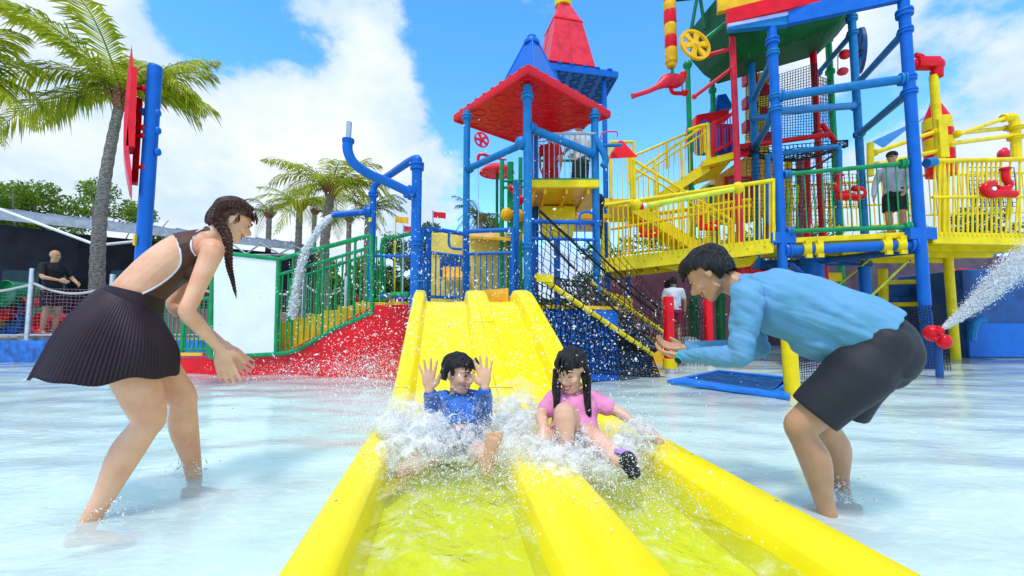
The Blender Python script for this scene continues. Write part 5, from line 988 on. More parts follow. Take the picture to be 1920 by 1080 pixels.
# red nozzle ball at right on the blue post
rn = thing('red_nozzle', 'glossy red double ball nozzle shooting water at right of the blue post', 'nozzle', W(1758, 650, 6.9)); MB().ell(W(1749, 625, 6.9), (.135, .12, .13)).build('ball', RED, rn); MB().ell(W(1770, 640, 6.85), (.10, .10, .12)).build('ball', RED, rn); MB().tube([W(1755, 622, 6.85), W(1768, 617, 6.8)], [.07, .05], 10).build('spout', RED, rn); rod('feed_pipe', V(W(1758, 650, 6.95).x, 6.95, -.15), W(1758, 640, 6.95), .05, NAVY, rn)
for k, (dx, dz) in enumerate(((-.08, .05), (.05, .09), (-.02, -.09), (.09, -.03))): MB().ell(W(1749, 625, 6.8)+V(dx, -.05, dz), (.03, .03, .03), None, 8, 6).build('stud', RED, rn)
net('base_net', (V(pBb.x-.6, 8.0, -.02), V(pBb.x+.25, 7.95, -.02), V(pBb.x+.2, 8.0, W(1700, 572, 8).z), V(pBb.x-.7, 8.0, W(1700, 578, 8).z)), 16, 22, .007, BLACKR, bt, jit=.2, seed=41)
# ------------------------------------------------------------ people
SKIN = mat('skin_light', (.76, .42, .26), .34, .10, 7, .08, 120, sss=.10, col2=(.69, .32, .18))
SKINM = mat('skin_tan', (.56, .29, .16), .32, .13, 5, .06, 120, sss=.10)
SKINK = mat('skin_child', (.74, .42, .28), .32, .08, 6, .05, 120, sss=.10)
LIP = mat('lips', (.48, .16, .12), .4); TEETH = mat('teeth', (.85, .83, .78), .3); EYE = mat('eye_dark', (.02, .012, .01), .2); EYEW = mat('eye_white', (.75, .72, .68), .3)
HAIRM = mat('hair_black', (.012, .010, .010), .38, .5, 60, .5, 160, stretch=(1, 1, .25)); HAIRW = mat('hair_brown', (.070, .024, .016), .42, .3, 50, .2, 160, stretch=(1, 1, .25))

def remesh(mb, voxel, smooth=3, disp=None, cut=None):
    me = bpy.data.meshes.new('tmp'); me.from_pydata([tuple(v) for v in mb.v], [], mb.f); me.validate()
    bm = bmesh.new(); bm.from_mesh(me); bmesh.ops.recalc_face_normals(bm, faces=bm.faces); bm.to_mesh(me); bm.free()
    o = bpy.data.objects.new('tmp', me); COL.objects.link(o)
    m = o.modifiers.new('r', 'REMESH'); m.mode = 'VOXEL'; m.voxel_size = voxel; m.use_smooth_shade = True
    if smooth: s_ = o.modifiers.new('s', 'SMOOTH'); s_.factor = .5; s_.iterations = smooth
    dg = bpy.context.evaluated_depsgraph_get(); out = bpy.data.meshes.new_from_object(o.evaluated_get(dg)); bpy.data.objects.remove(o); bpy.data.meshes.remove(me)
    if disp or cut:
        bm = bmesh.new(); bm.from_mesh(out); bm.normal_update()
        if disp:
            for v in bm.verts: v.co = v.co + v.normal*disp(v.co)
        if cut:
            bmesh.ops.delete(bm, geom=[f for f in bm.faces if cut(f.calc_center_median())], context='FACES')
        bm.to_mesh(out); bm.free(); out.shade_smooth()
    return out
def place(name, me, m, parent):
    n = len(me.vertices); co = np.empty(n*3); me.vertices.foreach_get('co', co); co = co.reshape(-1, 3); lo, hi = co.min(0), co.max(0); c = (lo+hi)/2; c[2] = lo[2]
    me.transform(Matrix.Translation(Vector(-c))); me.name = name; me.materials.clear(); me.materials.append(m); me.shade_smooth()
    o = bpy.data.objects.new(name, me); COL.objects.link(o); attach(o, parent, c); return o
def shell(me, keep, off, thick=0.0, cleanup=2):
    """garment: the part of the body surface chosen by keep(point), lifted off along its normals"""
    bm = bmesh.new(); bm.from_mesh(me); bm.normal_update(); nr = {v.index: v.normal.copy() for v in bm.verts}
    bmesh.ops.delete(bm, geom=[f for f in bm.faces if not keep(f.calc_center_median(), f.normal)], context='FACES')
    for _ in range(cleanup*3):      # relax the cut line
        bnd = [v for v in bm.verts if v.is_boundary]
        new = {v: sum((e.other_vert(v).co for e in v.link_edges if e.is_boundary), Vector())/max(1, len([e for e in v.link_edges if e.is_boundary])) for v in bnd}
        for v, c in new.items(): v.co = v.co.lerp(c, .5)
    bm.normal_update()
    for v in bm.verts: v.co = v.co + v.normal*(off(v.co) if callable(off) else off)
    out = bpy.data.meshes.new('g'); bm.to_mesh(out); bm.free(); return out
def limb(mb, pts, n=14, A=(1, .3, 0), sub=4):
    mb.loft([(p, a, b, A) for p, a, b in pts], n, sub); mb.ell(pts[0][0], (pts[0][1],)*3); mb.ell(pts[-1][0], (pts[-1][1],)*3, None, 12, 8)
def lerp(a, b, t): return Vector(a).lerp(Vector(b), t)
def hand(mb, w, d, n, side, s, curl=.25, spread=.12, thumb=.6, curls=None):
    """palm from wrist w along d; n = out of the palm; side = towards the thumb"""
    d = Vector(d).normalized(); n = Vector(n); n = (n-d*n.dot(d)).normalized(); t = Vector(side); t = (t-d*t.dot(d)-n*t.dot(n)).normalized()
    L_ = .185*s; pl = .50*L_
    mb.loft([(w-d*.02*s, .026*s, .020*s, t), (w+d*.012*s, .027*s, .019*s, t), (w+d*pl*.45, .038*s, .017*s, t), (w+d*pl*.85, .041*s, .014*s, t), (w+d*pl*1.02, .038*s, .010*s, t)], 12, 3)
    for k, (o, l, r) in enumerate(((.031, .45, .0102), (.0108, .51, .0106), (-.0105, .48, .0102), (-.030, .38, .0092))):
        b = w+d*pl*(.90 if k < 3 else .84)+t*o*s; sp = spread*(1.2-.8*k); dd = (d+t*sp).normalized(); c = (curls[k] if curls else curl); p = b-dd*.012*s; pts = [(p, r*s*1.05, r*s*1.05)]; q = b; a = 0
        for j, f in enumerate((.46, .32, .24)):
            a += c*(.7 if j == 0 else 1.05); v_ = dd*math.cos(a)+n*math.sin(a); q = q+v_*l*L_*f; rr = r*s*(1-.09*(j+1)); pts.append((q, rr, rr))
        mb.loft([(p_, a_, b_, t) for p_, a_, b_ in pts], 8, 2); mb.ell(pts[-1][0], (r*s*.78,)*3, None, 8, 6)
    b = w+d*pl*.22+t*.020*s; v1 = (d*.55+t*thumb*1.2+n*.25).normalized(); v2 = (d*.9+t*thumb*.55+n*.3).normalized(); q1 = b+v1*.040*s; q2 = q1+v2*.030*s; q3 = q2+v2*.024*s
    mb.loft([(b, .017*s, .015*s, n), (q1, .0140*s, .0135*s, n), (q2, .0118*s, .0118*s, n), (q3, .0098*s, .0095*s, n)], 10, 3); mb.ell(q3, (.008*s,)*3, None, 8, 6)
def foot(mb, an, toe, s, up=(0, 0, 1)):
    an = Vector(an); d = (Vector(toe)-an).normalized(); up = Vector(up); side = d.cross(up).normalized(); u = side.cross(d)
    c = an-u*.045*s
    mb.loft([(c-d*.062*s, .022*s, .022*s, side), (c-d*.045*s, .031*s, .033*s, side), (c, .033*s, .036*s, side), (c+d*.07*s-u*.005*s, .038*s, .027*s, side), (c+d*.13*s-u*.014*s, .045*s, .018*s, side), (c+d*.165*s-u*.018*s, .042*s, .012*s, side)], 12, 3)
    for k in range(5):
        o = (-.036+.0185*k)*s; l = (.208-.007*k)*s; r = (.0125 if k == 0 else .0074)*s
        mb.loft([(c+d*.15*s+side*o-u*.016*s, r, r*.9, side), (c+d*l+side*o*1.03-u*.020*s, r, r*.85, side)], 8, 1); mb.ell(c+d*l+side*o*1.03-u*.020*s, (r, r, r*.9), None, 8, 6)
def head(mb, c, f, u, s, female=False, child=False, nose=1.0, mouth_open=.0):
    f = Vector(f).normalized(); u = Vector(u); u = (u-f*u.dot(f)).normalized(); l = u.cross(f); M = Matrix((f, l, u)).transposed()
    def P(a, b, z): return c+(f*a+l*b+u*z)*s
    k = .93 if female else 1.0
    mb.ell(P(-.012, 0, .030), (.096*s, .076*s, .088*s), M, 20, 14)
    mb.ell(P(.022, 0, -.018), (.070*s, .064*s*k, .085*s), M, 18, 12)
    mb.ell(P(.038, 0, -.060), (.050*s, .050*s*k, .044*s), M, 16, 10)
    mb.ell(P(.062, 0, -.093 if not child else -.086), (.024*s, .026*s*k, .020*s), M, 12, 8)
    mb.loft([(P(.0, .045, -.07), .018*s, .02*s, u), (P(.055, .02, -.092), .016*s, .016*s, u), (P(.055, -.02, -.092), .016*s, .016*s, u), (P(.0, -.045, -.07), .018*s, .02*s, u)], 8, 3)
    mb.ell(P(.070, 0, .026), (.026*s, .050*s, .014*s), M, 14, 8)                                  # brow
    for b in (-1, 1):
        mb.ell(P(.060, b*.036, -.028), (.028*s, .022*s, .022*s), M, 12, 8)                        # cheek
        E = Matrix((f*.95+l*b*.3, l*b*.95-f*.3, u)).transposed(); mb.ell(P(-.004, b*.076, -.004), (.017*s, .007*s, .030*s), E, 12, 8); mb.ell(P(.002, b*.074, -.026), (.010*s, .007*s, .012*s), E, 8, 6)
    ns = nose*(.8 if child else .9 if female else 1.05)
    mb.loft([(P(.082, 0, .014), .008*s, .008*s, l), (P(.093*1, 0, -.004), .009*s, .010*s, l), (P(.094+.021*ns, 0, -.024), .011*s, .011*s, l), (P(.092, 0, -.037), .012*s, .008*s, l)], 10, 3)
    mb.ell(P(.096+.017*ns, 0, -.026), (.010*s, .011*s, .009*s), M, 10, 8)
    for b in (-1, 1): mb.ell(P(.088, b*.012, -.032), (.010*s, .008*s, .007*s), M, 8, 6)
    mb.ell(P(.083, 0, -.050), (.012*s, .021*s, .007*s), M, 12, 8); mb.ell(P(.080, 0, -.068-.010*mouth_open), (.012*s, .019*s, .007*s), M, 12, 8)
    return P, M
def face_parts(P, M, s, root, female=False, smile=1, closed=False, child=False, brow=HAIRM):
    for b in (-1, 1):
        if not closed:
            MB().ell(P(.0775, b*.031, .003), (.0075*s, .0135*s, .0042*s), M, 12, 8).build('eye', EYEW, root); MB().ell(P(.0825, b*.031, .003), (.004*s, .0075*s, .0050*s), M, 10, 8).build('iris', EYE, root)
        MB().tube([P(.082, b*.017, .003), P(.089, b*.030, .0095 if not closed else .001), P(.080, b*.046, .004)], [.0014*s, .0022*s, .0014*s], 6, 3).build('eyelid', EYE, root)
        MB().tube([P(.092, b*.015, .022), P(.094, b*.031, .030), P(.080, b*.049, .025)], [.0032*s, .0036*s, .0018*s], 6, 3).build('eyebrow', brow, root)
    w = .024*(1+.25*smile)
    MB().tube([P(.078, -w, -.052+.006*smile), P(.0925, -w*.45, -.0535), P(.095, 0, -.0535), P(.0925, w*.45, -.0535), P(.078, w, -.052+.006*smile)], [.0015*s, .0028*s, .003*s, .0028*s, .0015*s], 8, 3).build('upper_lip', LIP, root)
    MB().tube([P(.078, -w, -.053+.006*smile), P(.089, -w*.45, -.068), P(.0915, 0, -.071), P(.089, w*.45, -.068), P(.078, w, -.053+.006*smile)], [.0015*s, .003*s, .0034*s, .003*s, .0015*s], 8, 3).build('lower_lip', LIP, root)
    if smile: MB().tube([P(.074, -w*.85, -.0585), P(.0895, 0, -.0615), P(.074, w*.85, -.0585)], [.0035*s, .0058*s, .0035*s], 8, 4).build('teeth', TEETH, root)
def hair_cap(P, M, s, root, m, hmul=1.0, fringe=.055, back=-.04, name='hair', voxel=.006, seed=1, extra=None, temple=.055):
    mb = MB(); mb.ell(P(-.020, 0, .042), (.104*s*hmul, .086*s*hmul, .090*s*hmul), M, 22, 16); mb.ell(P(-.045, 0, .0), (.074*s, .080*s, .085*s), M, 18, 12)
    if extra: extra(mb)
    inv = M.transposed(); c0 = P(0, 0, 0)
    def loc(p): return (inv @ (p-c0))/s
    def disp(p):
        q = loc(p); return s*(.0035*math.sin(q.y*190+6*noise.noise(q*9))+.007*noise.noise(q*22+V(seed, 0, 0)))
    def cut(p):
        q = loc(p)
        if q.x > .03 and q.z < fringe-.02*abs(q.y)/.08+.012*noise.noise(q*30): return True
        if q.x > -.01 and q.z < .035 and abs(q.y) > .05 and q.x > .0: return True
        return q.z < back+.01*noise.noise(q*25) or (q.x > -.02 and q.z < .0)
    return place(name, remesh(mb, voxel*s, 2, disp, cut), m, root)
def tufts(P, s, root, m, spec, name='hair_tuft', seed=0):
    r = random.Random(seed)
    for (a, b, z, da, db, dz, w, n_, jit) in spec:
        for k in range(n_):
            j = lambda q: q+r.uniform(-1, 1)*jit
            A = (j(a), j(b), j(z)); e = (da+r.uniform(-.3, .3)*jit*2, db+r.uniform(-.5, .5)*jit*2, dz+r.uniform(-.3, .3)*jit*2)
            mid = tuple(x+y*.55 for x, y in zip(A, e)); MB().tube([P(*A), P(mid[0]+.006, mid[1], mid[2]), P(*[x+y for x, y in zip(A, e)])], [w*s, w*s*.8, w*s*.1], 6, 3).build(name, m, root)
def braid(pts, r0, r1, m, root, name='braid', turns=9, tip=True):
    """three interwoven strands"""
    pts = [Vector(p) for p in pts]; n = 90; C = []
    for i in range(n+1):
        t = i/n*(len(pts)-1); k = min(int(t), len(pts)-2); f = t-k; p0 = pts[max(k-1, 0)]; p1 = pts[k]; p2 = pts[k+1]; p3 = pts[min(k+2, len(pts)-1)]
        C.append(.5*((2*p1)+(p2-p0)*f+(2*p0-5*p1+4*p2-p3)*f*f+(3*p1-p0-3*p2+p3)*f**3))
    mb = MB()
    for sidx in range(3):
        secs = []
        for i, c in enumerate(C):
            T = (C[min(i+1, n)]-C[max(i-1, 0)]).normalized(); A = T.cross(V(0, 1, 0.01)).normalized(); B = T.cross(A); t = i/n; ph = 2*math.pi*(turns*t+sidx/3); r = r0*(1-t)+r1*t
            secs.append((c+A*r*.75*math.sin(ph)+B*r*.42*math.sin(2*ph), r*.62, r*.5, A))
        mb.loft(secs, 8, 1)
    if tip: mb.tube([C[-1], C[-1]+(C[-1]-C[-6])*2.5], [r1*1.1, r1*.2], 6)
    return mb.build(name, m, root)
def torso(mb, secs, lat):
    mb.loft([(c, a, b, lat) for c, a, b in secs], 24, 4)

# ===== woman leaning over the pool at left
def woman():
    A = V(-.6, .8, 0).normalized()                 # towards her left, away from the camera
    p0 = V(-1.87, 2.2, 0); f = V(.8, .6, 0)
    J = lambda x, y, off=0: RP(x, y, p0+A*off, A)
    r = thing('person', 'woman with braided hair in a brown open backed top and dark pleated skirt, leaning forward', 'person', (-1.9, 2.2, -.05))
    mb = MB(); s = 1.0
    pel, wai, rib, che, nk = J(232, 612), J(248, 560), J(305, 505), J(352, 474), J(392, 447)
    torso(mb, [(J(222, 652), .12, .105), (pel, .172, .135), (lerp(pel, wai, .6), .150, .120), (wai, .135, .105), (rib, .142, .112), (che, .158, .112), (J(378, 456), .125, .078), (nk, .055, .055)], A)
    for o in (-1, 1): mb.ell(pel-f*.055+A*o*.07+V(0, 0, -.035), (.10, .10, .105)); mb.ell(J(368, 510)+A*o*.07, (.062, .062, .062))
    hc = J(436, 413, 0); hf = (f*math.cos(R(28))+V(0, 0, -math.sin(R(28)))); hu = (f*math.sin(R(28))+V(0, 0, math.cos(R(28))))
    mb.loft([(J(386, 452), .062, .058, A), (J(404, 438), .052, .053, A), (J(425, 425), .050, .052, A)], 14, 3)
    P, M = head(mb, hc, hf, hu, .98, True, mouth_open=.3)
    # arms
    sh, el, wr = J(399, 470, -.165), J(350, 585, -.235), J(412, 655, -.12)
    shf, elf, wrf = J(392, 468, .165), J(326, 572, .24), J(424, 650, .08)
    for a, b, c, sg in ((sh, el, wr, -1), (shf, elf, wrf, 1)):
        limb(mb, [(lerp(a, nk, .30)+V(0, 0, -.005), .050, .045), (a, .056, .054), (lerp(a, b, .35), .047, .046), (lerp(a, b, .8), .040, .039), (b, .038, .038), (lerp(b, c, .25), .040, .038), (lerp(b, c, .65), .031, .028), (c, .024, .021)], 14, A)
    hd = (J(440, 745, -.12)-wr).normalized(); hand(mb, wr, hd, A*1+f*.3, f+V(0, 0, .3), 1.14, .12, .10, .7, curls=(.06, .08, .14, .22))
    hd2 = (J(466, 690, .05)-wrf).normalized(); hand(mb, wrf, hd2, -A+V(0, 0, .5), V(0, 0, -1)+f*.3, 1.08, .15, .10, .7)
    # legs
    hN, hF = pel-A*.09+V(0, 0, -.03), pel+A*.09+V(0, 0, -.03); kN, kF = J(280, 785, -.12), J(341, 745, .12); aN, aF = G(160, 990, -.045), G(366, 908, -.045)
    for h_, k_, a_, in ((hN, kN, aN), (hF, kF, aF)):
        limb(mb, [(h_, .105, .105), (lerp(h_, k_, .35), .104, .106), (lerp(h_, k_, .75), .084, .086), (k_, .067, .070), (lerp(k_, a_, .10), .061, .063), (lerp(k_, a_, .32)-f*.012, .065, .069), (lerp(k_, a_, .7), .045, .047), (a_, .034, .036)], 16, A)
    foot(mb, aN, aN+f*.2+V(0, 0, -.02)+A*-.02, 1.0); foot(mb, aF, aF+f*.2+V(.02, -.02, -.02), 1.0)
    body = remesh(mb, .0055, 3); bo = place('body', body.copy(), SKIN, r)
    face_parts(P, M, .98, r, True, 1, brow=HAIRW)
    # skirt, hundred-odd knife pleats flaring back
    SK = mat('skirt_plum', (.030, .015, .022), .55, .15, 8, .1, 200, stretch=(1, 1, .2))
    n = 900; wc, hc2 = J(246, 566), J(206, 704); rings = []
    wa = (J(292, 592)-J(186, 545)); 
    for i in range(26):
        t = i/25; c = wc.lerp(hc2, t); A_ = f; e = t**.92
        ax = lerp(wa.normalized(), (J(343, 704)-J(47, 710)).normalized(), min(1, t*1.35)).normalized()
        ra = .138*(1-e)+.268*e+.02*math.sin(math.pi*t); rb = .155*(1-e)+.275*e+.03*math.sin(math.pi*t); B_ = A*1.0; ring = []
        for k in range(n):
            th = 2*math.pi*k/n; pk = k*100/n % 1; pl = (pk*1.5 if pk < .66 else (1-pk)*3)-.5; q = 1+pl*.020*(1+.5*math.sin(k*.031))*min(1, t*2.2+.05)
            wv = .016*t*t*math.sin(5*th+1)+.010*t*t*math.sin(9*th)
            ring.append(c+ax*(ra*q*math.cos(th))+B_*(rb*q*math.sin(th))+V(0, 0, .6*wv+.008*t*math.cos(2*th+.6)))
        rings.append(ring)
    inner = [[p+(c_-p)*.02 for p, c_ in zip(rg_, [wc.lerp(hc2, i/25)]*n)] for i, rg_ in enumerate(rings)]
    MB().rings(rings+inner[::-1], cap=False).build('skirt', SK, r, ang=180)
    MB().loft([(J(254, 548), .145, .125, A), (wc+V(0, 0, .0), .150, .135, A), (J(240, 578), .155, .142, A)], 40, 4, False).build('waistband', SK, r)
    # top: chosen from the body surface by its outline seen square-on from her side
    pc = lambda L: [(x/2.7, 340+y/2.7) for x, y in L]
    poly = pc([(868, 238), (950, 208), (1040, 200), (1085, 232), (1020, 240), (975, 285), (968, 330), (990, 378), (1200, 520), (1060, 700), (810, 690), (716, 572), (800, 535), (868, 480), (910, 425), (918, 375), (905, 315), (880, 265)])
    def inside(x, y, P_):
        c = False; j = len(P_)-1
        for i in range(len(P_)):
            xi, yi = P_[i]; xj, yj = P_[j]
            if (yi > y) != (yj > y) and x < (xj-xi)*(y-yi)/(yj-yi)+xi: c = not c
            j = i
        return c
    def proj(p):
        d = p-V(0, 0, CH); cy = math.cos(PT); sy = math.sin(PT); dep = d.y*cy+d.z*sy; up = -d.y*sy+d.z*cy; return 960+FPX*d.x/dep, 540-FPX*up/dep
    arm = lambda p: min(((p-lerp(a_, b_, t)).length for a_, b_ in ((sh, el), (shf, elf)) for t in (.0, .15, .3, .5, .7, .9, 1)))
    pv = lambda p: proj(p-A*((p-p0).dot(A)+.13))
    def keep(p, nrm):
        if min((p-lerp(a_, b_, t)).length for a_, b_ in ((sh, el), (shf, elf)) for t in (0, .15, .3)) < .062 or min((p-lerp(a_, b_, t)).length for a_, b_ in ((sh, el), (shf, elf), (el, wr), (elf, wrf)) for t in (.5, .65, .8, .9, 1)) < .088: return False
        if (p-hc).length < .13: return False
        x, y = pv(p); return inside(x, y, poly)
    TOP = mat('top_brown', (.085, .034, .022), .55, .1, 10, .1, 200)
    place('top', shell(body, keep, .006), TOP, r)
    bv = BVHTree.FromObject(bo, bpy.context.evaluated_depsgraph_get()) if False else BVHTree.FromPolygons([v.co for v in body.vertices], [tuple(p.vertices) for p in body.polygons])
    def onbody(x, y):
        d = (W(x, y, 1)-V(0, 0, CH)).normalized(); h_ = bv.ray_cast(V(0, 0, CH), d); return h_[0]-d*.005 if h_[0] else None
    PIP = mat('piping_pale', (.72, .72, .78), .5)
    for L_ in ([(868, 240), (895, 290), (912, 350), (915, 410), (890, 455), (840, 500), (780, 540), (716, 572)], [(1085, 235), (1035, 238), (990, 262), (968, 305), (970, 345), (990, 378)], [(800, 250), (850, 238), (900, 222), (960, 205), (1030, 204), (1080, 226)]):
        q = [onbody(x, y) for x, y in pc(L_)]; q = [k for k in q if k is not None]
        if len(q) > 2: MB().tube(q, .0046, 6, 4).build('piping', PIP, r)
    # hair: smooth cap and a long plait over the shoulder
    def ext(m_):
        m_.ell(P(-.06, 0, -.03), (.06, .062, .075), M, 14, 10)
    hair_cap(P, M, .99, r, HAIRW, 1.0, .058, -.085, extra=ext, seed=3)
    braid([P(.045, -.060, .085), P(-.02, -.082, .080), P(-.07, -.078, .045), P(-.085, -.066, .0), P(-.07, -.062, -.05)], .022, .024, HAIRW, r, 'crown_braid', 5, False)
    braid([P(-.07, -.055, -.045), J(424, 440, -.09), J(428, 470, -.11), J(430, 500, -.11), J(436, 525, -.10), J(441, 548, -.10)], .026, .006, HAIRW, r, 'braid', 8)
    tufts(P, .98, r, HAIRW, [(.07, -.03, .085, .03, -.02, -.05, .006, 6, .012), (.0, -.07, .03, .02, -.01, -.05, .004, 4, .01)], seed=4)
    for b in (-1,): MB().ell(P(.0, b*.084, -.034), (.005, .005, .005)).build('earring', STEEL, r)
    return r
woman()

# ===== man crouching with hands held out at right
def man():
    A = V(.55, .83, 0).normalized(); p0 = V(1.56, 2.09, 0); f = V(-.83, .55, 0)
    J = lambda x, y, off=0: RP(x, y, p0+A*off, A)
    r = thing('person', 'laughing man in a blue long sleeved shirt and black shorts bending forward with hands out', 'person', (1.6, 2.1, -.05))
    s = 1.08; mb = MB()
    pel, che, nk = J(1652, 650), J(1440, 560), J(1392, 535)
    torso(mb, [(J(1660, 690), .11, .10), (pel, .12, .09), (J(1590, 625), .125, .09), (J(1510, 600), .135, .105), (J(1440, 575), .14, .10), (J(1408, 552), .10, .07), (nk, .065, .062)], A)
    hc = J(1329, 513, -.03); th = R(40); hf = f*math.cos(th)+V(0, 0, -math.sin(th)); hu = f*math.sin(th)+V(0, 0, math.cos(th))
    mb.loft([(J(1400, 545), .075, .07, A), (J(1375, 532), .066, .066, A), (J(1350, 524), .060, .064, A)], 14, 3)
    P, M = head(mb, hc, hf, hu, 1.16, mouth_open=.6)
    sh, el, wr = J(1402, 556, -.205), J(1388, 668, -.25), J(1276, 668, -.10)
    shf, elf, wrf = J(1400, 560, .19), J(1420, 655, .20), J(1282, 654, .06)
    for a, b, c in ((sh, el, wr), (shf, elf, wrf)):
        limb(mb, [(lerp(a, nk, .3), .045, .04), (a, .052, .05), (lerp(a, b, .5), .048, .046), (b, .045, .043), (lerp(b, c, .3), .047, .043), (lerp(b, c, .8), .031, .028), (c, .028, .023)], 14, A)
    hd = (J(1208, 655, -.05)-wr).normalized(); hand(mb, wr, hd, V(0, 0, 1)+A*.35, A*.3+V(0, 0, 1)*.5+f*.1, .98, .36, .03, .45)
    hd2 = (J(1212, 642, .06)-wrf).normalized(); hand(mb, wrf, hd2, V(0, 0, 1)-A*.4, -A*.2+V(0, 0, 1)*.6, .98, .38, .03, .45)
    kN, kF = J(1500, 800, -.15), J(1548, 790, .13); aN, aF = G(1560, 985, -.045), G(1584, 936, -.045); hN, hF = pel-A*.10, pel+A*.10
    for h_, k_, a_ in ((hN, kN, aN), (hF, kF, aF)):
        limb(mb, [(h_+V(-.05, 0, -.05), .065, .065), (lerp(h_, k_, .5), .088, .088), (lerp(h_, k_, .9), .072, .073), (k_, .064, .068), (lerp(k_, a_, .12), .058, .060), (lerp(k_, a_, .34)-f*.016, .062, .067), (lerp(k_, a_, .72), .042, .043), (a_, .033, .036)], 16, A)
    foot(mb, aN, aN+f*.2+V(0, 0, -.02), 1.1); foot(mb, aF, aF+f*.2+V(0, 0, -.02), 1.1)
    place('body', remesh(mb, .006, 3), SKINM, r)
    face_parts(P, M, 1.16, r, smile=1)
    # shirt: its own loose volume
    SH = mat('shirt_blue', (.13, .31, .51), .75, .10, 5, .12, 260, spec=.2, col2=(.10, .30, .44))
    mb = MB(); hem = J(1650, 640); 
    torso(mb, [(J(1648, 642), .185, .165), (J(1600, 616), .18, .168), (J(1540, 594), .178, .176), (J(1480, 572), .182, .172), (J(1430, 556), .182, .150), (J(1404, 545), .140, .112), (J(1390, 538), .092, .080), (J(1383, 536), .078, .070)], A)
    mb.ell(J(1540, 640), (.14, .15, .10)); mb.ell(J(1470, 600), (.14, .13, .09))
    for a, b, c in ((sh, el, wr), (shf, elf, wrf)):
        limb(mb, [(lerp(a, nk, .35), .066, .064), (a, .080, .076), (lerp(a, b, .4), .074, .070), (lerp(a, b, .85), .063, .060), (b, .060, .057), (lerp(b, c, .3), .056, .053), (lerp(b, c, .75), .041, .038), (lerp(b, c, .92), .036, .033)], 16, A)
    ax = (J(1500, 590)-J(1640, 650)).normalized()
    def wr_(p):
        q = V(p.dot(f)*9, p.dot(A)*5, p.z*14); d1 = (p-sh).length; fold = 0
        for c_, k_, am in ((J(1415, 600, -.15), 75, .0050), (J(1640, 640, -.1), 60, .0045), (el, 85, .0045)):
            rr_ = (p-c_).length; fold += .9*am*math.sin(rr_*k_+3*noise.noise(p*7))*math.exp(-(rr_/.16)**2)
        pr = ax.cross(A); g = noise.noise(V(p.dot(ax)*3.2, p.dot(A)*3, p.dot(pr)*17+2*p.dot(ax))); h2 = noise.noise(V(p.dot(ax)*7+5, p.dot(A)*5, p.dot(pr)*34-4*p.dot(ax)))
        return fold+.017*(abs(g)-.2)+.007*(abs(h2)-.2)+.003*noise.noise(p*26)
    shirt = remesh(mb, .0065, 4, wr_); place('shirt', shirt, SH, r)
    # shorts
    SHO = mat('shorts_black', (.020, .021, .026), .6, .15, 3, .12, 220, spec=.3)
    mb = MB(); 
    torso(mb, [(J(1604, 628), .165, .150), (J(1640, 645), .182, .160), (J(1654, 668), .172, .150), (J(1650, 700), .145, .12)], A)
    mb.ell(J(1652, 664, -.075), (.112, .112, .12)); mb.ell(J(1652, 664, .075), (.112, .112, .12))
    hemN, hemF = J(1521, 795, -.15), J(1580, 800, .13)
    def leg(h_, k_, c0, flare):
        d = (k_-h_).normalized()
        mb.loft([(h_+V(0, 0, .01)+(h_-pel)*-.3, .095, .085, A), (lerp(h_, c0, .25), .125, .125, A), (lerp(h_, c0, .5), .124, .128, A), (lerp(h_, c0, .7), .116, .118, A), (c0, flare, flare*1.0, A)], 24, 4)
    leg(hN+V(0, 0, .0), kN, lerp(hN, kN, .86)+V(.01, 0, .01), .112); leg(hF, kF, lerp(hF, kF, .80)+V(.03, 0, -.02), .115)
    def wr2(p): return .005*noise.noise(V(p.dot(f)*6, p.dot(A)*5, p.z*9))+.0025*math.sin((p-kN).length*70+2*noise.noise(p*6))*math.exp(-((p-hN).length/.2)**2)
    mb.ell(lerp(hN, kN, .28)-f*.035, (.112, .105, .112)); mb.ell(lerp(hF, kF, .28)-f*.035, (.112, .105, .112)); mb.ell(hN, (.112, .105, .112)); mb.ell(hF, (.112, .105, .112)); mb.ell(lerp(pel, kN, .18)-f*.03, (.128, .12, .128)); mb.ell(lerp(pel, kF, .18)-f*.05, (.12, .12, .13)); place('shorts', remesh(mb, .007, 24, wr2), SHO, r)
    MB().tube([J(1600, 655, -.19), J(1606, 690, -.195), J(1585, 735, -.20)], .003, 5, 4).build('pocket_seam', mat('seam_black', (.008, .008, .01), .7), r)
    # hair
    def ext(m_): m_.ell(P(.035, 0, .088), (.075, .075, .042), M, 14, 10)
    hair_cap(P, M, 1.16, r, HAIRM, 1.02, .066, -.055, extra=ext, seed=8)
    tufts(P, 1.16, r, HAIRM, [(.062, 0, .085, .020, 0, -.035, .009, 14, .024), (.045, -.055, .07, .012, -.006, -.045, .008, 8, .014), (-.005, -.078, .03, .0, -.004, -.05, .006, 5, .012), (-.07, -.03, -.02, -.01, 0, -.05, .009, 10, .03)], seed=8)
    # watch
    w0 = lerp(el, wr, .97); d = (wr-el).normalized(); WT = mat('watch_teal', (.02, .45, .45), .35)
    MB().lathe(w0-d*.013, d, [(0, .030), (.003, .034), (.023, .034), (.026, .030)], 20).build('watch_strap', WT, r); nrm = (-A*.85+V(0, 0, -.45)).normalized(); nrm = (nrm-d*nrm.dot(d)).normalized()
    cs = MB().lathe(w0+nrm*.031, nrm, [(0, .024), (.008, .025), (.012, .022)], 20).build('watch_case', WT, r); MB().lathe(w0+nrm*.0435, nrm, [(0, .020), (.001, .019)], 20).build('watch_face', mat('watch_black', (.015, .02, .025), .1), cs)
    return r
man()

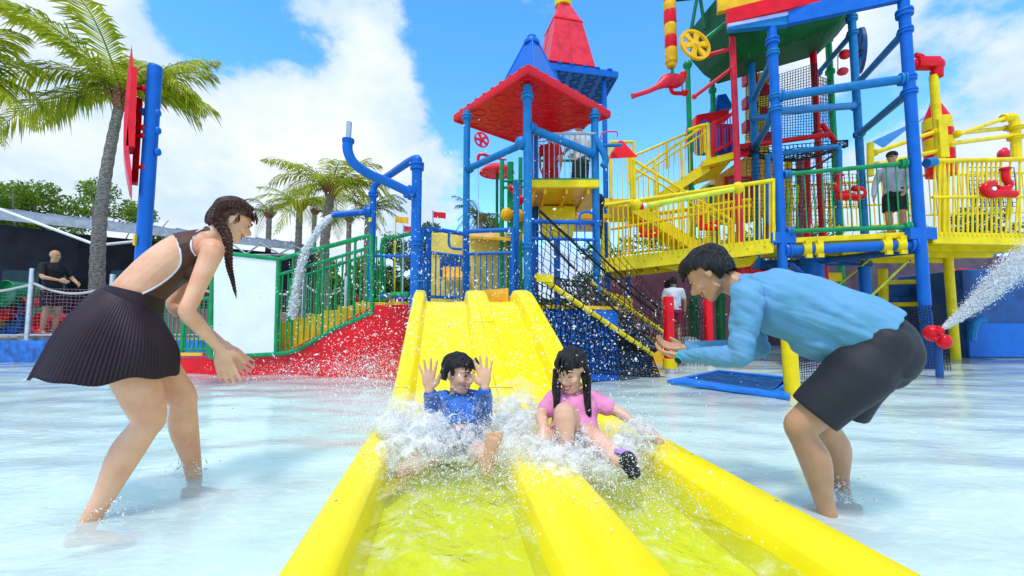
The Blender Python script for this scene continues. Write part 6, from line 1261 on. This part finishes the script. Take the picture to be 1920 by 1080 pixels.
# ===== boy riding the left lane, hands up
def boy():
    s = .80; A = V(1, 0, 0); r = thing('person', 'boy in a blue shirt with both palms up, sliding in the left lane', 'person', (-.25, 2.2, .2)); mb = MB()
    pel = W(862, 822, 2.12); che = W(858, 765, 2.26); nk = W(856, 738, 2.29); 
    torso(mb, [(pel+V(0, 0, -.04), .09, .07), (pel, .115, .085), (W(860, 792, 2.2), .105, .08), (che, .120, .082), (W(857, 748, 2.28), .095, .06), (nk, .038, .038)], A)
    hc = W(860, 702, 2.26); hf = V(.80, -.58, -.12).normalized(); hu = V(.16, .05, 1)
    mb.loft([(nk+V(0, 0, -.03), .045, .045, A), (nk, .038, .040, A), (hc+V(-.005, .015, -.05), .040, .042, A)], 12, 3); P, M = head(mb, hc, hf, hu, .85, child=True, mouth_open=.6)
    arms = []
    for shp, elp, wrp, sg in ((W(824, 752, 2.28), W(820, 794, 2.18), W(805, 732, 2.08), -1), (W(892, 752, 2.28), W(904, 790, 2.18), W(909, 726, 2.08), 1)):
        arms.append((shp, elp, wrp)); limb(mb, [(lerp(shp, nk, .3), .036, .034), (shp, .042, .04), (lerp(shp, elp, .5), .036, .035), (elp, .031, .031), (lerp(elp, wrp, .3), .031, .029), (wrp, .021, .018)], 12, A)
        hand(mb, wrp, V(-.06 if sg < 0 else -.05, -.05, 1), V(0, -1, 0), V(-sg, 0, 0), .84, .05, .24, .6)
    # legs: one reaching to the camera with the sole showing, one trailing in the froth
    k1 = W(890, 842, 2.0); a1 = W(919, 864, 1.84); limb(mb, [(pel+V(.05, -.02, 0), .065, .065), (lerp(pel, k1, .6), .058, .058), (k1, .046, .046), (lerp(k1, a1, .4), .045, .045), (a1, .028, .028)], 14, A)
    foot(mb, a1+V(0, -.02, .01), a1+V(.035, -.05, .16), .74, up=V(.15, 1, -.1))
    k2 = W(812, 858, 1.95); a2 = W(752, 885, 1.80); limb(mb, [(pel+V(-.05, -.02, 0), .065, .065), (k2, .046, .046), (lerp(k2, a2, .4), .045, .045), (a2, .028, .028)], 14, A); foot(mb, a2, a2+V(-.05, -.16, .02), .8, up=V(0, 0, 1))
    place('body', remesh(mb, .0048, 2), SKINK, r); face_parts(P, M, .85, r, smile=1, child=True)
    mb = MB(); torso(mb, [(W(861, 818, 2.13), .132, .10), (W(860, 792, 2.2), .124, .096), (che, .134, .096), (W(857, 750, 2.28), .108, .072), (W(856, 742, 2.29), .058, .052)], A)
    for shp, elp, wrp in arms: limb(mb, [(lerp(shp, nk, .3), .048, .046), (shp, .056, .053), (lerp(shp, elp, .5), .053, .051), (elp, .050, .048), (lerp(elp, wrp, .5), .044, .042), (lerp(elp, wrp, .86), .036, .034)], 14, A)
    def wr_(p): return .006*noise.noise(p*14)+.003*noise.noise(p*35)
    place('shirt', remesh(mb, .0055, 3, wr_), mat('boy_blue', (.025, .15, .52), .5, .25, 16, .15, 120), r)
    mb = MB(); torso(mb, [(pel+V(0, .02, .02), .125, .095), (pel+V(0, 0, -.05), .12, .09)], A); limb(mb, [(pel+V(.05, -.02, 0), .082, .08), (lerp(pel, k1, .75), .07, .07)], 14, A); limb(mb, [(pel+V(-.05, -.02, 0), .082, .08), (lerp(pel, k2, .75), .07, .07)], 14, A)
    place('shorts', remesh(mb, .006, 2), mat('boy_navy', (.02, .03, .10), .6), r)
    hair_cap(P, M, .88, r, HAIRM, 1.0, .060, -.045, seed=12); tufts(P, .88, r, HAIRM, [(.07, 0, .085, .03, 0, -.045, .008, 14, .03), (.01, -.075, .04, .01, 0, -.04, .007, 6, .014)], seed=13)
boy()

# ===== girl riding the right lane
def girl():
    s = .74; A = V(1, .1, 0).normalized(); r = thing('person', 'girl in a pink top with two long black braids, sliding in the right lane', 'person', (.3, 2.0, .2)); mb = MB()
    pel = W(1078, 812, 2.0); che = W(1076, 765, 2.07); nk = W(1074, 735, 2.10)
    torso(mb, [(pel+V(0, 0, -.03), .085, .065), (pel, .105, .08), (W(1077, 788, 2.04), .094, .072), (che, .104, .074), (W(1075, 746, 2.1), .085, .055), (nk, .034, .034)], A)
    hc = W(1070, 697, 2.06); hf = V(-.50, -.84, -.26).normalized(); hu = V(-.05, .02, 1)
    mb.loft([(nk+V(0, 0, -.03), .04, .04, A), (nk, .034, .036, A), (hc+V(.006, .02, -.05), .036, .038, A)], 12, 3); P, M = head(mb, hc, hf, hu, .83, True, True, mouth_open=.2)
    sL, eL, wL = W(1040, 750, 2.08), W(1014, 778, 1.98), W(1020, 800, 1.86); sR, eR, wR = W(1108, 750, 2.12), W(1158, 772, 2.08), W(1192, 793, 2.02)
    for a, b, c in ((sL, eL, wL), (sR, eR, wR)): limb(mb, [(lerp(a, nk, .3), .034, .032), (a, .038, .037), (lerp(a, b, .5), .031, .030), (b, .026, .026), (lerp(b, c, .35), .026, .025), (c, .018, .016)], 12, A)
    hand(mb, wL, V(-.02, -.6, -.6), V(0, .6, -.6), V(1, 0, 0), .80, .25, .15, .6); hand(mb, wR, V(.75, -.5, -.35), V(0, 0, -1), V(-.5, -.8, 0), .80, .2, .15, .6)
    kL = W(1058, 775, 1.80); aL = W(1062, 838, 1.76); limb(mb, [(pel+V(-.045, -.03, 0), .058, .058), (lerp(pel, kL, .6), .052, .052), (kL, .043, .045), (lerp(kL, aL, .3), .042, .044), (aL, .026, .026)], 14, A); foot(mb, aL, aL+V(-.02, -.15, -.05), .74)
    kR = W(1120, 828, 1.80); aR = W(1160, 865, 1.66); limb(mb, [(pel+V(.045, -.03, 0), .058, .058), (kR, .043, .045), (lerp(kR, aR, .35), .042, .042), (aR, .026, .026)], 14, A)
    place('body', remesh(mb, .0045, 2), SKINK, r); face_parts(P, M, .83, r, True, .8, closed=True, child=True)
    mb = MB(); torso(mb, [(W(1078, 812, 2.0), .118, .092), (W(1077, 788, 2.04), .106, .083), (che, .114, .086), (W(1075, 748, 2.1), .096, .064), (W(1074, 741, 2.1), .048, .044)], A)
    for a, b, c in ((sL, eL, wL), (sR, eR, wR)): limb(mb, [(lerp(a, nk, .35), .044, .042), (a, .050, .048), (lerp(a, b, .6), .043, .041)], 14, A)
    place('top', remesh(mb, .005, 3, lambda p: .004*noise.noise(p*16)), mat('girl_pink', (.82, .27, .48), .5, .12, 12, .1, 120), r)
    TQ = mat('turquoise', (.02, .42, .50), .5)
    for a in (W(1030, 757, 2.14), W(1122, 757, 2.16)): MB().ell(a, (.05, .03, .022), None, 12, 8).build('wing_trim', TQ, r)
    MB().tube([W(1074, 743, 2.03), W(1075, 768, 1.985), W(1076, 800, 1.93)], .003, 6, 3).build('zip', mat('zip_pink', (.75, .45, .6), .4), r)
    hair_cap(P, M, .86, r, HAIRM, 1.0, .048, -.05, seed=22); tufts(P, .86, r, HAIRM, [(.075, .01, .085, .022, .0, -.055, .008, 16, .028)], seed=21)
    braid([P(-.01, -.085, .0), W(1043, 728, 2.0), W(1044, 745, 1.96), W(1043, 765, 1.95)], .018, .010, HAIRM, r, 'braid', 6); braid([P(-.01, .085, .0), W(1100, 718, 2.02), W(1101, 745, 2.0), W(1104, 778, 1.98)], .019, .010, HAIRM, r, 'braid', 8)
    SHOE = mat('shoe_black', (.012, .012, .015), .5); mb = MB(); c = W(1178, 866, 1.62); mb.ell(c, (.034, .028, .038)); mb.ell(c+V(.010, -.015, -.03), (.030, .032, .026)); place('shoe', remesh(mb, .004, 2), SHOE, r); MB().lathe(W(1168, 855, 1.66), (.3, .4, .8), [(0, .034), (.012, .036), (.02, .032)], 16).build('shoe_trim', mat('lavender', (.45, .25, .75), .5), r)
girl()

# ===== people further off
def figure(label, px, py_feet, Y, H, face, skin, shirt, shorts, hairm, pose=None, z0=None, hat=None, long_sleeve=False, group=None, sit=0):
    X = W(px, py_feet, Y).x; z0 = W(px, py_feet, Y).z if z0 is None else z0; s = H/1.70; a = R(face); f = V(math.cos(a), math.sin(a), 0); l = V(-f.y, f.x, 0); o = V(X, Y, z0)
    Q = lambda fw, lt, up: o+(f*fw+l*lt+V(0, 0, up))*s
    r = thing('person', label, 'person', o, group); mb = MB(); vx = .016*s
    torso(mb, [(Q(0, 0, .84), .15*s, .11*s), (Q(0, 0, .95), .165*s, .12*s), (Q(0, 0, 1.08), .145*s, .105*s), (Q(0, 0, 1.28), .17*s, .115*s), (Q(0, 0, 1.39), .13*s, .07*s), (Q(0, 0, 1.43), .055*s, .055*s)], l)
    P, M = head(mb, Q(.02, 0, 1.575), f, V(0, 0, 1), s*1.0); mb.tube([Q(0, 0, 1.38), Q(.01, 0, 1.52)], .055*s, 12)
    pose = pose or {}; arms = []
    for sg in (-1, 1):
        el_, wr_ = pose.get(sg, ((.02, .26, 1.10), (.10, .27, .86))); a_, b_, c_ = Q(0, sg*.19, 1.36), Q(el_[0], sg*el_[1], el_[2]), Q(wr_[0], sg*wr_[1], wr_[2]); arms.append((a_, b_, c_))
        limb(mb, [(lerp(a_, Q(0, 0, 1.38), .3), .05*s, .05*s), (a_, .056*s, .056*s), (lerp(a_, b_, .5), .048*s, .048*s), (b_, .04*s, .04*s), (lerp(b_, c_, .3), .04*s, .038*s), (c_, .026*s, .024*s)], 10, l); hand(mb, c_, (c_-b_).normalized(), -l*sg, f, s, .3, .1, .5)
        h_ = Q(0, sg*.09, .88); k_ = Q(.04, sg*.10, .48); an = Q(-.01, sg*.10, .09); limb(mb, [(h_, .09*s, .09*s), (lerp(h_, k_, .5), .08*s, .08*s), (k_, .058*s, .058*s), (lerp(k_, an, .3), .058*s, .06*s), (an, .036*s, .036*s)], 12, l); foot(mb, an, an+f*.2*s+V(0, 0, -.09*s), s)
    place('body', remesh(mb, .011*s, 2), skin, r)
    mb = MB(); torso(mb, [(Q(0, 0, .88), .175*s, .135*s), (Q(0, 0, 1.08), .165*s, .13*s), (Q(0, 0, 1.28), .185*s, .135*s), (Q(0, 0, 1.40), .14*s, .09*s), (Q(0, 0, 1.44), .07*s, .065*s)], l)
    for a_, b_, c_ in arms:
        if long_sleeve: limb(mb, [(lerp(a_, Q(0, 0, 1.40), .35), .06*s, .06*s), (a_, .064*s, .064*s), (b_, .052*s, .052*s), (lerp(b_, c_, .9), .04*s, .04*s)], 12, l)
        else: limb(mb, [(lerp(a_, Q(0, 0, 1.40), .35), .06*s, .06*s), (a_, .064*s, .064*s), (lerp(a_, b_, .7), .058*s, .056*s)], 12, l)
    place('shirt', remesh(mb, .014*s, 2, lambda p: .006*noise.noise(p*9)), shirt, r)
    mb = MB(); torso(mb, [(Q(0, 0, .98), .170*s, .13*s), (Q(0, 0, .80), .175*s, .135*s)], l)
    for sg in (-1, 1): mb.loft([(Q(0, sg*.09, .85), .105*s, .11*s, l), (Q(.03, sg*.10, .54), .10*s, .10*s, l)], 14, 2)
    place('shorts', remesh(mb, .014*s, 1), shorts, r)
    if hairm: hair_cap(P, M, s*1.02, r, hairm, 1.0, .06, -.05, seed=int(px))
    if hat:
        MB().ell(P(-.012, 0, .060), (.108*s, .092*s, .075*s), M, 18, 12).build('cap', hat, r); MB().prism([P(.06, -.06, .052), P(.15, -.035, .040), P(.15, .035, .040), P(.06, .06, .052)], (0, 0, .012*s)).build('cap_peak', hat, r)
    for b in (-1, 1): MB().ell(P(.084, b*.03, .004), (.006*s, .012*s, .006*s), M, 8, 6).build('eye', EYE, r)
    return r, P, M, Q
cl = lambda n, c: mat(n, c, .7, .15, 8)
HP = {-1: ((.12, .26, 1.12), (.34, .14, 1.06)), 1: ((.10, .27, 1.14), (.34, .20, 1.02))}
figure('balding man in a black shirt standing behind the rope fence at left', 92, 610, 9.95, 1.92, -8, SKINM, cl('black_cloth', (.012, .012, .015)), cl('black_cloth', (.012, .012, .015)), None, HP, z0=.60)
_, P_, M_, _q = figure('man in a black cap and pale grey shirt standing behind the green railing', 1682, 432, 9.0, 1.90, -145, SKINM, cl('pale_grey_cloth', (.42, .42, .48)), cl('dark_green_cloth', (.012, .03, .025)), None, {-1: ((.05, .27, 1.10), (.12, .28, .86)), 1: ((.08, .26, 1.10), (.24, .22, .88))}, z0=2.58, hat=cl('cap_black', (.015, .015, .018)), long_sleeve=True)
MB().tube([P_(.090, -.045, .006), P_(.098, -.02, .004), P_(.098, .02, .004), P_(.090, .045, .006)], .008, 6, 2).build('glasses', BLACKR, None) and None
bpy.data.objects['glasses'].parent = _; bpy.data.objects['glasses'].location = bpy.data.objects['glasses'].location - Vector(_.location)
_, P_, M_, _q = figure('attendant in red shirt and red cap on the yellow upper deck', 1032, 380, 8.3, 1.42, 80, SKINM, cl('red_cloth', (.55, .01, .02)), cl('red_cloth', (.55, .01, .02)), HAIRM, {-1: ((.05, .26, 1.12), (.10, .24, .90)), 1: ((.05, .26, 1.12), (.10, .24, .90))}, z0=3.16, hat=cl('red_cloth', (.55, .01, .02)))
figure('adult in a white shirt and dark shorts under the red roof, head hidden by it', 1090, 380, 8.5, 1.78, 130, SKINM, cl('white_cloth', (.6, .6, .62)), cl('dark_green_cloth', (.012, .03, .025)), HAIRM, {-1: ((.05, .26, 1.12), (.25, .14, 1.1)), 1: ((.05, .26, 1.12), (.3, .24, 1.0))}, z0=3.16)
rr_, P_, M_, Q_ = figure('girl in black swimsuit with long dark hair at the left end of yellow bridge', 1122, 485, 8.75, 1.36, 160, SKIN, cl('black_cloth', (.012, .012, .015)), cl('black_cloth', (.012, .012, .015)), HAIRM)
MB().tube([P_(-.06, 0, .05), P_(-.11, 0, -.08), P_(-.09, 0, -.25), P_(-.08, 0, -.36)], [.07, .075, .06, .02], 10, 4).build('long_hair', HAIRM, rr_)
figure('person in white shirt and crimson shorts behind the tall red post', 1266, 648, 9.0, 1.42, 80, SKINM, cl('white_cloth', (.6, .6, .62)), cl('crimson_cloth', (.35, .01, .06)), HAIRM)
figure('child in a red shirt between the green posts left of the upper deck', 968, 405, 9.9, 1.1, -70, SKINM, cl('red_cloth', (.55, .01, .02)), cl('navy_cloth', (.02, .03, .12)), HAIRM, z0=2.35)
gpc = 'people far off beyond the green railing'
for i, (px, Y, H, c_, lab) in enumerate(((668, 17, 1.6, (.5, .02, .03), 'far off person in red behind the green railing'), (712, 18, 1.5, (.02, .02, .03), 'far off person in black behind the looped green rail'), (734, 17, 1.3, (.5, .06, .3), 'far off child in pink behind the looped green rail'), (752, 18, 1.6, (.10, .05, .35), 'far off person in purple right beside the blue pipe post'), (815, 17, 1.5, (.5, .5, .52), 'far off person in white seen through the blue fence'))):
    figure(lab, px, 566, Y, H, 200+50*i, SKINM, mat('far_cloth_%s' % ['red', 'black', 'pink', 'purple', 'white'][i], c_, .7), cl('navy_cloth', (.02, .03, .12)), HAIRM, z0=.5, group=gpc)
# ------------------------------------------------------------ splashes and spray
def spray_mat(name, a0, a1, col=(.88, .92, .95), scale=38):
    m = bpy.data.materials.new(name); m.use_nodes = True; n = m.node_tree.nodes; l = m.node_tree.links; b = n['Principled BSDF']
    b.inputs['Base Color'].default_value = (*col, 1); b.inputs['Roughness'].default_value = .15; b.inputs['Specular IOR Level'].default_value = .5; b.inputs['Subsurface Weight'].default_value = 0
    g = n.new('ShaderNodeNewGeometry'); z = n.new('ShaderNodeTexNoise'); z.inputs['Scale'].default_value = scale; z.inputs['Detail'].default_value = 7; z.inputs['Roughness'].default_value = .7; l.new(g.outputs['Position'], z.inputs['Vector'])
    mr = n.new('ShaderNodeMapRange'); l.new(z.outputs[0], mr.inputs[0]); mr.inputs[1].default_value = .40; mr.inputs[2].default_value = .66; mr.inputs[3].default_value = a0; mr.inputs[4].default_value = a1
    df = n.new('ShaderNodeBsdfDiffuse'); df.inputs[0].default_value = (*col, 1); tl = n.new('ShaderNodeBsdfTranslucent'); tl.inputs[0].default_value = (*col, 1)
    x1 = n.new('ShaderNodeMixShader'); x1.inputs[0].default_value = .3; l.new(df.outputs[0], x1.inputs[1]); l.new(tl.outputs[0], x1.inputs[2])
    tp = n.new('ShaderNodeBsdfTransparent'); x2 = n.new('ShaderNodeMixShader'); l.new(mr.outputs[0], x2.inputs[0]); l.new(tp.outputs[0], x2.inputs[1]); l.new(x1.outputs[0], x2.inputs[2]); l.new(x2.outputs[0], n['Material Output'].inputs[0]); return m
DROP = spray_mat('water_drop', 1, 1, (.97, .98, .99))
FOAM = spray_mat('foam_froth', .0, .85, (.98, .98, .98), 22)
OCT = np.array([(1, 0, 0), (-1, 0, 0), (0, 1, 0), (0, -1, 0), (0, 0, 1), (0, 0, -1)], float); OF = np.array([(0, 2, 4), (2, 1, 4), (1, 3, 4), (3, 0, 4), (2, 0, 5), (1, 2, 5), (3, 1, 5), (0, 3, 5)])
def drops(name, label, pts, size, m=DROP, stretch=2.6, cat='water spray'):
    pts = np.asarray(pts, float); n = len(pts); size = np.asarray(size).reshape(-1, 1, 1) if np.ndim(size) else size
    sc3 = rng.uniform(.7, 1.2, (n, 1, 3)); q = rng.normal(size=(n, 3)); q /= np.linalg.norm(q, axis=1)[:, None]
    base = OCT[None]*sc3*size; base = base + q[:, None, :]*(base@q[:, :, None])*(rng.uniform(0, stretch, (n, 1, 1)))
    v = (base+pts[:, None, :]).reshape(-1, 3); c = pts.mean(0); f = (OF[None]+6*np.arange(n)[:, None, None]).reshape(-1, 3)
    me = bpy.data.meshes.new(name); me.vertices.add(len(v)); me.vertices.foreach_set('co', (v-c).ravel()); me.loops.add(f.size); me.loops.foreach_set('vertex_index', f.ravel().astype(np.int32)); me.polygons.add(len(f)); me.polygons.foreach_set('loop_start', np.arange(0, f.size, 3, dtype=np.int32)); me.polygons.foreach_set('loop_total', np.full(len(f), 3, dtype=np.int32)); me.update(); me.shade_smooth()
    me.materials.append(m); o = bpy.data.objects.new(name, me); COL.objects.link(o); o.location = c; return tag(o, label, cat, kind='stuff')
def cloud(cs, n):
    """cs: (center, (rx,ry,rz), weight); gaussian scatter"""
    w = np.array([c[2] for c in cs], float); w /= w.sum(); idx = rng.choice(len(cs), n, p=w); C = np.array([tuple(c[0]) for c in cs]); Rr = np.array([c[1] for c in cs]); return C[idx]+rng.normal(size=(n, 3))*Rr[idx]
def froth(name, label, blobs, seed, m=FOAM):
    mb = MB()
    for c, rr in blobs: mb.ell(c, rr, None, 40, 26)
    me = bpy.data.meshes.new(name); me.from_pydata(mb.v, [], mb.f); bm = bmesh.new(); bm.from_mesh(me); bmesh.ops.recalc_face_normals(bm, faces=bm.faces); bm.normal_update()
    for v in bm.verts:
        p = v.co*9+V(seed, 0, 0); d = .034*noise.noise(p)+.026*noise.noise(p*2.3)+.016*noise.noise(p*6)+.010*noise.noise(p*14); v.co = v.co+v.normal*d
    bm.to_mesh(me); bm.free(); o = place(name, me, m, None); return tag(o, label, 'splash', kind='stuff')
# around the boy
froth('splash', 'white froth thrown up around the boy', [(W(770, 800, 2.05), (.13, .12, .10)), (W(800, 822, 1.95), (.12, .10, .09)), (W(850, 838, 1.92), (.12, .10, .06)), (W(735, 800, 2.1), (.07, .1, .06)), (W(765, 845, 1.85), (.13, .12, .06)), (W(900, 822, 2.0), (.07, .07, .06))], 1)
froth('splash', 'white froth rising between the boy and the girl over the middle rim', [(W(930, 775, 2.2), (.12, .10, .09)), (W(975, 770, 2.15), (.10, .09, .08)), (W(985, 800, 2.0), (.09, .09, .07)), (W(950, 840, 1.9), (.10, .09, .07)), (W(1000, 850, 1.8), (.11, .10, .06)), (W(1040, 855, 1.75), (.10, .10, .05))], 2)
froth('splash', 'white froth in front of the girl in the right lane', [(W(1095, 825, 1.85), (.08, .07, .06)), (W(1050, 880, 1.65), (.10, .10, .05)), (W(1110, 870, 1.68), (.10, .08, .05)), (W(1170, 850, 1.75), (.07, .07, .06)), (W(1195, 812, 1.95), (.06, .06, .04))], 3)
c1 = [(W(770, 800, 2.05), (.12, .10, .07), 3), (W(850, 825, 1.9), (.10, .09, .05), 3), (W(950, 790, 2.1), (.12, .1, .07), 4), (W(1000, 850, 1.8), (.11, .1, .05), 4), (W(1060, 870, 1.65), (.13, .1, .05), 4), (W(1150, 860, 1.7), (.10, .1, .05), 3), (W(720, 790, 2.1), (.10, .1, .06), 2), (W(770, 870, 1.75), (.12, .12, .05), 3), (W(900, 900, 1.6), (.14, .15, .03), 2), (W(1150, 930, 1.45), (.16, .15, .03), 2), (W(1195, 810, 1.9), (.06, .06, .05), 2)]
n = 52000; drops('spray_drops', 'dense white droplets thrown up round the boy and girl', cloud(c1, n), rng.gamma(1.3, .00045, n)+.0004)
n = 1000; drops('spray_drops', 'larger clear drops flying over the middle of the slide', cloud([(W(850, 760, 2.0), (.28, .2, .16), 2), (W(1060, 760, 1.95), (.30, .2, .16), 2), (W(960, 700, 2.2), (.4, .3, .22), 2)], n), rng.gamma(1.3, .0008, n)+.0004)
n = 5200; drops('spray_drops', 'fine drops sprayed in the air before the tower and blue fence', cloud([(W(850, 520, 3.6), (.55, .5, .45), 3), (W(700, 560, 3.8), (.5, .5, .45), 2), (W(700, 640, 3.4), (.4, .4, .2), 2), (W(1000, 600, 3.4), (.4, .5, .45), 2), (W(1100, 640, 3.2), (.4, .4, .3), 2)], n), rng.gamma(2.0, .0010, n)+.0005)
# spray skirt where the slide meets the water on its left
n = 9000; drops('spray_mist', 'white mist of drops lying on the water along the red wall', cloud([(W(640, 690, 4.6), (.55, .4, .07), 2), (W(700, 700, 3.8), (.22, .4, .12), 3), (W(690, 730, 3.2), (.15, .3, .10), 2), (W(560, 695, 5.6), (.5, .3, .05), 1)], n), rng.gamma(1.5, .0008, n)+.0005)
froth('splash_mist', 'thin white mist hanging round the two children', [(W(770, 785, 2.05), (.18, .14, .12)), (W(960, 770, 2.1), (.18, .14, .13)), (W(1000, 850, 1.8), (.18, .14, .08)), (W(1180, 820, 1.9), (.12, .12, .09)), (W(700, 770, 2.3), (.12, .2, .10))], 9, spray_mat('mist', .0, .20, scale=9))
SW = spray_mat('water_strand', .2, .95, scale=30); mb = MB(); rs_ = random.Random(4)
for c, sp_, n_ in ((W(790, 815, 2.0), .20, 46), (W(960, 800, 2.05), .18, 40), (W(1060, 850, 1.75), .18, 34), (W(1185, 835, 1.85), .12, 22), (W(720, 790, 2.2), .14, 18)):
    for k in range(n_):
        a = rs_.uniform(0, 6.28); el_ = rs_.uniform(.1, 1.2); d = V(math.cos(a)*math.cos(el_), math.sin(a)*math.cos(el_)*.8, math.sin(el_)); l_ = sp_*rs_.uniform(.35, 1.1); s0 = c+V(rs_.uniform(-.08, .08), rs_.uniform(-.06, .06), rs_.uniform(-.03, .03)); w = V(rs_.uniform(-1, 1), rs_.uniform(-1, 1), rs_.uniform(-1, 1))*.02
        pts = [s0+d*l_*t+V(0, 0, -.5*t*t*l_)+w*math.sin(7*t) for t in (.0, .2, .4, .6, .8, 1)]; q = rs_.uniform(.0015, .005); mb.tube(pts, [q, q*1.2, q*.7, q*.9, q*.5, q*.15], 5, 2)
tag(mb.build('splash_strands', SW, None), 'curling strands of white water flung out round the children', 'splash', kind='stuff')
# jets
def jet(name, label, pts, r0, r1, n, size):
    pts = [Vector(p) for p in pts]; P_ = []; S = []
    for _ in range(n):
        t = rng.uniform(0, 1)**.85*(len(pts)-1); k = min(int(t), len(pts)-2); f_ = t-k; p1, p2 = pts[k], pts[k+1]; p0 = pts[max(0, k-1)]; p3 = pts[min(k+2, len(pts)-1)]
        c = .5*((2*p1)+(p2-p0)*f_+(2*p0-5*p1+4*p2-p3)*f_*f_+(3*p1-p0-3*p2+p3)*f_**3); q = t/(len(pts)-1); rr_ = r0*(1-q)+r1*q; P_.append(tuple(c+Vector(rng.normal(size=3)*rr_))); S.append((rng.gamma(2., size*.5)+.001)*(1-.3*q))
    return drops(name, label, P_, np.array(S), stretch=2.5)
jet('water_jet', 'white jet of water bursting from the red nozzle at the right edge', [W(1770, 615, 6.8), W(1815, 580, 6.7), W(1860, 540, 6.6), W(1910, 495, 6.5), W(1990, 450, 6.4)], .010, .115, 60000, .0028)
jet('water_jet', 'thin stream of water falling from the blue side spout', [W(620, 406, 7.2), W(598, 430, 7.1), W(575, 470, 7.0), W(560, 520, 6.95), W(548, 590, 6.9)], .018, .035, 9000, .005)
mbj = MB().tube([W(622, 404, 7.2), W(600, 428, 7.1), W(578, 465, 7.0), W(562, 520, 6.95), W(548, 600, 6.9)], [.035, .04, .035, .022, .015], 8, 6); o = mbj.build('water_stream', spray_mat('stream', .3, .95, scale=25), None); tag(o, 'curved white water stream arcing down from the blue side spout', 'water stream', kind='stuff')
mbj = MB().tube([W(1770, 615, 6.8), W(1810, 583, 6.7), W(1850, 550, 6.6), W(1900, 505, 6.5)], [.022, .045, .07, .10], 12, 6); o = mbj.build('water_stream', spray_mat('stream_soft', .0, .75, scale=9), None); tag(o, 'solid white core of the water jet by the red nozzle', 'water stream', kind='stuff')
# little splashes at the legs
froth('leg_splash', 'small splash curling up at the rear ankle of the woman', [(G(345, 880, .03), (.035, .03, .03)), (G(352, 860, .08), (.03, .02, .04))], 5, spray_mat('clear_splash', .0, .35, scale=60))
n = 500; drops('leg_drops', 'drops kicked up around the ankles of woman and man', cloud([(G(350, 880, .06), (.05, .04, .05), 2), (G(200, 960, .03), (.08, .05, .03), 1), (G(1585, 925, .05), (.06, .05, .04), 2)], n), rng.gamma(2.0, .0009, n)+.0005)
